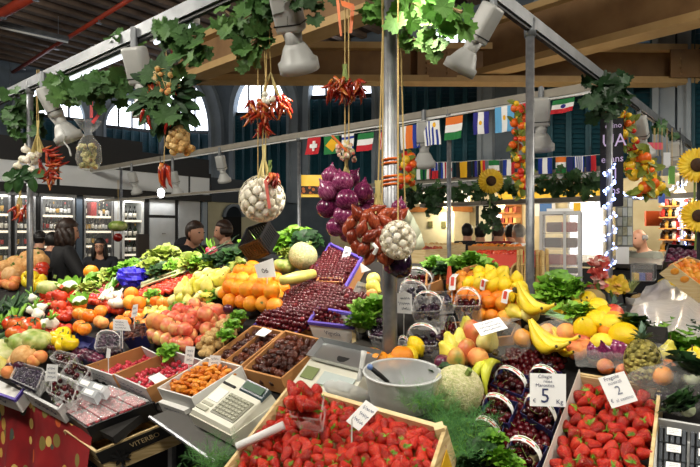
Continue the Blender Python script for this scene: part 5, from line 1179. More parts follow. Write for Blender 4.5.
# sunflowers
def sunflower(c, R, lab, face=V((0, -1, 0))):
    f = face.normalized(); a = f.orthogonal().normalized(); b = f.cross(a); r = thing('sunflower', lab, 'sunflower', c); part(r, 'flower_disc', G().ball(c + f * .01, (R * .42, R * .2, R * .42), 16, 8), mat('sunflower_disc', ['#2c1a0a', '#4a2c12'], .8, rand=0, ns=40))
    g = G()
    for ring in range(2):
        for i in range(18): t = 2 * PI * (i + ring * .5) / 18; d = a * math.cos(t) + b * math.sin(t); g.leaf(c + d * R * .3 - f * .008 * ring, d + f * .1, f, R * .75, R * .3, .15, k=4)
    part(r, 'petals', g, mat('sunflower_petal', ['#e0a90c', '#f2c81e', '#f6da4a'], .5, rand=0, ns=12)); part(r, 'stem', G().tube([c - f * .02, c - f * .05 - V((0, 0, R)), c - f * .06 - V((0, 0, R * 2.2))], R * .06, 6), stem_g); return r
sunflower(on_y(491, 181, 6.6), .15, 'sunflower hanging among the flags of the lower row')
sunflower(on_y(697, 165, 3.9), .12, 'upper of the two large sunflowers beyond the lit post', V((-.3, -1, 0))); sunflower(on_y(698, 216, 3.9), .11, 'lower of the two large sunflowers beyond the lit post', V((-.3, -1, .1)))
r_ = thing('wooden_pole', 'thin dark pole carrying the two sunflowers', 'pole', on_y(699, 300, 4.0)); part(r_, 'pole_shaft', G().tube([on_y(699, 330, 4.0), on_y(699, 150, 4.0)], .015, 8), m_dark)
# ------------------------------------------------------------------ sloping display and counters
m_deck = mat('display_cloth_dark', ['#14110f', '#1d1916'], .9, rand=0, ns=4)
m_count = mat('counter_board', ['#35322e', '#45413c'], .5, rand=0)
def deck(s0, s1, t0, t1, lab):
    r = thing('display_counter', lab, 'display counter', V((stw((s0 + s1) / 2, t0).x, stw((s0 + s1) / 2, t0).y, 0)))
    q = [stw(s0, t0), stw(s1, t0), stw(s1, t1), stw(s0, t1)]
    part(r, 'sloping_top', G().hexa([p - ND * .04 for p in q], [p - ND * .004 for p in q]), m_deck)
    for s in (s0 + .05, (s0 + s1) / 2, s1 - .05):
        for t in (t0 + .06, t1 - .06): p = stw(s, t, -.04); part(r, 'leg', G().tube([V((p.x, p.y, 0)), p], .02, 6), steel)
    b = [V((p.x, p.y, 0)) for p in q]; a1 = ND * -.03; part(r, 'back_board', G().slab([b[3], b[2], q[2] + a1, q[3] + a1], .012), m_dark)
    part(r, 'under_shelf', G().hexa([b[0] + UD * .12 + V((0, 0, .2)), b[1] + UD * .12 + V((0, 0, .2)), b[2] + V((0, 0, .2)), b[3] + V((0, 0, .2))], [p + V((0, 0, .02)) for p in (b[0] + UD * .12 + V((0, 0, .2)), b[1] + UD * .12 + V((0, 0, .2)), b[2] + V((0, 0, .2)), b[3] + V((0, 0, .2)))]), m_dark)
    return r
deck(-3.05, -.98, -.66, .84, 'long dark sloping display carrying the peaches, pears and raspberry trays')
deck(-4.3, -3.055, -.66, .24, 'dark sloping display carrying tomatoes and squash near the woman in black')
deck(.055, .3, -.47, .64, 'narrow dark sloping display under the citrus heap')
deck(-.975, .05, -.47, .86, 'dark sloping display under the tills, dates and cherries')
deck(.305, .84, -.6, .5, 'dark sloping display under the lemons and cherry baskets')
deck(.845, 1.7, -.6, .3, 'dark sloping display under the strawberries and blueberries')
deck(-5.6, -4.305, -.3, .5, 'low dark display behind the spring onions at the stall end')
# flat counter behind the lemons, round the side of the stall
r_ = thing('side_counter', 'grey flat counter behind the lemons and pineapple', 'counter', uv(2.0, -.3, 0))
part(r_, 'counter_top', gbox(2.45, -.45, 1.03, 3.2, 1.5, .04), m_count); part(r_, 'counter_front', gbox(.9, -.45, .5, .03, 1.4, 1.0), m_dark); part(r_, 'counter_side', gbox(2.4, -1.15, .5, 3.0, .03, 1.0), m_dark); part(r_, 'counter_side', gbox(2.4, .28, .5, 3.0, .03, 1.0), m_dark)
r_ = thing('side_counter', 'flat counter inside the stall behind the black crate and greens', 'counter', uv(1.7, 2.5, 0))
part(r_, 'counter_top', gbox(2.0, 2.4, 1.32, 1.9, 3.6, .04), m_count); part(r_, 'counter_side', gbox(1.15, 2.4, .64, .03, 3.4, 1.28), m_dark); part(r_, 'counter_side', gbox(2.9, 2.4, .64, .03, 3.4, 1.28), m_dark)
r_ = thing('side_counter', 'counter of the neighbouring stall in front of the bar', 'counter', uv(5.0, .8, 0))
part(r_, 'counter_top', gbox(4.8, 1.2, 1.3, 2.0, 5.0, .04), m_count); part(r_, 'counter_front', gbox(3.85, 1.2, .63, .03, 4.9, 1.26), m_dark)
# floral cloth hanging off the front
def cloth():
    g = G(); K = 40; rows = 10; a, b = stw(-4.3, -.665), stw(-1.12, -.665); out = -(UD)
    for j in range(rows + 1):
        for i in range(K + 1):
            p = a.lerp(b, i / K); z = p.z - .02 - (p.z - .12) * j / rows; w = .03 * math.sin(i * 1.15 + .6 * math.sin(i * .4)) * (j / rows) ** .6 + .05 * j / rows
            g.v.append(tuple(V((p.x, p.y, z)) + out * (w + .012)))
    for j in range(rows):
        for i in range(K): g.f.append([j * (K + 1) + i, (j + 1) * (K + 1) + i, (j + 1) * (K + 1) + i + 1, j * (K + 1) + i + 1]); g.m.append(0)
    return g
mcl = mat('floral_red_cloth', ['#750d12', '#9a1218', '#b0221f'], .8, rand=0, ns=4); nt = mcl.node_tree; N_, L_ = nt.nodes, nt.links; bs_ = N_['Principled BSDF']
base_ = bs_.inputs['Base Color'].links[0].from_socket; tc_ = N_.new('ShaderNodeTexCoord'); vo_ = N_.new('ShaderNodeTexVoronoi'); vo_.inputs['Scale'].default_value = 10; L_.new(tc_.outputs['Object'], vo_.inputs['Vector'])
rp_ = N_.new('ShaderNodeValToRGB'); rp_.color_ramp.interpolation = 'CONSTANT'; sc_ = N_.new('ShaderNodeSeparateColor'); L_.new(vo_.outputs['Color'], sc_.inputs['Color']); L_.new(sc_.outputs['Red'], rp_.inputs['Fac'])
for i_, (p_, c_) in enumerate(((0, '#d0a445'), (.3, '#4c5448'), (.5, '#8a7a3a'), (.66, '#d9602a'), (.8, '#e6c46a'))):
    e_ = rp_.color_ramp.elements[i_] if i_ < 2 else rp_.color_ramp.elements.new(p_); e_.position = p_; e_.color = (*srgb(c_), 1)
mu_ = N_.new('ShaderNodeMath'); mu_.operation = 'LESS_THAN'; mu_.inputs[1].default_value = .36; L_.new(vo_.outputs['Distance'], mu_.inputs[0])
mx_ = N_.new('ShaderNodeMix'); mx_.data_type = 'RGBA'; L_.new(mu_.outputs[0], mx_.inputs['Factor']); L_.new(base_, mx_.inputs['A']); L_.new(rp_.outputs['Color'], mx_.inputs['B']); L_.new(mx_.outputs['Result'], bs_.inputs['Base Color'])
solo('tablecloth', 'red floral cloth hanging from the front of the display', 'tablecloth', cloth(), mcl, None, True)

# ------------------------------------------------------------------ front edge, wine shop end: white boxes and berry trays
t1, q1, b1, n1 = tray('fruit_box', 'white cardboard box with a purple rim at the stall front', 'box', ((-30, 384), (15, 400), (34, 376), (-10, 364)), .075, .07, [card_white, card_white, card_white, card_white], .006, purple_ink)
t2, q2, b2, n2 = tray('fruit_box', 'white cardboard box of dark berry punnets beside the black tray', 'box', ((24, 392), (58, 410), (84, 384), (48, 370)), .075, .07, card_white, .006, card_side)
for (t_, q_, b_) in ((t1, q1, b1), (t2, q2, b2)):
    scribble(t_, [b_[0].lerp(q_[0], .2) - UD * .002, b_[1].lerp(q_[1], .2) - UD * .002, b_[1].lerp(q_[1], .8) - UD * .002, b_[0].lerp(q_[0], .8) - UD * .002], 1, ink_grey, 'printed_logo', thick=.25)
def punnet(lab, quad, depth, h, m=None, group=None, name='punnet', taper=.12, handle=None, hm=None, rim=True):
    q = [at(x, y, h) for x, y in quad]; n = (q[1] - q[0]).cross(q[3] - q[0]).normalized(); c = sum(q, V((0, 0, 0))) / 4; b = [p + (c - p) * taper - n * depth for p in q]
    m = m or clear; r = thing(name, lab, 'punnet' if name == 'punnet' else 'basket', sum(b, V((0, 0, 0))) / 4, group); g = G()
    for i in range(4): j = (i + 1) % 4; inn = (c - (q[i] + q[j]) / 2).normalized() * .0015; g.hexa([b[i], b[j], b[j] + inn, b[i] + inn], [q[i], q[j], q[j] + inn, q[i] + inn])
    g.hexa([p - n * .001 for p in b], b); part(r, 'tub', g, m)
    if rim:
        g = G(); k = [q[i].lerp(q[(i + 1) % 4], t) for i in range(4) for t in (.08, .92)]; g.tube(k + [k[0]], .0028, 5); part(r, 'rim', g, m)
    if handle:
        a_, b_ = (q[0] + q[3]) / 2, (q[1] + q[2]) / 2; hh, w = handle; up = (n * .7 + V((0, 0, .6))).normalized(); sd = (q[3] - q[0]).normalized() * w; K = 12; g = G()
        P = [a_.lerp(b_, .5 - .5 * math.cos(PI * k / K)) + up * hh * math.sin(PI * k / K) for k in range(K + 1)]
        for k in range(K): g.hexa([P[k] - sd, P[k + 1] - sd, P[k + 1] + sd, P[k] + sd], [x + up * .0015 for x in (P[k] - sd, P[k + 1] - sd, P[k + 1] + sd, P[k] + sd)])
        ho = part(r, 'paper_handle', g, hm or paper)
        g = G(); up2 = up * .002
        for k in range(2, K - 2): f_ = .55; g.add([P[k] - sd * f_ + up2, P[k + 1] - sd * f_ + up2, P[k + 1] - sd * .05 + up2, P[k] - sd * .05 + up2], [(0, 1, 2, 3)]) if k % 3 else None
        part(ho, 'printed_band', g, red_paper)
        g = G()
        for k in range(2, K - 2): g.add([P[k] + sd * .2 + up2, P[k + 1] + sd * .2 + up2, P[k + 1] + sd * .7 + up2, P[k] + sd * .7 + up2], [(0, 1, 2, 3)]) if k % 4 else None
        part(ho, 'printed_band', g, stem_g)
    return r, q, b, n
def filled(lab, quad, depth, h, k, d, ilab, icat, igroup, layers=1, bump=0., drop=.006, **kw):
    cap = kw.pop('cap', None); keep = kw.pop('keep', 1.)
    r, q, b, n = punnet(lab, quad, depth, h, **kw); return fill(q, n, k, d, ilab, icat, igroup, drop, layers, keep, bump=bump, cap=cap), q, n
filled('clear punnet of blackberries standing by the white purple box', ((10, 378), (36, 390), (44, 369), (18, 362)), .055, .12, 'blackberry', .026, 'blackberry in the clear punnet by the purple rimmed box', 'berry', 'blackberries by the purple rimmed box')
filled('clear punnet of dark cherries at the front of the white box', ((46, 391), (71, 403), (78, 384), (54, 375)), .06, .12, 'dark_cherry', .025, 'dark cherry in the clear punnet at the front of the white box', 'cherry', 'cherries in the front punnet', cap=18)
filled('clear punnet of dark cherries behind the first, near the clamshells', ((60, 374), (80, 384), (90, 368), (70, 360)), .06, .11, 'dark_cherry', .025, 'dark cherry in the middle clear punnet near the clamshells', 'cherry', 'cherries in the middle punnet', cap=18)
filled('low punnet of cherries behind the price card', ((49, 358), (70, 364), (77, 355), (57, 350)), .05, .10, 'dark_cherry', .025, 'dark cherry in the low punnet behind the price card', 'cherry', 'cherries in the low punnet', cap=14)
heap('dark_cherry', ((41, 358), (62, 352), (58, 342), (48, 341)), .032, 'large dark cherry heaped above the melons and price card', 'cherry', 'cherries heaped by the bananas', layers=2, h=.06, cap=16)
for i, (cx, cy) in enumerate(((88, 392), (84, 383), (97, 387))):
    q = [at(x, y, .11) for x, y in ((cx - 9, cy + 1), (cx + 6, cy + 7), (cx + 11, cy - 1), (cx - 4, cy - 6))]; n = (q[1] - q[0]).cross(q[3] - q[0]).normalized()
    r_ = thing('clamshell_box', ['small clear clamshell with a white lid label at the box corner', 'small clear clamshell behind the first one', 'small clear clamshell leaning on the raspberry box'][i], 'clamshell box', q[0]); c = sum(q, V((0, 0, 0))) / 4
    part(r_, 'clear_box', G().hexa([p - n * .035 for p in q], [p + (c - p) * .08 for p in q]), film('clamshell_film', .6, '#dfe6ea', .1)); part(r_, 'paper_label', G().hexa([p + (c - p) * .45 + n * .001 for p in q], [p + (c - p) * .45 + n * .003 for p in q]), paper)
    for p in spots_in([(cx - 6, cy + 2), (cx + 4, cy + 5), (cx + 8, cy - 1), (cx - 3, cy - 4)], .018, .075): spawn('blackberry', TRS(p, rrot(), .017), 'blackberry shut in a small clear clamshell', 'berry', 'berries in the clamshells')
# black tray of filmed raspberry punnets
tb, qb, bb, nb = tray('black_tray', 'black plastic tray of filmed raspberry punnets at the stall corner', 'tray', ((52, 404), (86, 428), (154, 402), (111, 385)), .075, .03, black_plastic, .008)
RASP = []
k = 0
for i in range(2):
    for j in range(4):
        def B(a, b): return qb[0].lerp(qb[1], a).lerp(qb[3].lerp(qb[2], a), b) + nb * .008
        a0, a1, b0, b1 = .04 + .47 * i, .49 + .47 * i, .03 + .24 * j, .25 + .24 * j
        q = [B(a0, b0), B(a1, b0), B(a1, b1), B(a0, b1)]; c = sum(q, V((0, 0, 0))) / 4; rr = thing('punnet', 'filmed raspberry punnet in the black tray, ' + ['outer', 'inner'][i] + ' row, ' + ['at the stall corner end', 'second from the stall corner', 'third from the stall corner', 'next to the raspberry boxes'][j], 'punnet', c - nb * .05)
        g = G(); bt = [p + (c - p) * .12 - nb * .05 for p in q]
        for s in range(4): e = (s + 1) % 4; inn = (c - (q[s] + q[e]) / 2).normalized() * .0015; g.hexa([bt[s], bt[e], bt[e] + inn, bt[s] + inn], [q[s], q[e], q[e] + inn, q[s] + inn])
        part(rr, 'tub', g, clear); part(rr, 'cling_film', G().hexa(q, [p + nb * .0015 for p in q]), cling)
        fill(q, nb, 'raspberry', .022, 'raspberry under film in the black tray', 'raspberry', 'raspberries in the black tray', .004, 1, .95, sp=1.0, inset=.6)
# slatted wooden crate below
tc2, qc, bc, nc = tray('wooden_crate', 'wooden crate printed in black standing under the black tray', 'crate', ((64, 430), (95, 452), (170, 421), (134, 405)), .12, -.05, wood, .01, slots=True, corner=.0)
P0, P1, P2, P3_ = bc[1], bc[2], qc[2], qc[1]; o_ = (P1 - P0).cross(P3_ - P0).normalized() * .003
part(tc2, 'printed_panel', G().slab([P0.lerp(P3_, .45) + o_, P1.lerp(P2, .45) + o_, P2.lerp(P1, .05) + o_, P3_.lerp(P0, .05) + o_], .002), m_dark)
text(tc2, 'VITERBO', P0.lerp(P1, .62).lerp(P3_.lerp(P2, .62), .72) + o_ * 2.2, P1 - P0, P3_ - P0, .032, wood)
g = G(); c = P0.lerp(P1, .25).lerp(P3_.lerp(P2, .25), .45) + o_ * 2.3; e1, e2 = (P1 - P0).normalized(), (P3_ - P0).normalized()
for i in range(8): a = i * PI / 4; g.leaf(c, e1 * math.cos(a) + e2 * math.sin(a), o_, .045, .018, 0, k=3)
part(tc2, 'printed_star', g, m_dark)
# raspberry boxes
tA, qA, bA, nA = tray('raspberry_box', 'brown and white box of raspberries nearer the dark punnets', 'box', ((84, 366), (112, 375.5), (160, 355), (142, 346)), .075, .09, [card_side, card_brown, card_side, card_brown], .006, None)
tB, qB, bB, nB = tray('raspberry_box', 'brown and white box of raspberries with a white card, beside the apricots', 'box', ((112.5, 374), (146, 389), (206, 361), (171, 350)), .08, .09, [card_side, card_brown, card_side, card_brown], .006, None)
fill(qA, nA, 'raspberry', .024, 'raspberry in the box nearer the dark punnets', 'raspberry', 'raspberries in the first box', .045, 1, .9, sp=.95, cap=70, keep_fn=lambda a, b: b > .15)
fill(qB, nB, 'raspberry', .024, 'raspberry in the box beside the apricots', 'raspberry', 'raspberries in the second box', .035, 1, .95, sp=.95, cap=90, keep_fn=lambda a, b: b > .1)
q = [qB[0].lerp(qB[1], a).lerp(qB[3].lerp(qB[2], a), b) - nB * .03 for a, b in ((.45, .3), (.95, .22), (.95, .42), (.45, .5))]; r_ = thing('paper_slip', 'white slip of paper lying among the raspberries', 'paper', q[0]); part(r_, 'slip_sheet', G().slab(q, .002), paper)
for t_, q_, b_ in ((tA, qA, bA), (tB, qB, bB)):
    o_ = -US * .003
    scribble(t_, [b_[0].lerp(q_[0], .15) + o_, b_[1].lerp(q_[1], .15) + o_, b_[1].lerp(q_[1], .85) + o_, b_[0].lerp(q_[0], .85) + o_], 2, ink_grey, 'printed_text', thick=.1)
    g = G()
    for f_ in (.25, .5, .75): p = b_[0].lerp(b_[1], f_).lerp(q_[0].lerp(q_[1], f_), .02); g.box(p + o_, (.022, .006, .012), ROTP)
    part(t_, 'hand_slot', g, m_dark)
# apricots in a white box on a small carton
tC, qC, bC, nC = tray('apricot_box', 'white box of dried apricots beside the till', 'box', ((157, 388), (191, 398), (242, 366), (207, 357)), .06, .115, [card_white] * 4, .006, None)
fill(qC, nC, 'apricot', .036, 'dried apricot in the white box beside the till', 'dried apricot', 'dried apricots in the white box', .008, 2, 1., sp=.85, bump=.025)
q = [at(x, y, .055) for x, y in ((158, 402), (184, 411), (240, 378), (212, 369))]; n = (q[1] - q[0]).cross(q[3] - q[0]).normalized()
r_ = thing('small_carton', 'white carton with a grey picture supporting the apricot box', 'box', q[0] - n * .055); part(r_, 'carton_body', G().hexa([p - n * .052 for p in q], q), card_white)
o_ = -US * .002; A_ = [q[0].lerp(q[1], .1) - n * .045 + o_, q[0].lerp(q[1], .9) - n * .045 + o_, q[0].lerp(q[1], .9) - n * .008 + o_, q[0].lerp(q[1], .1) - n * .008 + o_]; scribble(r_, A_, 2, ink_grey, 'printed_picture', thick=.15)
# date boxes
tD, qD, bD, nD = tray('date_box', 'brown box of dark dates beside the weighing scale', 'box', ((242, 369), (281, 379), (327, 340), (285, 330)), .075, .09, card_brown, .008, None)
fill(qD, nD, 'date', .042, 'dark dried date in the box beside the scale', 'dried date', 'dates in the box beside the scale', .006, 2, 1., sp=.92, bump=.015)
tE, qE, bE, nE = tray('date_box', 'brown box of dates divided down the middle, beside the dried figs', 'box', ((211, 356), (240, 366.5), (284, 331), (253, 325)), .07, .08, card_brown, .008, None)
fill(qE, nE, 'date', .040, 'dark dried date in the divided box beside the figs', 'dried date', 'dates in the divided box', .01, 2, 1., sp=.92, bump=.01)
dv = [(qE[0] + qE[1]) / 2 - nE * .05, (qE[2] + qE[3]) / 2 - nE * .05, (qE[2] + qE[3]) / 2 + nE * .004, (qE[0] + qE[1]) / 2 + nE * .004]; part(tE, 'divider', G().slab(dv, .004), card_brown)
r_ = thing('paper_slip', 'white folded paper on the divided date box', 'paper', at(264, 331, .1)); part(r_, 'slip_sheet', G().slab([at(x, y, .1) for x, y in ((255, 335), (264, 337), (272, 331), (263, 328))], .003), paper)
# dried figs and greens
heap('fig', ((196, 352), (206, 360), (216, 350), (240, 328), (246, 318), (228, 318), (212, 332), (203, 342)), .05, 'pale dried fig heaped behind the raspberry card', 'dried fig', 'dried figs in the heap', h=.04, layers=2, sp=.8)
for px, py, lab in ((225, 335, 'tall green leaf tuft standing among the dried figs'), (238, 316, 'green leaf tuft between the oranges and figs'), (232, 325, 'green sprig over the dried figs beside the tall tuft')): one('lettuce', px, py, .07, lab, 'leaf tuft', h=.08, R=Matrix.Rotation(.2, 3, 'X'))

# ------------------------------------------------------------------ stall end: tomatoes, squash, spring onions, persimmons
heap('tomato', ((31, 308), (51, 313), (76, 303), (80, 291), (62, 290), (46, 297)), .08, 'large red tomato heaped behind the white fennel', 'tomato', 'large tomatoes in the heap', h=.03, layers=2, sp=1.0)
for i, (px, py) in enumerate(((13, 323), (19, 324), (25, 327), (32, 326), (37, 325), (17, 333), (24, 334))): one('ribbed_tomato', px, py, .12, ['big ribbed tomato at the outer end of the row', 'big ribbed tomato, second from the outer end', 'big ribbed tomato in the middle of the row', 'big ribbed tomato next to the fennel', 'big orange ribbed tomato touching the fennel', 'ribbed tomato below the row beside the courgette', 'ribbed tomato below the row above the striped squash'][i], 'ribbed tomato', h=.04 + .02 * (i % 2))
for px, py, d, lab in ((33, 299, .11, 'white fennel bulb highest beside the tomatoes'), (32, 310, .11, 'white fennel bulb by the tomato stems'), (41, 308, .11, 'white fennel bulb touching the tomatoes'), (38, 315, .12, 'white fennel bulb lowest of the three'), (52, 323, .12, 'long white fennel lying on its side'), (45, 324, .11, 'white fennel lying beside the ribbed tomatoes')): one('fennel', px, py, d * .8, lab, 'fennel', h=.05, R=rrot(1.4))
for px, py, d, lab in ((26, 343, .17, 'green striped ribbed squash below the ribbed tomatoes'), (38, 340, .17, 'pale ribbed squash beside the yellow peppers'), (5, 352, .17, 'grey green ribbed squash at the outer end'), (52, 289, .18, 'large striped green squash in front of the woman in black')): one('squash', px, py, d, lab, 'squash', h=.05, R=Matrix.Rotation(rnd(-.5, .5), 3, 'X') @ Matrix.Rotation(rnd(-.4, .4), 3, 'Y'))
for px, py, d, lab in ((24, 357, .13, 'small yellow melon beside the peaches'), (17, 362, .1, 'small ripe melon at the outer box')): one('yellow_melon', px, py, d, lab, 'melon', h=.06)
for px, py, k_, d, lab in ((40, 357, 'peach', .075, 'peach lying alone by the price card'), (34, 361, 'peach', .07, 'peach beside the small melon'), (12, 367, 'plum', .07, 'dark plum above the blackberry punnet'), (20, 366, 'plum', .07, 'plum next to the peach above the blackberries'), (3, 366, 'pear', .09, 'green pear at the outer purple box'), (8, 372, 'peach', .07, 'orange peach in the purple rimmed box')): one(k_, px, py, d, lab, k_, h=.07)
for i, (px, py) in enumerate(((58, 337), (63, 335), (66, 340), (70, 344), (64, 345), (60, 341))): one('yellow_pepper', px, py, .1, 'yellow bell pepper ' + ['touching the pale squash', 'highest of the group', 'behind the dark grapes', 'lowest, beside the fig basket', 'above the heaped cherries', 'between the squash and the fig basket'][i], 'pepper', h=.05)
for px, py, lab in ((3, 338, 'dark green courgette pointing at the ribbed tomatoes'), (9, 340, 'second dark courgette beside the striped squash')): one('courgette', px, py, .28, lab, 'courgette', h=.03, R=ROTP @ Matrix.Rotation(1.45, 3, 'X') @ Matrix.Rotation(.3, 3, 'Y'), lift=.15)
def leeks(lab, a, b, n, w, L, h, mw=leek_white, ml=leaf_dark, r=.012, fan=1.):
    A, B = at(*a, h), at(*b, h); d = (B - A).normalized(); s = d.cross(ND).normalized(); r_ = thing('leek_bunch', lab, 'leeks', A); gw, gl = G(), G()
    for i in range(n):
        o = s * rnd(-w, w) + ND * rnd(0, w * .6); e = (d + s * rnd(-.12, .12) * fan + ND * rnd(0, .08)).normalized(); p = A + o; gw.tube([p, p + e * L * .35, p + e * L * .45], [r * .9, r, r * .8], 7)
        for j in range(3): gl.leaf(p + e * L * .42, e + s * rnd(-.22, .22) * fan + ND * rnd(0, .2), ND, L * rnd(.45, .65), r * 2.6, rnd(.0, .15), k=4)
    part(r_, 'white_shafts', gw, mw, True); part(r_, 'green_leaves', gl, ml); return r_
leeks('green leafy bunch of spring onions at the outer end of the display', (10, 326), (24, 290), 14, .08, .5, .06, leaf_bright, leaf_dark, .012, 2.)
leeks('second green bunch of spring onions beside the first', (0, 330), (10, 294), 12, .07, .5, .05, leaf_bright, leaf_bright, .012, 2.)
leeks('long leeks with white ends lying across the cherry tomatoes', (142, 286), (196, 268), 8, .03, .7, .07, leek_white, leaf_dark, .006)
leeks('spring onions lying beside the white garlic in the middle', (104, 300), (116, 286), 7, .03, .3, .08, leek_white, leaf_bright, .009)
heap('radish', ((84, 298), (104, 298), (118, 284), (104, 283), (88, 290)), .045, 'pink radish heaped before the woman in black', 'radish', 'radishes in the heap', h=.03, layers=1)
heap('small_tomato', ((84, 304), (99, 306), (108, 298), (88, 296)), .045, 'small red tomato in the heap beside the white price card', 'cherry tomato', 'small tomatoes by the card', h=.03)
heap('persimmon', ((75, 321), (92, 324), (94, 307), (77, 304)), .085, 'orange persimmon heaped on the tomato side of the blue baskets', 'persimmon', 'persimmons by the tomatoes', h=.05, layers=2)
heap('persimmon', ((68, 333), (80, 337), (92, 328), (80, 325)), .075, 'orange persimmon in the dark blue basket below the heap', 'persimmon', 'persimmons in the lower basket', h=.07)
heap('persimmon', ((92, 316), (102, 320), (108, 310), (97, 308)), .08, 'orange persimmon beside the leaning blue tray', 'persimmon', 'persimmons by the blue tray', h=.04)
heap('small_tomato', ((45, 318), (60, 322), (76, 316), (70, 308), (55, 310)), .05, 'reddish small tomato lying between the fennel and persimmons', 'cherry tomato', 'small tomatoes by the fennel', h=.02)
def bluebox(lab, quad, depth, h, kd=None, d=.05, ilab=None, icat=None, ig=None, layers=1, bump=.02, handle=None, keep=1.):
    r, q, b, n = punnet(lab, quad, depth, h, blue_card, None, 'blue_basket', .1, handle, None, False)
    if kd: fill(q, n, kd, d, ilab, icat, ig, .0, layers, keep, bump=bump)
    return r
bluebox('dark blue basket of figs beside the yellow peppers', ((66, 343), (86, 350), (95, 338), (77, 333)), .05, .08)
bluebox('blue basket of dark figs with green stalks before the raspberry box', ((76, 357), (98, 364), (104, 352), (84, 346)), .05, .08, 'plum', .045, 'small dark fig in the blue basket before the raspberry box', 'fig', 'figs in the blue basket', 1)
bluebox('low blue tray leaning under the white garlic', ((96, 322), (112, 330), (130, 312), (112, 306)), .06, .04)
bluebox('dark blue box of dates with a white tag', ((123, 339), (146, 336), (145, 323), (124, 326)), .07, .11, 'date', .03, 'small date in the dark blue box', 'dried date', 'dates in the dark blue box', 1)
bluebox('blue box of persimmons under the price tag by the peaches', ((122, 316), (142, 320), (152, 306), (134, 302)), .05, .06, 'persimmon', .07, 'orange persimmon in the blue box by the peaches', 'persimmon', 'persimmons in the blue box')
heap('mandarin', ((105, 332), (128, 326), (136, 316), (118, 318)), .065, 'small orange in the heap behind the clear grape punnet', 'mandarin', 'small oranges behind the grape punnet', h=.05)
heap('mandarin', ((122, 308), (140, 306), (142, 294), (128, 292)), .085, 'small orange in the heap beside the white garlic', 'mandarin', 'small oranges beside the garlic', h=.05, layers=2)
filled('square clear punnet of black grapes before the blue date box', ((94, 348), (119, 346), (121, 331), (98, 332)), .075, .12, 'grape', .03, 'black grape in the square clear punnet', 'grape', 'grapes in the square punnet', 2, 0, .01, handle=(.05, .006), hm=paper)
for px, py, lab in ((112, 297, 'white garlic bulb beside the spring onions'), (118, 295, 'white garlic bulb touching the small oranges'), (114, 303, 'white garlic bulb above the blue tray'), (119, 303, 'white garlic bulb nearest the leaning blue tray')): one('loose_garlic', px, py, .075, lab, 'garlic', h=.06)
one('cauliflower', 70, 289, .16, 'white cauliflower in front of the woman in black', 'cauliflower', h=.03, R=Matrix.Rotation(.4, 3, 'X'))
one('cauliflower', 80, 303, .12, 'small white cauliflower beside the persimmon heap', 'cauliflower', h=.05, R=Matrix.Rotation(.4, 3, 'X'))
# rows at the far end
for i, (px, py) in enumerate(((6, 268), (15, 264), (23, 266), (32, 266), (40, 262), (28, 259), (12, 275), (36, 257), (18, 272))): one('yellow_melon', px, py, .17, 'peach coloured melon ' + ['at the outer end of the back row', 'second in the back row', 'in the middle of the back row', 'just beside the steel post', 'nearest the woman in black', 'behind the middle of the row', 'at the lower end by the lemons', 'highest, behind the steel post', 'below the middle of the row'][i], 'melon', h=.0, R=rrot(.5))
heap('lemon', ((20, 288), (47, 291), (47, 276), (24, 274)), .085, 'yellow lemon in the far heap beside the steel post', 'lemon', 'lemons in the far heap', h=.02, layers=2)
heap('peach', ((-6, 288), (18, 291), (20, 278), (-4, 276)), .085, 'peach in the far heap beyond the spring onions', 'peach', 'peaches in the far heap', h=.0, layers=2)
heap('tomato', ((32, 276), (46, 278), (46, 266), (36, 265)), .09, 'pink tomato in the far heap beside the woman in black', 'tomato', 'pink tomatoes in the far heap', h=.02)
# ------------------------------------------------------------------ peaches, pears, oranges, cherry tomatoes
heap('apple', ((150, 344), (170, 352), (196, 343), (222, 325), (222, 310), (204, 304), (176, 312), (152, 326)), .08, 'red and yellow apple in the heap beside the raspberry boxes', 'apple', 'apples in the red and yellow heap', h=.02, layers=2, sp=1.)
heap('peach', ((150, 332), (170, 322), (162, 314), (150, 320)), .09, 'orange peach on the basket side of the apples', 'peach', 'peaches beside the apples', h=.08)
heap('pear', ((166, 305), (178, 306), (226, 296), (236, 278), (224, 270), (196, 282), (172, 294)), .072, 'pale yellow green pear in the heap beside the oranges', 'pear', 'pears in the pale heap', h=.06, layers=2, sp=.98)
heap('orange', ((220, 306), (240, 312), (272, 316), (288, 300), (288, 278), (262, 268), (238, 270), (222, 286)), .086, 'big orange in the heap behind the dried figs', 'orange', 'oranges in the big heap', h=.05, layers=2, sp=1.0)
heap('persimmon', ((146, 306), (162, 309), (178, 300), (162, 296)), .07, 'ripe orange persimmon in the row before the cherry tomatoes', 'persimmon', 'persimmons before the cherry tomatoes', h=.03)
for px, py, lab in ((178, 309, 'green leaves over the apples beside the pears'), (210, 296, 'upright green leaf between the pears and oranges'), (168, 352, 'green leaves at the corner of the raspberry box'), (152, 295, 'green leaves beside the long leeks')): one('lettuce', px, py, .09, lab, 'leaf tuft', h=.05, R=Matrix.Rotation(.3, 3, 'X'))
pts_ct = heap('small_tomato', ((122, 302), (150, 300), (192, 284), (202, 274), (186, 273), (158, 284), (132, 294)), .034, 'red cherry tomato in the long strip under the leeks', 'cherry tomato', 'cherry tomatoes in the strip', h=.03, layers=1, sp=.95, cap=190)
one('plum', 228, 309, .05, 'single small red plum on the figs', 'plum', h=.1)
heap('persimmon', ((190, 275), (214, 272), (222, 262), (204, 262)), .08, 'salmon coloured fruit in the heap behind the pears', 'persimmon', 'salmon fruit behind the pears', h=.0)
heap('peach', ((92, 328), (110, 332), (112, 318), (98, 312)), .07, 'peach lying behind the leaning blue tray', 'peach', 'peaches by the blue tray', h=.03)
heap('persimmon', ((128, 330), (150, 334), (152, 318), (140, 316)), .075, 'orange persimmon between the blue boxes and the apples', 'persimmon', 'persimmons by the apples', h=.03)
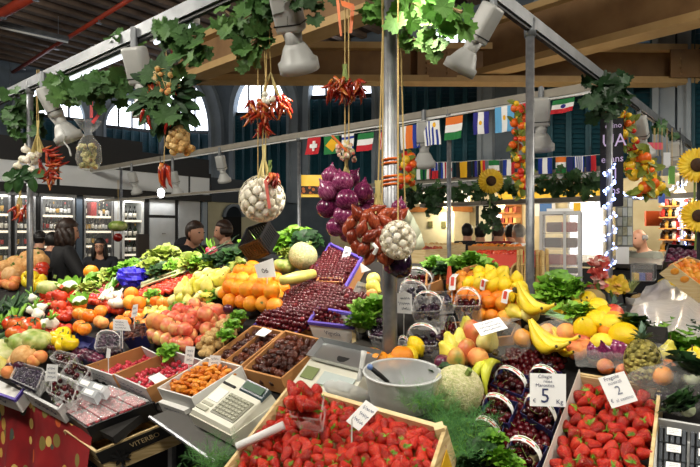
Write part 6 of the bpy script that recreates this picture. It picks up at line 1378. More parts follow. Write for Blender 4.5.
heap('plum', ((60, 360), (82, 366), (92, 352), (70, 346)), .05, 'dark plum lying among the cherry punnets', 'plum', 'plums among the punnets', h=.02)
heap('plum', ((100, 352), (122, 354), (124, 338), (104, 338)), .05, 'dark plum under the square grape punnet', 'plum', 'plums under the grape punnet', h=.0)
heap('small_tomato', ((98, 312), (122, 312), (126, 300), (104, 300)), .05, 'red tomato lying under the white garlic', 'cherry tomato', 'small tomatoes under the garlic', h=.02)
heap('peach', ((0, 362), (26, 372), (30, 350), (0, 344)), .07, 'peach heaped among the squash at the outer box', 'peach', 'peaches by the outer box', h=.01)
heap('tomato', ((40, 338), (64, 340), (72, 326), (48, 326)), .07, 'red tomato half buried behind the yellow peppers', 'tomato', 'tomatoes behind the peppers', h=.0)
heap('apple', ((196, 345), (210, 352), (236, 322), (226, 312)), .07, 'small apple half buried beside the dried figs', 'apple', 'apples beside the figs', h=.0)
heap('pear', ((140, 318), (170, 320), (176, 300), (150, 302)), .06, 'green pear between persimmons and apples', 'pear', 'green pears by the apples', h=.0)
# blue crumpled wrap
g = G().ball(at(132, 277, .1), (.1, .08, .07), 20, 14, lambda d: 1 + .4 * noise.noise(d * 3.5)); solo('blue_paper', 'crumpled bright blue paper wrap behind the radishes', 'paper wrap', g, mat('bright_blue_paper', ['#2a22b8', '#3f35d8'], .4, rand=0, ns=8))
# ridge of greens and vegetables
def greens(L):
    for k_, px, py, d, lab, cat in L: one(k_, px, py + 4, d * .85, lab, cat, h=.03, R=Matrix.Rotation(rnd(.1, .6), 3, 'X') @ Matrix.Rotation(rnd(0, 6), 3, 'Z'))
greens([('endive', 88, 284, .16, 'pale green lettuce right beside the woman in black', 'lettuce'), ('lettuce', 96, 276, .16, 'bright lettuce behind the radishes', 'lettuce'), ('endive', 108, 272, .16, 'yellowish lettuce below the girl', 'lettuce'), ('lettuce', 118, 268, .16, 'green lettuce before the dark board', 'lettuce'), ('lettuce', 130, 262, .17, 'round green lettuce under the white bottle rack', 'lettuce'), ('cauliflower', 139, 266, .14, 'white cauliflower above the blue paper', 'cauliflower'),
        ('endive', 150, 262, .19, 'leafy endive below the grey door', 'endive'), ('endive', 158, 252, .21, 'tall pale endive before the grey door', 'endive'), ('endive', 166, 250, .20, 'pale endive next to the hooded man', 'endive'), ('chard', 160, 268, .17, 'dark leafy chard over the leeks', 'chard'), ('artichoke', 150, 271, .07, 'artichoke above the leeks', 'artichoke'), ('artichoke', 144, 274, .07, 'artichoke beside the blue paper', 'artichoke'), ('artichoke', 172, 264, .07, 'artichoke below the hooded man', 'artichoke'), ('artichoke', 180, 262, .07, 'purplish artichoke next to the leafy greens', 'artichoke'),
        ('lettuce', 176, 263, .17, 'bright lettuce in front of the hooded man', 'lettuce'), ('endive', 190, 258, .19, 'yellow green endive before the hooded man', 'endive'), ('lettuce', 200, 259, .17, 'green lettuce between hooded man and dark leaves', 'lettuce'), ('endive', 208, 262, .15, 'small endive behind the salmon fruit', 'endive'), ('chard', 214, 257, .16, 'dark chard below the shopper', 'chard'), ('chard', 236, 252, .19, 'dark green chard beside the black crate', 'chard'), ('chard', 228, 256, .17, 'dark chard in front of the shopper', 'chard'), ('endive', 240, 262, .14, 'yellow leaves at the foot of the black crate', 'endive'),
        ('lettuce', 282, 240, .21, 'tall bright greens behind the melon', 'greens'), ('lettuce', 298, 234, .22, 'tallest bright greens below the yellow sign', 'greens'), ('chard', 308, 240, .21, 'dark greens behind the purple crate', 'greens'), ('lettuce', 250, 240, .17, 'green stalks behind the black crate', 'greens'), ('endive', 290, 250, .15, 'pale greens just behind the melon', 'greens'), ('lettuce', 270, 236, .17, 'green leaves under the garlic net', 'greens')])
for i, (px, py) in enumerate(((207, 256), (211, 252), (214, 250), (209, 250))): one('radish', px, py, .05, ['pink radish bunch piece lowest by the hooded man', 'pink radish nearest the shopper', 'pink radish at the top of the little heap', 'pink radish on the hooded man side'][i], 'radish', h=.08)
# black plastic crate leaning
def blackcrate(quad, Y0):
    q = [on_y(x, y, Y0 + dy) for x, y, dy in quad]; n = (q[1] - q[0]).cross(q[3] - q[0]).normalized(); r = thing('plastic_crate', 'black plastic crate leaning among the greens below the garlic net', 'crate', q[0]); D = .12
    g = G(); g.hexa([p + n * .004 for p in q], q); part(r, 'base_panel', g, black_plastic)
    for i in range(4):
        j = (i + 1) % 4; g = G(); a, b = q[i], q[j]; top = n * D
        for k in range(9): g.slab([a.lerp(b, (k + .1) / 9), a.lerp(b, (k + .8) / 9), a.lerp(b, (k + .8) / 9) + top, a.lerp(b, (k + .1) / 9) + top], .006)
        g.slab([a + top * .85, b + top * .85, b + top, a + top], .008); g.slab([a, b, b + top * .2, a + top * .2], .008); part(r, 'side_panel', g, black_plastic)
blackcrate(((250, 262, 0), (270, 254, -.05), (279, 236, .1), (258, 243, .18)), 3.15)
# cherries: upper box with purple rim, big heap, purple and white box
tU, qU, bU, nU = tray('cherry_crate', 'cardboard crate with a purple rim, full of cherries, highest on the display', 'crate', ((306, 283), (344, 290), (362, 258), (330, 243)), .07, .08, card_brown, .008, purple_ink)
hp = fill(qU, nU, 'small_cherry', .026, 'dark red cherry in the upper purple rimmed crate', 'cherry', 'cherries in the upper crate', .006, 1, 1., cap=8)
U_ = [p for p in spots_in(((300, 281), (344, 290), (360, 262), (330, 247)), .026, .05, 2, sp=.95)]
H_ = [p for p in spots_in(((252, 330), (300, 334), (345, 322), (372, 318), (378, 300), (344, 288), (310, 283), (276, 300), (262, 318)), .026, .04, 2, sp=.97, mound=.03)]
front = [p for p in H_ if p.y < 2.75]; random.shuffle(front); sel = front[:30]
for p in sel: spawn('small_cherry', TRS(p + ND * .006, rrot(), .0265), 'dark red cherry on top of the big open heap', 'cherry', 'cherries in the big heap')
S_ = set(id(p) for p in sel); STUFF = [p for p in H_ if id(p) not in S_] + U_
print('cherry stuff', len(H_) + len(U_))
tV, qV, bV, nV = tray('cherry_crate', 'white box with a purple rim and a printed line in front of the cherry heap', 'crate', ((308, 322), (353, 327), (352, 313), (317, 307)), .1, .1, [card_white] * 4, .006, purple_ink)
o_ = -US * .003; text(tV, 'Vignola', bV[0].lerp(bV[1], .5).lerp(qV[0].lerp(qV[1], .5), .55) + o_, qV[1] - qV[0], qV[0] - bV[0], .03, ink)
tW, qW, bW, nW = tray('cherry_crate', 'low purple edged crate of cherries at the orange heap', 'crate', ((248, 330), (290, 337), (318, 318), (276, 306)), .06, .055, [card_brown] * 4, .006, purple_ink)
tX, qX, bX, nX = tray('wooden_divider', 'slim brown carton edge between the upper crate and the cherry heap', 'crate', ((316, 281), (342, 282), (343, 278), (318, 277)), .04, .09, card_brown, .005)
# melon, gourds, yellow courgettes
one('melon', 303, 256, .165, 'green netted melon behind the purple rimmed cherry crate', 'melon', h=.05, R=Matrix.Rotation(.5, 3, 'Y'))
one('pale_courgette', 298, 277, .24, 'pale yellow courgette lying between oranges and cherries', 'courgette', h=.05, R=ROTP @ Matrix.Rotation(1.2, 3, 'X') @ Matrix.Rotation(-.3, 3, 'Z'))
one('squash', 284, 266, .12, 'small green squash between melon and oranges', 'squash', h=.04)
# yellow fruits and leaves beside the post
heap('yellow_pear', ((366, 292), (386, 296), (387, 278), (371, 274)), .07, 'yellow pear in the small heap behind the corner post', 'pear', 'yellow pears behind the post', h=.06, layers=2)
heap('peach', ((370, 300), (384, 300), (385, 290), (372, 290)), .06, 'orange peach below the small yellow pears', 'peach', 'peaches below the yellow pears', h=.05)
for px, py, lab in ((366, 312, 'green leaves beside the corner post above the scale'), (374, 306, 'bright green leaves touching the corner post'), (362, 324, 'lettuce leaf behind the scale pan')): one('lettuce', px, py, .12, lab, 'leaf tuft', h=.05)
# ------------------------------------------------------------------ till, scale, tub, scoop
m_till = mat('till_plastic', ['#d8d6c4', '#e2e0d0'], .4, rand=0, ns=3); m_key = mat('till_key', ['#a9a895', '#bcbba8'], .5, rand=.3); m_lcd = mat('lcd_green', '#3d5c42', .6); m_lcdb = mat('display_bezel', '#3c4a50', .3)
q = [at(x, y, .1) for x, y in ((189, 414), (231, 436), (279, 402), (237, 381))]; n = (q[1] - q[0]).cross(q[3] - q[0]).normalized()
def TL(a, b, h=0.): return q[0].lerp(q[1], a).lerp(q[3].lerp(q[2], a), b) + n * h
r_ = thing('cash_register', 'cream electronic till with keys and a green display between apricots and strawberries', 'till', TL(.5, .5, -.1))
def tl(a0, a1, b0, b1, h0, h1): return [TL(a0, b0, h0), TL(a1, b0, h0), TL(a1, b1, h0), TL(a0, b1, h0)], [TL(a0, b0, h1), TL(a1, b0, h1), TL(a1, b1, h1), TL(a0, b1, h1)]
def trn(g, x): return g.hexa(*x)
part(r_, 'till_base', trn(G(), tl(0, 1, 0, 1, -.05, -.0)), m_till)
part(r_, 'top_cover', G().hexa(*[(tl(.02, .98, .02, .98, 0, 0)[0]), [TL(.05, .06, .018), TL(.95, .06, .018), TL(.95, .95, .045), TL(.05, .95, .045)]]), m_till)
kp = part(r_, 'key_panel', G().hexa(tl(.4, .92, .16, .62, .02, .02)[0], [TL(.4, .16, .026), TL(.92, .16, .026), TL(.92, .62, .04), TL(.4, .62, .04)]), mat('key_panel_grey', '#8a8a7a', .5))
for i in range(7):
    for j in range(6): a, b = .42 + .07 * i, .19 + .072 * j; h = .025 + .015 * (b - .16) / .46; part(kp, 'key', G().hexa([TL(a, b, h), TL(a + .055, b, h), TL(a + .055, b + .055, h), TL(a, b + .055, h)], [TL(a + .006, b + .006, h + .007), TL(a + .049, b + .006, h + .007), TL(a + .049, b + .049, h + .007), TL(a + .006, b + .049, h + .007)]), m_key)
part(r_, 'memo_strip', G().hexa([TL(.1, .35, .02), TL(.34, .35, .02), TL(.34, .62, .028), TL(.1, .62, .028)], [TL(.1, .35, .03), TL(.34, .35, .03), TL(.34, .62, .04), TL(.1, .62, .04)]), paper)
for b0, b1 in ((.12, .2), (.24, .3)): part(r_, 'side_label', G().hexa(tl(.08, .32, b0, b1, .02, .02)[0], tl(.08, .32, b0, b1, .026, .028)[1]), m_key)
dsp = part(r_, 'display_housing', G().hexa([TL(.44, .72, .035), TL(.98, .72, .035), TL(.98, .96, .045), TL(.44, .96, .045)], [TL(.46, .76, .045), TL(.96, .76, .045), TL(.96, .95, .06), TL(.46, .95, .06)]), m_lcdb)
part(dsp, 'display_screen', G().slab([TL(.5, .79, .049), TL(.92, .79, .049), TL(.92, .92, .059), TL(.5, .92, .059)], .003), m_lcd)
part(r_, 'printer_slot', G().hexa(tl(.08, .36, .72, .76, .03, .03)[0], tl(.08, .36, .72, .76, .045, .045)[1]), m_dark)
r_ = thing('till_table', 'grey metal table edge under the till', 'table', at(215, 440, .03)); qq = [at(x, y, .035) for x, y in ((150, 417), (216, 463), (292, 420), (236, 384))]; part(r_, 'table_top', G().slab(qq, -.025), m_count); part(r_, 'metal_edge', G().tube([qq[0], qq[1]], .008, 6), steel)
# weighing scale with steel pan
q = [at(x, y, .11) for x, y in ((290, 384), (349, 402), (376, 364), (319, 350))]; n = (q[1] - q[0]).cross(q[3] - q[0]).normalized()
r_ = thing('weighing_scale', 'white shop scale with a steel weighing pan behind the strawberries', 'scale', TL(.5, .5, -.08))
part(r_, 'scale_body', G().hexa([TL(0, 0, -.07), TL(1, 0, -.07), TL(1, 1, -.06), TL(0, 1, -.06)], [TL(.02, .03, .0), TL(.98, .03, .0), TL(.98, .97, .015), TL(.02, .97, .015)]), m_till)
part(r_, 'front_lip', G().hexa([TL(0, -.02, -.03), TL(1, -.02, -.03), TL(1, .04, -.02), TL(0, .04, -.02)], [TL(0, -.02, -.01), TL(1, -.02, -.01), TL(1, .04, .002), TL(0, .04, .002)]), white_metal)
part(r_, 'lcd_screen', G().slab([TL(.08, .2, .006), TL(.3, .2, .006), TL(.3, .48, .011), TL(.08, .48, .011)], .003), mat('lcd_olive', '#7e8a5c', .25))
part(r_, 'keypad', G().slab([TL(.4, .16, .006), TL(.92, .16, .006), TL(.92, .46, .01), TL(.4, .46, .01)], .003), mat('keypad_pale', '#b9c4c0', .5))
pa = G(); e = [TL(.02, .6, .04), TL(1.1, .6, .04), TL(1.1, 1.14, .045), TL(.02, 1.14, .045)]; c = sum(e, V((0, 0, 0))) / 4; f = [p + (c - p) * .1 - n * .02 for p in e]
pa.hexa([p - n * .002 for p in f], f)
for i in range(4): j = (i + 1) % 4; pa.hexa([f[i], f[j], f[j] + (c - f[j]) * .01, f[i] + (c - f[i]) * .01], [e[i], e[j], e[j] + (c - e[j]) * .02, e[i] + (c - e[i]) * .02])
part(r_, 'steel_pan', pa, mat('pan_steel', ['#a9acae', '#bcbfc0'], .3, .85, rand=0)); part(r_, 'pan_support', G().tube([c - n * .08, c - n * .02], .03, 10), m_dark)
# second scale behind the pan
# translucent tub
p = at(402, 404, .12); bz = p.z; R1, R0, Hh = .118, .094, .105
r_ = thing('plastic_tub', 'translucent round plastic tub beside the scoop behind the strawberries', 'tub', V((p.x, p.y, bz))); Mx = Matrix.Translation(V((p.x, p.y, bz))) @ Matrix.Rotation(.1, 4, 'X')
part(r_, 'tub_wall', G().lathe([(.002, .004), (R0 * .98, .004), (R0, .0), (R0 + .004, .004), (R1, Hh), (R1 + .004, Hh + .004), (R1 - .002, Hh + .004), (R1 - .004, Hh - .003), (R0 - .002, .009), (.002, .009)], 36, Mx), milky, True)
part(r_, 'rolled_rim', G().tube([Mx @ V(((R1 + .002) * math.cos(a), (R1 + .002) * math.sin(a), Hh)) for a in [2 * PI * k / 40 for k in range(41)]], .004, 6), film('rim_milky', .2, '#e8ebea', .3), True)
part(r_, 'green_sticker', G().slab([on_y(437, 408, p.y - .02), on_y(441, 411, p.y - .02), on_y(441, 387, p.y - .02), on_y(438, 386, p.y - .02)], .002), mat('green_sticker', '#2aa05a', .5))
r_ = thing('knife', 'knife with a dark handle standing in the translucent tub', 'knife', p + V((0, 0, .02))); a_, b_ = on_y(370, 367, p.y - .02), on_y(388, 382, p.y); part(r_, 'handle', G().tube([a_, a_.lerp(b_, .5), b_], [.007, .008, .006], 8), m_dark, True); part(r_, 'handle_cap', G().ball(a_, .01, 8, 6), mat('cap_blue', '#5a78b0', .4), True); part(r_, 'blade', G().slab([b_ - V((.006, 0, 0)), b_ + V((.006, 0, 0)), p + V((.03, 0, .03)), p + V((.015, 0, .03))], .002), steel)
# white scoop
s0 = at(345, 384, .13); Ms = Matrix.Translation(s0) @ (Matrix.Rotation(-.5, 3, 'Z') @ Matrix.Rotation(1.1, 3, 'X')).to_4x4(); r_ = thing('scoop', 'clear plastic scoop with a white handle leaning on the tub', 'scoop', s0 - V((0, 0, .05)))
g = G(); K = 14; vs = []
for z, rr in ((-.09, .085), (-.03, .08), (.03, .07), (.06, .04), (.07, .01)):
    for k in range(K + 1): a = PI * (1 + .12) + (PI * .76 * 1.15) * k / K - .1; vs.append(Ms @ V((rr * math.cos(a), rr * math.sin(a) * .8, z)))
g.add(vs, [(i * (K + 1) + k, i * (K + 1) + k + 1, (i + 1) * (K + 1) + k + 1, (i + 1) * (K + 1) + k) for i in range(4) for k in range(K)]); part(r_, 'scoop_bowl', g, film('scoop_plastic', .3, '#eef0f0', .25), True)
part(r_, 'handle', G().tube([on_y(359, 382, 1.88), on_y(361, 370, 1.89), on_y(363, 358, 1.9), on_y(364, 351, 1.9)], [.011, .008, .009, .011], 8), white_metal, True)
# oranges and lemons between post and tub
for k_, px, py, d, lab in (('orange', 373, 358, .08, 'small orange just beside the corner post, scale side'), ('orange', 380, 362, .08, 'orange touching the corner post, scale side'), ('orange', 402, 357, .085, 'orange behind the translucent tub'), ('lemon', 410, 355, .06, 'lemon lying on the orange behind the tub'), ('lemon', 416, 346, .065, 'lemon standing behind the translucent tub'), ('mandarin', 394, 362, .07, 'mandarin on the tub side of the corner post')): one(k_, px, py, d, lab, k_, h=.06)
r_ = thing('grey_ledge', 'grey metal ledge between the scale and the dark grape punnets', 'ledge', at(385, 345, .02)); qq = [at(x, y, .04) for x, y in ((348, 345), (430, 364), (432, 356), (352, 338))]; part(r_, 'ledge_top', G().slab(qq, -.03), m_count)
g = G().tube([at(354, 344, .03), at(354, 323, .1)], .012, 4); solo('wooden_stake', 'small wooden stake beside the white cherry box', 'stake', g, wood)
# ------------------------------------------------------------------ dark grapes and blackcurrants in clear punnets behind the tub
PN = [('tall clear punnet of dark grapes with a paper handle, in the middle', ((411, 312), (440, 311), (444, 296), (416, 297)), .09, .16, 'grape', .028, 'dark grape in the tall middle punnet'),
      ('clear punnet of dark grapes below the tall one', ((404, 345), (436, 346), (440, 328), (410, 328)), .09, .10, 'grape', .028, 'dark grape in the punnet below the tall one'),
      ('clear punnet of black cherries beside the citrus heap', ((453, 306), (479, 306), (481, 295), (457, 295)), .075, .15, 'dark_cherry', .026, 'black cherry in the punnet beside the citrus heap'),
      ('wide clear punnet of berries behind the tall one', ((430, 303), (452, 301), (452, 291), (432, 292)), .06, .12, 'blackberry', .026, 'dark berry in the wide punnet behind'),
      ('small clear punnet of grapes beside the corner post', ((368, 335), (386, 339), (388, 316), (371, 313)), .08, .10, 'grape', .028, 'dark grape in the small punnet beside the corner post'),
      ('punnet of dark grapes behind the white price card', ((398, 300), (424, 300), (430, 284), (402, 281)), .06, .10, 'blackberry', .026, 'dark berry in the punnet behind the white card'),
      ('highest punnet of dark berries beside the small carton', ((403, 284), (430, 286), (434, 273), (408, 270)), .05, .10, 'dark_cherry', .026, 'dark cherry in the highest punnet beside the carton'),
      ('punnet of cherries between tall punnet and citrus bag', ((437, 340), (458, 334), (454, 316), (436, 318)), .06, .07, 'dark_cherry', .026, 'dark cherry in the punnet next to the fruit bag'),
      ('punnet of dark grapes at the foot of the corner post', ((397, 357), (410, 357), (412, 342), (399, 340)), .06, .06, 'grape', .026, 'dark grape at the foot of the corner post')]
for i, (lab, quad, dp, h, k_, d, il) in enumerate(PN): filled(lab, quad, dp, h, k_, d, il, {'grape': 'grape', 'dark_cherry': 'cherry', 'blackberry': 'berry'}[k_], il.replace('dark ', 'dark fruits: ') , 2 if i < 2 else 1, 0, .004, cap=16, handle=((.05, .009) if i in (0, 1, 2, 5, 6, 8) else None))
tray('small_carton', 'small brown carton wedged behind the dark grape punnets', 'box', ((425, 286), (441, 280), (440, 268), (426, 272)), .06, .1, card_brown)
# ------------------------------------------------------------------ citrus heap with paper bands
heap('mandarin', ((445, 300), (480, 322), (516, 326), (526, 296), (500, 278), (470, 275), (450, 284)), .055, 'orange mandarin in the heap behind the big price card', 'mandarin', 'mandarins in the citrus heap', h=.05, layers=2)
heap('lemon', ((462, 284), (486, 290), (520, 294), (530, 282), (508, 272), (476, 268)), .056, 'lemon along the top of the citrus heap', 'lemon', 'lemons on the citrus heap', h=.11)
heap('lemon', ((504, 302), (528, 308), (530, 288), (512, 286)), .056, 'lemon on the banana side of the citrus heap', 'lemon', 'lemons by the bananas', h=.09)
for i, (a, b, lab) in enumerate((((452, 290), (456, 274), 'white printed band standing in the citrus heap, nearest the red wrap'), ((482, 290), (487, 280), 'short white printed band in the middle of the citrus heap'), ((504, 303), (510, 290), 'white printed band curling beside the bananas'))):
    A_, B_ = at(*a, .14), at(*b, .17); s_ = (B_ - A_).cross(ND).normalized() * .014; r_ = thing('paper_band', lab, 'paper band', A_); M_ = A_.lerp(B_, .5) + ND * .02
    part(r_, 'band_strip', G().slab([A_ - s_, A_ + s_, M_ + s_, M_ - s_], .001).slab([M_ - s_, M_ + s_, B_ + s_, B_ - s_], .001), paper); part(r_, 'red_print', G().slab([A_.lerp(M_, .3) - s_ * .5 + ND * .003, A_.lerp(M_, .3) + s_ * .5 + ND * .003, M_ + s_ * .5 + ND * .003, M_ - s_ * .5 + ND * .003], .001), red_paper)
g = G().slab([at(446, 284, .14), at(453, 283, .14), at(451, 266, .2), at(448, 266, .2)], .003); solo('red_wrap', 'orange red paper flap standing behind the dark cherry punnet', 'paper flap', g, mat('salmon_paper', '#d9583a', .6))
tray('small_carton', 'open brown carton behind the lemons of the citrus heap', 'box', ((462, 276), (482, 272), (478, 264), (462, 268)), .04, .12, card_brown)
tray('wooden_tray', 'pale wooden tray edge under the big price card', 'tray', ((440, 344), (512, 336), (520, 318), (452, 322)), .05, .035, card_brown, .006)
# ------------------------------------------------------------------ mangoes, bananas, pear bag, grapes
def bananas(lab, px, py, h, L, n, spread, R, kd=m_banana):
    c = at(px, py, h); r = thing('banana_bunch', lab, 'bananas', c)
    for i in range(n):
        Ri = R @ Matrix.Rotation((i - (n - 1) / 2) * spread, 3, 'X'); P = [c + Ri @ (p * L + V((0, (i - (n - 1) / 2) * .006, -.5 * L))) for p in banana_pts()]; b = part(r, 'banana', G().tube(P, [x * L * .85 for x in BRAD], 8), kd, True); part(b, 'banana_tip', G().ball(P[0], .03 * L, 6, 5), m_tip)
    part(r, 'crown', G().tube([c + R @ V((.1 * L, 0, .0)), c + R @ V((.08 * L, 0, .1 * L))], .06 * L, 7), m_tip)
FR = Matrix((RD, US, ND)).transposed()
def BR(yaw, pitch=0., roll=0.): return FR @ Matrix.Rotation(yaw, 3, 'Z') @ Matrix.Rotation(-PI / 2 + pitch, 3, 'X') @ Matrix.Rotation(roll, 3, 'Z')
bananas('pair of green tipped bananas beside the netted melon', 493, 351, .13, .15, 2, .3, BR(-.05, .1, 1.4), m_bangr)
bananas('bunch of yellow bananas standing over the citrus heap', 517, 295, .14, .18, 2, .28, BR(.95, .15, -1.4))
bananas('bunch of yellow bananas lying behind the pear bag', 530, 333, .1, .17, 3, .26, BR(1.1, .1, -1.4))
bananas('bananas lying across the back below the lettuce', 540, 300, .08, .17, 2, .2, BR(1.35, .1, -1.3))
bananas('two bananas next to the loquats', 553, 338, .07, .14, 2, .3, BR(.9, .1, -1.4))
for k_, px, py, d, lab in (('mango', 474, 335, .095, 'reddish mango lying at the top of the fruit mix'), ('mango', 466, 352, .08, 'red mango beside the green bananas'), ('mango', 456, 361, .085, 'purple red mango nearest the netted melon'), ('plum', 443, 363, .06, 'dark plum beside the netted melon'), ('pear', 460, 342, .075, 'yellow green pear behind the red mangoes'), ('pear', 468, 330, .08, 'pale pear at the top of the fruit mix'), ('pear', 452, 345, .075, 'pear on the grape side of the mangoes'), ('pear', 488, 340, .08, 'greenish pear against the bag'), ('yellow_pear', 448, 352, .07, 'yellow pear above the netted melon'), ('peach', 478, 358, .07, 'peach behind the green bananas')): one(k_, px, py, d, lab, {'yellow_pear': 'pear'}.get(k_, k_), h=.09)
heap('grape', ((432, 346), (448, 350), (452, 338), (438, 336)), .026, 'dark grape in the loose bunch beside the lemons', 'grape', 'loose dark grapes', h=.08, layers=2)
heap('grape', ((440, 384), (452, 378), (450, 366), (440, 368)), .026, 'black grape tucked behind the netted melon', 'grape', 'grapes behind the netted melon', h=.04)
one('chard', 449, 375, .1, 'green leaf between melon and mangoes', 'leaf tuft', h=.08)
one('melon', 458, 390, .155, 'large pale netted melon beside the translucent tub', 'melon', h=.05, R=Matrix.Rotation(.35, 3, 'Y') @ Matrix.Rotation(.5, 3, 'X'))
def bag(lab, px, py, h, r, fl, nm='clear_bag', cat='bag', m=None, seed=0):
    c = at(px, py, h); rr = thing(nm, lab, cat, c - ND * r[2]); part(rr, 'bag_skin', G().ball(c, r, 26, 18, lambda d: 1 + .16 * noise.noise(d * 2.3 + V((seed, 0, 0))) + (.5 * max(0, d.z - .8) if d.z > .8 else 0)), m or bag_film, True)
    for i in range(3): a = 2.1 * i + seed; part(rr, 'bag_fold', G().leaf(c + V((0, 0, r[2] * .9)), (math.cos(a), math.sin(a), .8), (-math.cos(a), -math.sin(a), .5), .05, .05, .3, k=4), m or bag_film)
    return c
heap('pear', ((492, 350), (514, 352), (519, 332), (498, 328)), .075, 'pale pear inside the clear bag', 'pear', 'pears in the clear bag', h=.07, layers=2, inset=.3)
bag('clear bag of pale pears under the big price card', 507, 341, .11, (.075, .07, .06), 0)
heap('peach', ((538, 340), (556, 344), (578, 342), (580, 328), (552, 324), (542, 328)), .065, 'orange apricot in the pale bag between bananas and lemons', 'apricot', 'apricots in the pale bag', h=.05, layers=1)
bag('thin clear bag of orange apricots between bananas and lemons', 560, 335, .07, (.1, .06, .045), 0, seed=3)
heap('mandarin', ((512, 345), (524, 348), (528, 336), (518, 334)), .065, 'orange beside the clear pear bag', 'mandarin', 'oranges beside the pear bag', h=.05)
heap('mandarin', ((515, 325), (528, 328), (534, 316), (522, 314)), .07, 'orange between the two banana bunches', 'mandarin', 'oranges between the bananas', h=.05)
heap('yellow_pear', ((500, 318), (545, 326), (556, 312), (524, 304)), .07, 'yellow pear under the standing bananas', 'pear', 'yellow pears under the bananas', h=.05)
# big lemons (citrons) and neighbours
for i, (px, py, d, rz, lab) in enumerate(((585, 329, .1, .2, 'big upright citron lemon in front of the heap'), (602, 343, .085, 1.2, 'big lemon lying lowest beside the onions'), (624, 336, .115, .9, 'very large round lemon beside the pineapple'), (597, 321, .1, .5, 'large lemon behind the upright one'), (610, 325, .095, 1.4, 'large lemon high on the heap'), (606, 316, .1, .3, 'large lemon at the back of the heap'), (587, 313, .1, 2.0, 'large lemon below the lettuce'), (598, 307, .09, 1., 'back lemon near the lit post'), (577, 308, .09, .4, 'lemon at the foot of the display case'), (568, 300, .085, 1.1, 'lemon beside the lettuce'), (574, 316, .085, .7, 'lemon behind the apricots'), (630, 346, .06, .2, 'small lemon under the very large one'), (562, 312, .08, .7, 'lemon next to the bananas below the lettuce'), (588, 299, .08, .2, 'pale lemon at the back beside the brown gourd'))):
    one('lemon', px, py, d * .78, lab, 'lemon', h=.04 + (.03 if i < 5 else 0), R=FR @ Matrix.Rotation(rz, 3, 'Z') @ Matrix.Rotation(1.2 if i else .3, 3, 'X'))
for k_, px, py, d, lab in (('orange', 609, 331, .08, 'orange between the large lemons'), ('mandarin', 594, 328, .06, 'mandarin tucked behind the upright citron'), ('mandarin', 614, 320, .065, 'mandarin behind the orange'), ('loose_onion', 620, 349, .08, 'red onion in the bag beside the pineapple'), ('loose_onion', 606, 352, .07, 'pale red onion beside the lowest lemon'), ('loose_onion', 595, 350, .065, 'red onion under the lowest lemon'), ('peach', 585, 348, .065, 'reddish peach below the upright citron'), ('peach', 577, 350, .065, 'reddish peach beside the apricot bag'), ('apple', 613, 314, .07, 'red apple near the plant pot'), ('mango', 582, 342, .07, 'brownish mango under the citron')): one(k_, px, py, d, lab, {'loose_onion': 'onion'}.get(k_, k_), h=.05)
one('pineapple', 643, 362, .11, 'pineapple standing beside the large lemons', 'pineapple', h=.07, R=Matrix.Rotation(.15, 3, 'Y') @ Matrix.Rotation(-.35, 3, 'X'))
spawn('pineapple', TRS(on_y(611, 326, 2.35), Matrix.Rotation(.1, 3, 'Y'), .13), 'pineapple showing its leafy crown behind the lemons', 'pineapple')
spawn('pineapple', TRS(on_y(603, 328, 2.75), Matrix.Rotation(-.3, 3, 'Y'), .12), 'pineapple crown at the foot of the lit post', 'pineapple')
for px, py, d, lab in ((560, 287, .13, 'bright green lettuce in front of the display case'), (570, 291, .11, 'lettuce leaves behind the bananas'), (576, 312, .1, 'green leaf lying among the lemons'), (552, 293, .12, 'lettuce beside the bamboo canes'), (634, 325, .1, 'broad green leaf behind the very large lemon')): one('lettuce' if px != 634 else 'chard', px, py, d, lab, 'lettuce', h=.06)
r_ = thing('leaf_tray', 'pale green tray edge lying over the bananas and lemons', 'tray', at(553, 316, .1)); part(r_, 'tray_edge', G().slab([at(x, y, .11) for x, y in ((540, 313), (572, 324), (574, 319), (542, 309))], .006), mat('pale_green_plastic', '#9fc79a', .4))
r_ = thing('brown_gourd', 'brown rounded gourd behind the lemons at the display case', 'gourd', on_y(592, 297, 2.9)); part(r_, 'gourd_body', G().ball(on_y(592, 298, 2.9), (.07, .06, .05)), mat('gourd_brown', ['#8a7440', '#a68d55'], .6), True); part(r_, 'gourd_stem', G().tube([on_y(592, 290, 2.9), on_y(593, 286, 2.9)], .01, 6), stem_b)
# ------------------------------------------------------------------ cherries in blue baskets with paper handles
BK_ = [('blue basket of cherries beside the netted melon, below the mangoes', ((478, 416), (508, 424), (518, 402), (488, 394)), .05, .07), ('blue basket of cherries under the big 5 card', ((520, 412), (552, 432), (560, 408), (530, 394)), .05, .07), ('blue basket of cherries nearest the green fronds', ((468, 440), (498, 452), (504, 424), (478, 416)), .05, .06), ('blue basket of cherries lowest, at the wooden corner', ((500, 462), (534, 472), (548, 446), (514, 436)), .05, .07), ('blue basket of cherries below the bananas', ((490, 384), (522, 396), (530, 376), (502, 368)), .05, .06), ('blue basket of cherries behind the big 5 card with green grapes', ((524, 388), (556, 394), (562, 372), (534, 366)), .05, .06)]
for i, (lab, quad, dp, h) in enumerate(BK_): filled(lab, quad, dp, h, 'dark_cherry', .0225, ['dark cherry in the basket beside the netted melon', 'dark cherry in the basket under the 5 card', 'dark cherry in the basket nearest the fronds', 'dark cherry in the lowest basket', 'dark cherry in the basket below the bananas', 'dark cherry behind the 5 card'][i], 'cherry', 'cherries: ' + lab[15:], 1, .012, .0, m=blue_card, handle=(.045, .009), rim=False, name='cherry_basket', cap=16)
heap('grape', ((532, 372), (548, 374), (552, 364), (536, 363)), .024, 'green tinged grape peeping over the 5 card', 'grape', 'grapes over the 5 card', h=.07)
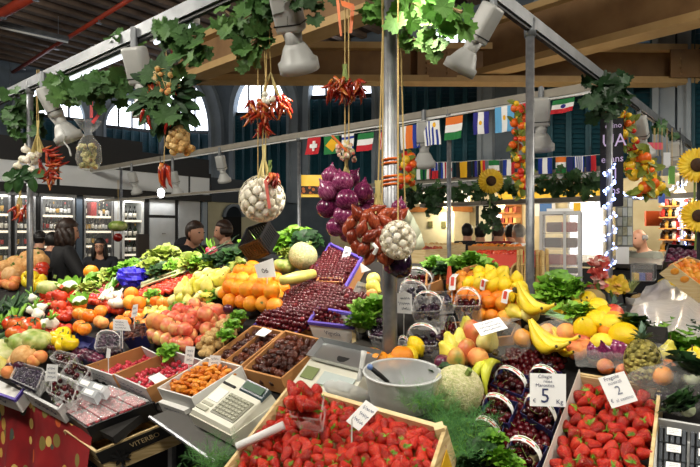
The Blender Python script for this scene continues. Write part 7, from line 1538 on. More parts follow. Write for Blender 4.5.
# ------------------------------------------------------------------ strawberry crates
tS, qS, bS, nS = tray('strawberry_crate', 'wooden crate full of strawberries in the middle of the front', 'crate', ((194, 505), (422, 505), (447, 427), (290, 383)), .11, .24, wood, .01, None)
part(tS, 'rim_board', G().hexa([p - nS * .02 for p in (qS[3], qS[2], qS[2] + (qS[1] - qS[2]).normalized() * .014, qS[3] + (qS[0] - qS[3]).normalized() * .014)], [p + nS * .003 for p in (qS[3], qS[2], qS[2] + (qS[1] - qS[2]).normalized() * .014, qS[3] + (qS[0] - qS[3]).normalized() * .014)]), wood)
part(tS, 'corner_block', G().tube([qS[2] + (qS[0] - qS[2]).normalized() * .02 - nS * .1, qS[2] + (qS[0] - qS[2]).normalized() * .02 + nS * .012], .018, 4), wood)
part(tS, 'yellow_label', G().slab([bS[1].lerp(bS[2], .55) + RD * .003 + (qS[1] - bS[1]) * .2, bS[1].lerp(bS[2], .8) + RD * .003 + (qS[1] - bS[1]) * .2, bS[1].lerp(bS[2], .8) + RD * .003 + (qS[1] - bS[1]) * .75, bS[1].lerp(bS[2], .55) + RD * .003 + (qS[1] - bS[1]) * .75], .002), mat('yellow_label', '#e0b020', .5))
def seen(p):
    if p.y < .05: return False
    x = 350 + F * p.x / p.y; y = 233.5 - F * (p.z - CZ) / p.y; return -25 < x < 725 and -25 < y < 488
def fill_seen(q, n, lab, grp, cap, d=.036, drop=.035, layers=2, bump=.03):
    e = []; ln1, ln2 = (q[1] - q[0]).length, (q[3] - q[0]).length
    for kk in range(layers):
        y = .5 * d + kk * .45 * d; row = 0
        while y < ln2 - .4 * d:
            w = (q[1] - q[0]).lerp(q[2] - q[3], y / ln2).length; x = (.5 + .5 * ((row + kk) % 2)) * d
            while x < w - .4 * d:
                a, b = (x + rnd(-.18, .18) * d) / w, (y + rnd(-.18, .18) * d) / ln2; p = q[0].lerp(q[1], a).lerp(q[3].lerp(q[2], a), b)
                p += n * (-drop - (layers - 1 - kk) * d * .62 + bump * max(0, 4 * a * (1 - a)) ** .5 * max(0, 4 * b * (1 - b)) ** .4 + rnd(-.1, .15) * d)
                if seen(p): e.append((kk, p))
                x += d * 1.0
            y += d * .88; row += 1
    random.shuffle(e); e.sort(key=lambda x: -x[0]); lay = [p for k_, p in e[:cap]]
    for p in lay:
        R = FR @ Matrix.Rotation(rnd(0, 2 * PI), 3, 'Z') @ Matrix.Rotation(rnd(.7, 2.0), 3, 'X') @ Matrix.Rotation(rnd(0, 6), 3, 'Z'); s = d * rnd(.82, 1.12); spawn('strawberry', TRS(p, R, (s * .92, s * .92, s)), lab, 'strawberry', grp)
    print('strawberries', len(e)); return lay
fill_seen(qS, nS, 'ripe red strawberry in the middle wooden crate', 'strawberries in the middle crate', 190)
fill_pun, qP, nP = filled('clear punnet heaped with strawberries standing in the middle crate', ((290, 416), (320, 420), (324, 396), (291, 394)), .05, .33, 'strawberry', .036, 'strawberry heaped in the clear punnet', 'strawberry', 'strawberries in the punnet', 3, .035, -.03, taper=.2)
g = G().tube([at(237, 447, .26), at(284, 425, .27)], .012, 14); r_ = thing('paper_roll', 'white paper tube lying along the strawberry crate by the till', 'paper roll', at(237, 447, .24)); part(r_, 'tube_wall', g, paper, True); part(r_, 'tube_mouth', G().tube([at(236.4, 447.3, .26), at(237.6, 446.7, .26)], .008, 12), m_dark)
tT, qT, bT, nT = tray('strawberry_crate', 'wooden crate of strawberries behind the 2 euro card near the blueberries', 'crate', ((531, 500), (648, 508), (661, 388), (578, 374)), .08, .07, wood, .008, None)
part(tT, 'paper_lining', G().slab([bT[0].lerp(qT[0], .2) + RD * .012, bT[3].lerp(qT[3], .2) + RD * .012, qT[3] + RD * .006 + nT * .02, qT[0] + RD * .006 + nT * .02], .001), film('lining_paper', .25, '#e6e2d8', .5))
STUFF += spots_in(((498, 368), (560, 374), (570, 354), (506, 350)), .0225, .02, 2)
STUFF += [p for a in (0, 1) for p in spots_in(((472, 455), (535, 478), (566, 400), (560, 366), (500, 366), (478, 398)), .0225, .01 + .015 * a)]
fill_seen(qT, nT, 'ripe red strawberry in the crate near the blueberries', 'strawberries in the crate by the blueberries', 95, .038, .02, 2, .015)
part(tT, 'rim_board', G().slab([qT[3] - US * .004 - nT * .03, qT[2] - US * .004 - nT * .03, qT[2] - US * .004 + nT * .004, qT[3] - US * .004 + nT * .004], -.008), wood)
part(tT, 'corner_block', G().tube([at(533, 470, .02), at(533, 447, .07)], .016, 4), wood)
stuff_balls('cherries', 'glossy mass of small dark red cherries filling the heap and the gaps between baskets', 'cherries', STUFF, .025, m_cherry)
# fronds and herbs in front
def fronds(lab, px, py, h, n, L, m, nm='fennel_fronds', w=.1):
    c = at(px, py, h); r = thing(nm, lab, 'herbs', c); gs, gl = G(), G(); gs.tube([c - V((w, 0, 0)), c + V((w, 0, 0))], .0011, 3); gs.tube([c - V((0, w, 0)), c + V((0, w, 0))], .0011, 3)
    for i in range(n):
        d = V((rnd(-1, 1), rnd(-.9, .6), rnd(.2, 1.1))).normalized(); p = c + V((rnd(-w, w), rnd(-w, w), 0)); e = p + d * L * rnd(.6, 1.1); gs.tube([p, p.lerp(e, .5) + V((0, 0, .015)), e], .0011, 3)
        for j in range(34):
            b = p.lerp(e, .25 + .75 * j / 15); dd = (d * .5 + V((rnd(-1, 1), rnd(-1, 1), rnd(-.6, .8)))).normalized(); gl.leaf(b, dd, (0, -.5, 1), rnd(.014, .03), .003, .1, k=1)
    part(r, 'stalks', gs, leaf_bright); part(r, 'feathery_leaves', gl, m)
m_frond = mat('frond_green', ['#2c5a26', '#3f7a35', '#5d9448'], .6, rand=.2, ns=8)
fronds('feathery green fennel fronds between the crate and cherries', 456, 434, .09, 60, .06, m_frond, w=.045); fronds('feathery green fronds lowest beside the strawberry crate', 458, 460, .09, 70, .065, m_frond, w=.055); fronds('thin green sprigs behind the crate rim below the tub', 422, 408, .16, 30, .045, m_frond, w=.05); fronds('green feathery herbs under the netted melon', 448, 412, .07, 30, .06, m_frond)
for px, py, d, lab in ((492, 440, .1, 'broad basil leaves in front of the cherry baskets'), (482, 452, .11, 'broad green leaves among the fronds'), (500, 458, .11, 'mint leaves lowest beside the cherry basket'), (510, 466, .1, 'light green leaves at the wooden corner'), (470, 464, .1, 'green leaf cluster nearest the strawberries')): one('lettuce' if px > 485 else 'chard', px, py, d * .65, lab, 'herbs', h=.08)
fronds('soft green frond sticking up before the till', 212, 466, .1, 30, .06, m_frond, w=.03)
heap('peach', ((566, 360), (640, 373), (646, 362), (572, 348)), .055, 'reddish peach in the row between big lemons and strawberry crate', 'peach', 'peaches behind the strawberry crate', h=.02)
heap('plum', ((642, 396), (690, 402), (700, 378), (660, 370)), .045, 'purple plum under the crumpled plastic near the herbs', 'plum', 'plums near the herbs', h=.0)
heap('pear', ((676, 384), (704, 390), (706, 366), (684, 360)), .065, 'yellow green pear below the basil', 'pear', 'pears below the basil', h=.02)
heap('mandarin', ((655, 376), (678, 380), (684, 366), (662, 362)), .05, 'orange fruit between the pineapple and basil', 'mandarin', 'oranges by the pineapple', h=.04)
# row behind the strawberry crate: apricots in film
heap('peach', ((596, 372), (660, 386), (664, 374), (606, 362)), .05, 'orange apricot under film behind the strawberry crate', 'apricot', 'apricots behind the strawberry crate', h=.04)
q = [at(x, y, .1) for x, y in ((576, 366), (640, 372), (636, 354), (572, 346))]; g = G(); K = 12
for i in range(K + 1):
    for j in range(6): a, b = i / K, j / 5; p = q[0].lerp(q[1], a).lerp(q[3].lerp(q[2], a), b) + ND * (.02 * noise.noise(V((a * 6, b * 4, 2)))); g.v.append(tuple(p))
for i in range(K):
    for j in range(5): g.f.append([i * 6 + j, (i + 1) * 6 + j, (i + 1) * 6 + j + 1, i * 6 + j + 1]); g.m.append(0)
solo('plastic_sheet', 'crumpled clear plastic sheet between the lemons and strawberry crate', 'plastic sheet', g, bag_film, None, True)
heap('grape', ((646, 408), (680, 412), (688, 392), (658, 384)), .026, 'dark purple grape under the crumpled plastic', 'grape', 'grapes under the plastic', h=.03, layers=2)
heap('mandarin', ((650, 384), (684, 392), (686, 376), (655, 368)), .055, 'orange apricot on top of the plastic wrapped grapes', 'apricot', 'apricots over the dark grapes', h=.08)
bag('crumpled clear bag of dark grapes above the blueberry box', 668, 388, .07, (.12, .09, .07), 0, seed=7); bag('clear bag beside the pineapple', 655, 375, .08, (.06, .07, .07), 0, seed=11)
one('chard', 684, 405, .1, 'dark leaves beside the blueberry box', 'leaf tuft', h=.03); one('chard', 694, 372, .12, 'dark leaves next to the plastic wrapped grapes', 'leaf tuft', h=.05)
tN, qN, bN, nN = tray('blueberry_box', 'grey cardboard box of black blueberry punnets in the corner', 'box', ((652, 505), (720, 512), (722, 428), (655, 417)), .06, .06, [card_side, m_dark, card_side, card_side], .006, None)
def B(a, b, h=0.): return qN[0].lerp(qN[1], a).lerp(qN[3].lerp(qN[2], a), b) + nN * h
bp_ = 0
for i in range(2):
    for j in range(4):
        a0, b0 = .06 + .48 * i, .1 + .21 * j; q = [B(a0, b0, -.012), B(a0 + .44, b0, -.012), B(a0 + .44, b0 + .19, -.012), B(a0, b0 + .19, -.012)]
        if not any(seen(p) for p in q): continue
        c = sum(q, V((0, 0, 0))) / 4; r_ = thing('blueberry_punnet', 'dark blueberry punnet with a white label, ' + ['lowest', 'second', 'third', 'highest'][j] + (' of the inner row' if i == 0 else ' of the outer row'), 'punnet', c - nN * .04); g = G()
        g.hexa([p + (c - p) * .1 - nN * .04 for p in q], q); part(r_, 'dark_tub', g, black_plastic)
        g = G()
        for k in range(5):
            f0 = (k + .15) / 5; g.hexa([q[0].lerp(q[1], f0), q[0].lerp(q[1], f0 + .12), q[3].lerp(q[2], f0 + .12), q[3].lerp(q[2], f0)], [x + nN * .006 for x in (q[0].lerp(q[1], f0), q[0].lerp(q[1], f0 + .12), q[3].lerp(q[2], f0 + .12), q[3].lerp(q[2], f0))])
        part(r_, 'lid_ribs', g, film('lid_clear', .7, '#7c828a', .15)); L4 = [q[0].lerp(q[1], .3).lerp(q[3].lerp(q[2], .3), .45), q[0].lerp(q[1], .8).lerp(q[3].lerp(q[2], .8), .45), q[0].lerp(q[1], .8).lerp(q[3].lerp(q[2], .8), .92), q[0].lerp(q[1], .3).lerp(q[3].lerp(q[2], .3), .92)]; lo = part(r_, 'white_label', G().slab([p + nN * .008 for p in L4], .0015), paper); scribble(lo, [p + nN * .0095 for p in L4], 3, ink_grey, 'printed_text', thick=.04)
# ------------------------------------------------------------------ price cards
card('large white price card with a handwritten 5 over the cherry baskets', ((530, 406), (566, 407), (566, 374), (530, 373)), 1.42, 0, pin=False, tx=[('Ciliegie', .42, .9, .15, ink), ('rosse', .5, .76, .13, ink), ('Marostica', .42, .63, .15, ink), ('5', .42, .3, .62, ink), ('€', .12, .16, .16, ink), ('Kg', .82, .14, .2, ink)], dy=(0, 0, .03, .03))
card('tilted white price card with a handwritten 2 on the strawberry crate', ((612, 408.5), (638, 400.5), (624, 371), (598, 378)), 1.45, 0, pin=False, tx=[('Fragole', .45, .88, .17, ink), ('nostrali', .5, .72, .15, ink_grey), ('2', .5, .45, .4, ink_grey), ('€', .12, .2, .15, ink), ('al cestino', .58, .17, .15, ink_grey)], dy=(0, 0, .04, .04))
card('white price card leaning in the middle strawberry crate', ((346, 421), (359, 431), (379, 409), (366, 400)), 1.47, 3, dy=(-.06, -.06, .02, .02))
card('large tilted white card on the pear bag and citrus tray', ((481, 336), (508, 328), (499, 317), (473, 324)), 1.72, 3, dy=(0, 0, .1, .1), pin=False)
card('white price card over the dark grape punnets beside the corner post', ((396, 313), (412, 314), (412, 294), (397, 293)), 2.25, 3)
card('small white price card standing in the cherry heap', ((350, 297), (363, 301), (370, 285), (358, 281)), 2.55, 2)
card('tall narrow white card in the upper cherry crate', ((337, 274), (344, 276), (352, 248), (345, 246)), 3.0, 4)
card('plain white folded paper above the small cherry card', ((351, 276), (371, 270), (361, 263), (356, 266)), 2.9, 0, pin=False)
card('white price card with dark figures behind the oranges', ((258, 278), (276, 277), (273, 258), (254, 265)), 2.7, 0, tx=[('06', .5, .5, .5, m_dark)])
card('white price card on the raspberry box', ((184, 363.5), (193, 364.5), (195, 347), (186, 346)), 2.3, 3)
card('small white card between the apricots and dates', ((208, 366), (220, 366), (221, 356), (210, 355)), 2.28, 2)
card('white price card before the dark cherry punnets', ((45, 381), (57, 381), (58, 365), (47, 364)), 2.5, 3)
card('tiny white tag at the raspberry box', ((106, 358), (110, 358), (110.5, 349), (107, 348)), 2.55, 0)
card('white price tag over the blue persimmon box', ((131, 318), (137, 316), (138, 304), (133, 305)), 2.85, 2)
card('white card with violet writing over the small oranges', ((113, 330), (131, 331), (127, 320), (113, 319)), 2.7, 3)
card('white card with a violet edge before the woman in black', ((84, 293), (99, 295), (100, 288), (85, 287)), 3.85, 1)
card('long white price strip behind the punnets at the small carton', ((392, 297), (398, 299), (411, 294), (405, 291)), 2.3, 1, pin=False)
# ------------------------------------------------------------------ display case, bamboo, side counter goods
CY = 4.25
m_casef = mat('case_frame_white', '#c9cbcb', .35)
x0, x1, yb, yt = 541, 591, 290, 211.5
def K3(px, py, dy=0.): return on_y(px, py, CY) + V((0, dy, 0))
W = (on_y(x1, 250, CY) - on_y(x0, 250, CY)).x; base = on_z(566, 290, 1.06) if False else on_y((x0 + x1) / 2, yb, CY); Zt = on_y(566, yt, CY).z; Zb = base.z
r_ = thing('display_case', 'glass display case with white frame standing behind the lemons', 'display case', base)
rot = Matrix.Rotation(-.45, 3, 'Z'); cw, cd = W * .72, W * .55; hh = Zt - Zb; cc = base + V((0, .1, 0))
def C3(a, b, z): return cc + rot @ V((a * cw / 2, b * cd / 2, 0)) + V((0, 0, z))
for a in (-1, 1):
    for b in (-1, 1): part(r_, 'corner_post', G().box(C3(a, b, hh / 2), (.022, .022, hh), rot), m_casef)
part(r_, 'base_panel', G().box(C3(0, 0, .06), (cw, cd, .12), rot), m_casef); part(r_, 'top_panel', G().box(C3(0, 0, hh - .01), (cw + .02, cd + .02, .025), rot), m_casef)
for z in (.3, .52, .72):
    s_ = part(r_, 'glass_shelf', G().box(C3(0, 0, z * hh), (cw - .02, cd - .02, .008), rot), film('case_glass', .85))
for a, b, dx, dy in ((0, -1, cw, .004), (1, 0, .004, cd), (-1, 0, .004, cd)): part(r_, 'glass_pane', G().box(C3(a, b, hh / 2 + .05), (dx, dy, hh - .14), rot), film('case_glass', .85))
part(r_, 'door_bar', G().box(C3(.25, -1, hh / 2), (.02, .02, hh), rot), m_casef)
for i, (a, z, c, lab) in enumerate(((-.4, .3, '#8d3c34', 'red brown packet on the lowest shelf of the display case'), (.35, .3, '#b06a5a', 'pink packet on the lowest shelf of the display case'), (-.4, .52, '#3a3838', 'dark packet on the middle shelf of the display case'), (.4, .52, '#6b5c50', 'brown packet on the middle shelf of the display case'), (-.3, .72, '#5a3c34', 'brown packet on the top shelf of the display case'), (.4, .72, '#a64a40', 'red packet on the top shelf of the display case'))):
    g = G().rbox(C3(a, 0, z * hh + .05), (.13, .12, .08), rot, .012); solo('food_packet', lab, 'packet', g, mat('case_pack_%d' % i, c, .5))
r_ = thing('tray_label', 'long pale card standing on the display case', 'card', on_y(566, 211, CY)); part(r_, 'card_sheet', G().box(C3(0, -.9, hh + .01), (cw * .7, .006, .03), rot), paper)
for i in range(9):
    x = 518 + i * 3.7; a, b = on_y(x + rnd(-.5, .5), 291, 3.5 + rnd(-.04, .04)), on_y(x + rnd(-1, 1), 248 + rnd(-3, 4), 3.5); g = G(); K = 8; pts = [a.lerp(b, t / K) for t in range(K + 1)]; g.tube([V((a.x, a.y, 1.05))] + pts, .0115, 8)
    for t in range(1, K, 2): g.tube([pts[t] - V((0, 0, .004)), pts[t] + V((0, 0, .004))], .0132, 8)
    solo('bamboo_cane', 'bamboo cane in the upright bundle beside the display case', 'cane', g, bamboo_m, 'bamboo canes in the bundle', True)
# goods inside the stall
greens([('lettuce', 462, 262, .14, 'bright green leafy greens behind the citrus heap', 'greens'), ('lettuce', 474, 258, .15, 'tallest green leaves behind the citrus heap', 'greens'), ('chard', 446, 268, .14, 'dark green leaves beside the open carton', 'greens'), ('lettuce', 484, 264, .13, 'green leaves before the red tray', 'greens'), ('lettuce', 436, 262, .14, 'green leaves behind the small brown carton', 'greens'), ('chard', 430, 268, .11, 'dark leaves behind the dark grape punnets', 'greens')])
def zheap(k_, poly, d, z, lab, cat, grp, lay=1, **kw):
    P = [on_z(x, y, z) for x, y in poly]; L2 = [(p.x, p.y) for p in P]; xs, ys = [p[0] for p in L2], [p[1] for p in L2]; y = min(ys)
    while y < max(ys):
        x = min(xs) + rnd(0, d)
        while x < max(xs):
            if inpoly(x, y, L2): spawn(k_, TRS(V((x, y, z + d * .5 + rnd(0, .3) * d)), rrot(), d * rnd(.9, 1.1)), lab, cat, grp)
            x += d * 1.0
        y += d * 1.0
def crate_z(lab, px, py, z, w, dp, h, m, nm='wooden_crate', rot_=0., tilt=0.):
    c = on_z(px, py, z); R = ROTG @ Matrix.Rotation(rot_, 3, 'Z') @ Matrix.Rotation(tilt, 3, 'X'); r = thing(nm, lab, 'crate', c)
    part(r, 'base_panel', G().box(c + R @ V((0, 0, .006)), (w, dp, .012), R), m)
    for s in (-1, 1):
        part(r, 'side_panel', G().box(c + R @ V((0, s * dp / 2, h / 2)), (w, .01, h), R), m); part(r, 'end_panel', G().box(c + R @ V((s * w / 2, 0, h / 2)), (.01, dp, h), R), m)
    return c, R
def crate_fill(cR, w, dp, h, k_, d, lab, cat, grp):
    c, R = cR; nx, ny = int((w - .02) / d), int((dp - .02) / d)
    for i in range(nx):
        for j in range(ny): spawn(k_, TRS(c + R @ V(((i + .5 + rnd(-.15, .15)) / nx * (w - .03) - w / 2 + .015, (j + .5 + rnd(-.15, .15)) / ny * (dp - .03) - dp / 2 + .015, h - d * .3 + rnd(0, .02))), rrot(), d * rnd(.9, 1.05)), lab, cat, grp)
Zi = 1.345
for px, py, w, dp, h, m, k_, d, lab, il, cat in ((412, 262, .5, .36, .12, wood, 'pepper_round', .05, 'wooden crate of red brown shallots inside the stall', 'small red brown shallot in the inner crate', 'shallot'), (440, 254, .5, .36, .12, wood, 'fig', .06, 'wooden crate of pale potatoes inside the stall', 'pale potato in the inner crate', 'potato'), (503, 266, .5, .35, .1, red_paper, 'small_tomato', .05, 'red tray of small tomatoes before the wicker basket', 'small tomato in the red tray', 'cherry tomato'), (497, 254, .6, .35, .1, card_brown, 'persimmon', .08, 'brown crate of orange fruit in front of the seated people', 'orange fruit in the inner crate', 'persimmon')):
    crate_fill(crate_z(lab, px, py, Zi, w, dp, h, m), w, dp, h, k_, d, il, cat, il + 's')
c = on_z(521, 283, 1.08); r_ = thing('wicker_basket', 'round wicker basket lying on its side beside the bamboo canes', 'basket', c); g = G()
for k in range(6): g.tube([on_y(519 + 8 * math.cos(a) * (1 - k * .08), 273 + 10 * math.sin(a) * (1 - k * .08), 3.6 + k * .03) for a in [2 * PI * i / 20 for i in range(21)]], .009, 6)
part(r_, 'wicker_wall', g, bamboo_m, True); part(r_, 'wicker_base', G().lathe([(.002, 0), (.045, 0), (.045, .008), (.002, .008)], 20, Matrix.Translation(on_y(519, 273, 3.75)) @ Matrix.Rotation(PI / 2, 4, 'X')), stem_b)
r_ = thing('dried_flower_bunch', 'small tuft of pink and yellow flowers beside the plant pot', 'paper flowers', on_y(614, 298, 4.0)); W9 = [on_y(rnd(608, 625), rnd(280, 292), 4.0 + rnd(-.04, .04)) for i in range(24)]; part(r_, 'stems', G().tube([W9[0], on_y(614, 300, 4.0)], .012, 6).tube(W9, .002, 4), stem_g); g = G(); [g.leaf(p, (rnd(-1, 1), -.3, rnd(-.3, 1)), (0, -1, .4), .05, .05, .3) for p in W9 for k in range(3)]; part(r_, 'petals', g, mat('mixed_petals', ['#d8489a', '#e8c02a', '#f0d84a'], .6, rand=0, ns=9))
one('orange', 91, 272, .11, 'single orange held up before the girl', 'orange', h=.06)
# flower bundle next to the lit post, pot, sheet, herbs
Zs = 1.052
r_ = thing('dried_flower_bunch', 'bunch of red and white paper flowers between display case and lit post', 'paper flowers', on_y(598, 292, 4.0)); g = G()
for i in range(70): g.leaf(on_y(rnd(592, 605), rnd(258, 290), 4.0 + rnd(-.05, .05)), (rnd(-1, 1), -.3, rnd(-.3, 1)), (0, -1, .4), .05, .035, .3)
part(r_, 'petals', g, mat('paper_petals', ['#a8241c', '#c8483c', '#e5c4b8'], .6, rand=0, ns=14)); part(r_, 'stems', G().tube([on_y(598, 280, 4.0), on_y(599, 300, 4.0)], .02, 6), stem_g)
p = on_z(629, 303, Zs); r_ = thing('potted_plant', 'small grassy plant in a black pot on the side counter', 'potted plant', p); part(r_, 'pot', G().lathe([(.002, 0), (.038, 0), (.052, .075), (.056, .075), (.056, .085), (.046, .085), (.04, .07), (.002, .065)], 18, Matrix.Translation(p)), black_plastic, True); g = G()
for i in range(70): a = rnd(0, 2 * PI); d = V((math.cos(a) * rnd(.05, .5), math.sin(a) * rnd(.05, .5), 1)); g.leaf(p + V((math.cos(a) * .02, math.sin(a) * .02, .07)), d, (-d.x, -d.y, .3), rnd(.09, .15), .01, .25, k=3)
part(r_, 'grass_blades', g, mat('grey_green_blade', ['#8a9c5a', '#b0b872', '#cfc98c'], .6, rand=0, ns=10))
q = [on_z(x, y, 1.14) for x, y in ((616, 332), (716, 350), (704, 284), (646, 286))]; g = G(); K = 16
for i in range(K + 1):
    for j in range(K + 1): a, b = i / K, j / K; p = q[0].lerp(q[1], a).lerp(q[3].lerp(q[2], a), b) + V((0, 0, .05 * noise.noise(V((a * 5, b * 5, 1))) + .05 * math.sin(a * PI))); g.v.append(tuple(p))
for i in range(K):
    for j in range(K): g.f.append([i * (K + 1) + j, (i + 1) * (K + 1) + j, (i + 1) * (K + 1) + j + 1, i * (K + 1) + j + 1]); g.m.append(0)
solo('plastic_sheet', 'big clear plastic sheet covering trays of goods on the side counter', 'plastic sheet', g, film('cover_sheet', .3, '#e8e4e0', .25, .5, 9), None, True)
for px, py, w, k_, d, lab, il, cat in ((655, 304, .34, 'fig', .06, 'tray of pale dried fruit under the plastic sheet near the plant', 'pale dried fruit under the plastic sheet', 'dried fruit'), (686, 318, .36, 'apricot', .06, 'tray of dried fruit under the plastic sheet, farther side', 'orange dried fruit under the sheet', 'dried fruit'), (668, 330, .3, 'date', .05, 'tray of dark dried fruit under the near end of the sheet', 'dark dried fruit under the near end of the sheet', 'dried fruit')):
    crate_fill(crate_z(lab, px, py, Zs, w, .3, .05, card_white, 'goods_tray'), w, .3, .05, k_, d, il, cat, il)
fl_ = ((640, 308, 'small yellow flower head lying along the sheet'),)
zheap('pepper_round', ((640, 285), (690, 300), (700, 296), (650, 280)), .05, 1.06, 'small dark pepper along the back of the sheet', 'pepper', 'peppers along the sheet')
zheap('lemon', ((645, 283), (690, 297), (698, 292), (655, 279)), .07, 1.12, 'small yellow fruit in the row behind the plastic sheet', 'lemon', 'yellow fruit behind the sheet')
r_ = thing('wooden_board', 'pale wooden board leaning at the near end of the sheet', 'board', on_z(628, 338, Zs)); part(r_, 'board_plank', G().slab([on_z(624, 344, 1.06), on_z(634, 347, 1.06), on_y(629, 318, 2.35), on_y(621, 317, 2.35)], .01), wood)
HB = ['nearest the pineapple', 'touching the sheet edge', 'in the middle of the row', 'above the plastic bag', 'behind the pear', 'at the outer end', 'low in front', 'under the yellow fruit', 'highest of the row', 'at the near corner', 'second from the pineapple', 'before the wooden board']
for i, (px, py) in enumerate(((660, 350), (668, 342), (676, 348), (682, 356), (690, 360), (698, 352), (672, 358), (694, 364), (684, 342), (662, 360), (667, 352), (650, 345))):
    p = on_z(px, py + 3, 1.06); k_ = 'chard' if i % 3 == 2 else 'lettuce'; spawn(k_, TRS(p + V((0, 0, .07)), Matrix.Rotation(rnd(0, 6), 3, 'Z'), (.13, .13, .15)), ('dark' if i % 3 == 2 else 'bright') + ' green basil tuft ' + HB[i], 'herbs')
for k_, px, py, d, lab in (('lemon', 696, 362, .07, 'yellow fruit among the basil'), ('pear', 690, 366, .07, 'green pear beside the basil'), ('pear', 668, 352, .06, 'pear half hidden by the herbs near the pineapple')): one(k_, px, py, d, lab, k_, h=.03)
g = G().box(on_z(645, 330, 1.06) + V((0, 0, .05)), (.05, .05, .1), ROTG); r_ = solo('small_carton', 'small blue and white carton behind the pineapple', 'box', g, mat('carton_blue', '#2a4ab0', .5)); part(r_, 'white_band', G().box(on_z(645, 330, 1.06) + V((0, 0, .03)), (.052, .052, .03), ROTG), paper)
# beyond the side counter
r_ = thing('cloth_table', 'table with a dark blue grey cloth in front of the old man', 'table', on_z(655, 280, 0.02)); q = [on_z(x, y, 1.0) for x, y in ((632, 282), (672, 282), (678, 260), (640, 258))]; part(r_, 'cloth_top', G().slab(q, -.03), mat('blue_grey_cloth', '#3c4656', .8)); part(r_, 'cloth_front', G().slab([V((q[0].x, q[0].y, .02)), V((q[1].x, q[1].y, .02)), q[1], q[0]], .02), MATS['blue_grey_cloth'])
r_ = thing('wire_basket', 'small clear basket with coloured packets in front of the dark cloth', 'basket', on_y(641, 279, 4.4)); g = G()
W4 = [on_y(x, y, Y) for x, y, Y in ((631, 281, 4.3), (654, 281, 4.3), (656, 279, 4.6), (634, 279, 4.6))]; T4 = [p + V((0, 0, .13)) for p in W4]
for a in (W4, T4):
    for i in range(4): g.tube([a[i], a[(i + 1) % 4]], .004, 4)
for i in range(4): g.tube([W4[i], T4[i]], .004, 4)
part(r_, 'wire_frame', g, steel); part(r_, 'clear_wall', G().slab([W4[0], W4[1], T4[1], T4[0]], .002), clear)
for i, (px, c) in enumerate(((635, '#c9a23a'), (641, '#3a4a9c'), (648, '#7a2a34'))): g = G().rbox(on_y(px, 277, 4.45), (.05, .05, .07), None, .01); solo('food_packet', ['yellow', 'blue', 'dark red'][i] + ' packet in the small clear basket', 'packet', g, mat('basket_pack_%d' % i, c, .5))
def crateq(lab, quad, Y, k_, d, il, cat, m=wood, ys=(0, 0, .3, .3)):
    q = [on_y(x, y, Y + e) for (x, y), e in zip(quad, ys)]; n = (q[1] - q[0]).cross(q[3] - q[0]).normalized(); c = sum(q, V((0, 0, 0))) / 4; r = thing('wooden_crate', lab, 'crate', c - n * .1)
    for i in range(4): j = (i + 1) % 4; inn = (c - (q[i] + q[j]) / 2).normalized() * .01; part(r, 'side_panel', G().hexa([q[i] - n * .1, q[j] - n * .1, q[j] - n * .1 + inn, q[i] - n * .1 + inn], [q[i], q[j], q[j] + inn, q[i] + inn]), m)
    part(r, 'base_panel', G().hexa([p - n * .105 for p in q], [p - n * .1 for p in q]), m); fill(q, n, k_, d, il, cat, il, .0, 1, 1.)
crateq('tilted wooden crate of orange fruit on the neighbouring stall', ((672, 264), (712, 294), (726, 270), (688, 256)), 3.6, 'mandarin', .075, 'orange fruit in the tilted neighbouring crate', 'mandarin')
crateq('dark crate of purple fruit behind the tilted wooden crate', ((664, 262), (700, 262), (704, 246), (668, 244)), 4.6, 'plum', .08, 'purple plum in the dark crate beyond', 'plum', black_plastic)
r_ = thing('support_table', 'dark table under the neighbouring crates', 'table', on_y(700, 330, 3.9)); p = on_y(702, 300, 4.1); part(r_, 'table_body', G().box(V((p.x + .25, p.y + .2, .55)), (.9, .9, 1.0), ROTG), m_dark); part(r_, 'table_top', G().box(V((p.x + .25, p.y + .2, 1.06)), (.95, .95, .03), ROTG), m_count)
# ------------------------------------------------------------------ light and camera
w = bpy.data.worlds.new('market_world'); sc.world = w; w.use_nodes = True; w.node_tree.nodes['Background'].inputs['Color'].default_value = (.75, .85, 1, 1); w.node_tree.nodes['Background'].inputs['Strength'].default_value = .22
def fill_lamp(u, v, z, power, size=.5, col=(1, .94, .83), lab='added round fill lamp hung out of view under the roof'):  # lamps added as fill light, all hung outside the camera's view
    p = uv(u, v, z); r = thing('fill_lamp', lab, 'ceiling lamp', p, 'added fill lamps'); part(r, 'lamp_shade', G().lathe([(.06, .3), (.12, .28), (.3, .1), (.34, 0), (.32, 0), (.28, .08), (.1, .25)], 24, Matrix.Translation(p)), lamp_grey, True); part(r, 'lamp_cable', G().tube([p + V((0, 0, .28)), V((p.x, p.y, ROOF))], .01, 6), m_dark)
    L = bpy.data.lights.new('fill_lamp_light', 'POINT'); L.shadow_soft_size = size / 2; L.energy = power * 1.7; L.color = col; o = bpy.data.objects.new('fill_lamp_light', L); COL.objects.link(o); o.parent = r; o.location = (0, 0, -.36)
for u, v in ((-2.6, -1.5), (-2.6, 1.8), (-1.6, 5.0), (-.2, -4.)): fill_lamp(u, v, 4.6, 150, .6)
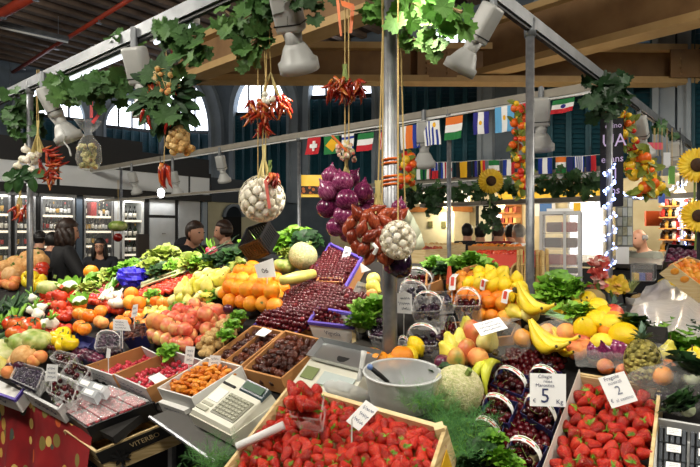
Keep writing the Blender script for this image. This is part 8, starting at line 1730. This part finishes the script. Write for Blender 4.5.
fill_lamp(4.2, -2.5, 4.4, 90); fill_lamp(-2.6, 8.5, 4.8, 90)
def lamp_at(p, power, lab, col=(1, .85, .62)):
    r = thing('pendant_lamp', lab, 'pendant lamp', p); part(r, 'globe', G().ball(p, .07, 14, 10), mat('pendant_glow', '#ffe2b0', .3, emit=6.), True); part(r, 'lamp_cable', G().tube([p + V((0, 0, .06)), p + V((0, 0, .8))], .006, 5), m_dark)
    L = bpy.data.lights.new('pendant_light', 'POINT'); L.energy = power; L.color = col; L.shadow_soft_size = .1; o = bpy.data.objects.new('pendant_light', L); COL.objects.link(o); o.parent = r; o.location = (0, 0, -.12)
lamp_at(on_u(445, 204, 7.0), 30, 'warm globe lamp over the cream bar counter'); lamp_at(on_u(501, 205, 7.0), 26, 'warm globe lamp before the orange shelves'); lamp_at(on_u(590, 200, 6.8), 22, 'warm globe lamp before the bright shop window'); lamp_at(on_u(680, 195, 5.8), 24, 'warm globe lamp before the white liquor shelves')
cl = bpy.data.lights.new('cabinet_glow', 'AREA'); cl.shape = 'RECTANGLE'; cl.size = 5; cl.size_y = .1; cl.energy = 14; cl.color = (1, .97, .92); o = bpy.data.objects.new('cabinet_glow', cl); COL.objects.link(o); o.location = S(su(50), -.12, cz1 - .02); o.rotation_euler = Matrix((UD, VD, V((0, 0, 1)))).transposed().to_euler()
cam = bpy.data.cameras.new('camera'); cam.sensor_width = 36; cam.lens = 36 * F / 700; cam.clip_start = .05; cam.clip_end = 200
co = bpy.data.objects.new('camera', cam); COL.objects.link(co); co.location = EYE; co.rotation_euler = (PI / 2, 0, 0); sc.camera = co
sc.view_settings.view_transform = 'Standard'; sc.view_settings.look = 'None'; sc.view_settings.gamma = 1; sc.view_settings.use_curve_mapping = False; sc.view_settings.exposure = .4
sc.cycles.use_denoising = True; sc.cycles.max_bounces = 6; sc.cycles.transparent_max_bounces = 16; sc.cycles.sample_clamp_indirect = 6
from collections import Counter
print('TOP', Counter(o['category'] for o in sc.objects if o.parent is None and 'category' in o).most_common(25), len(sc.objects))
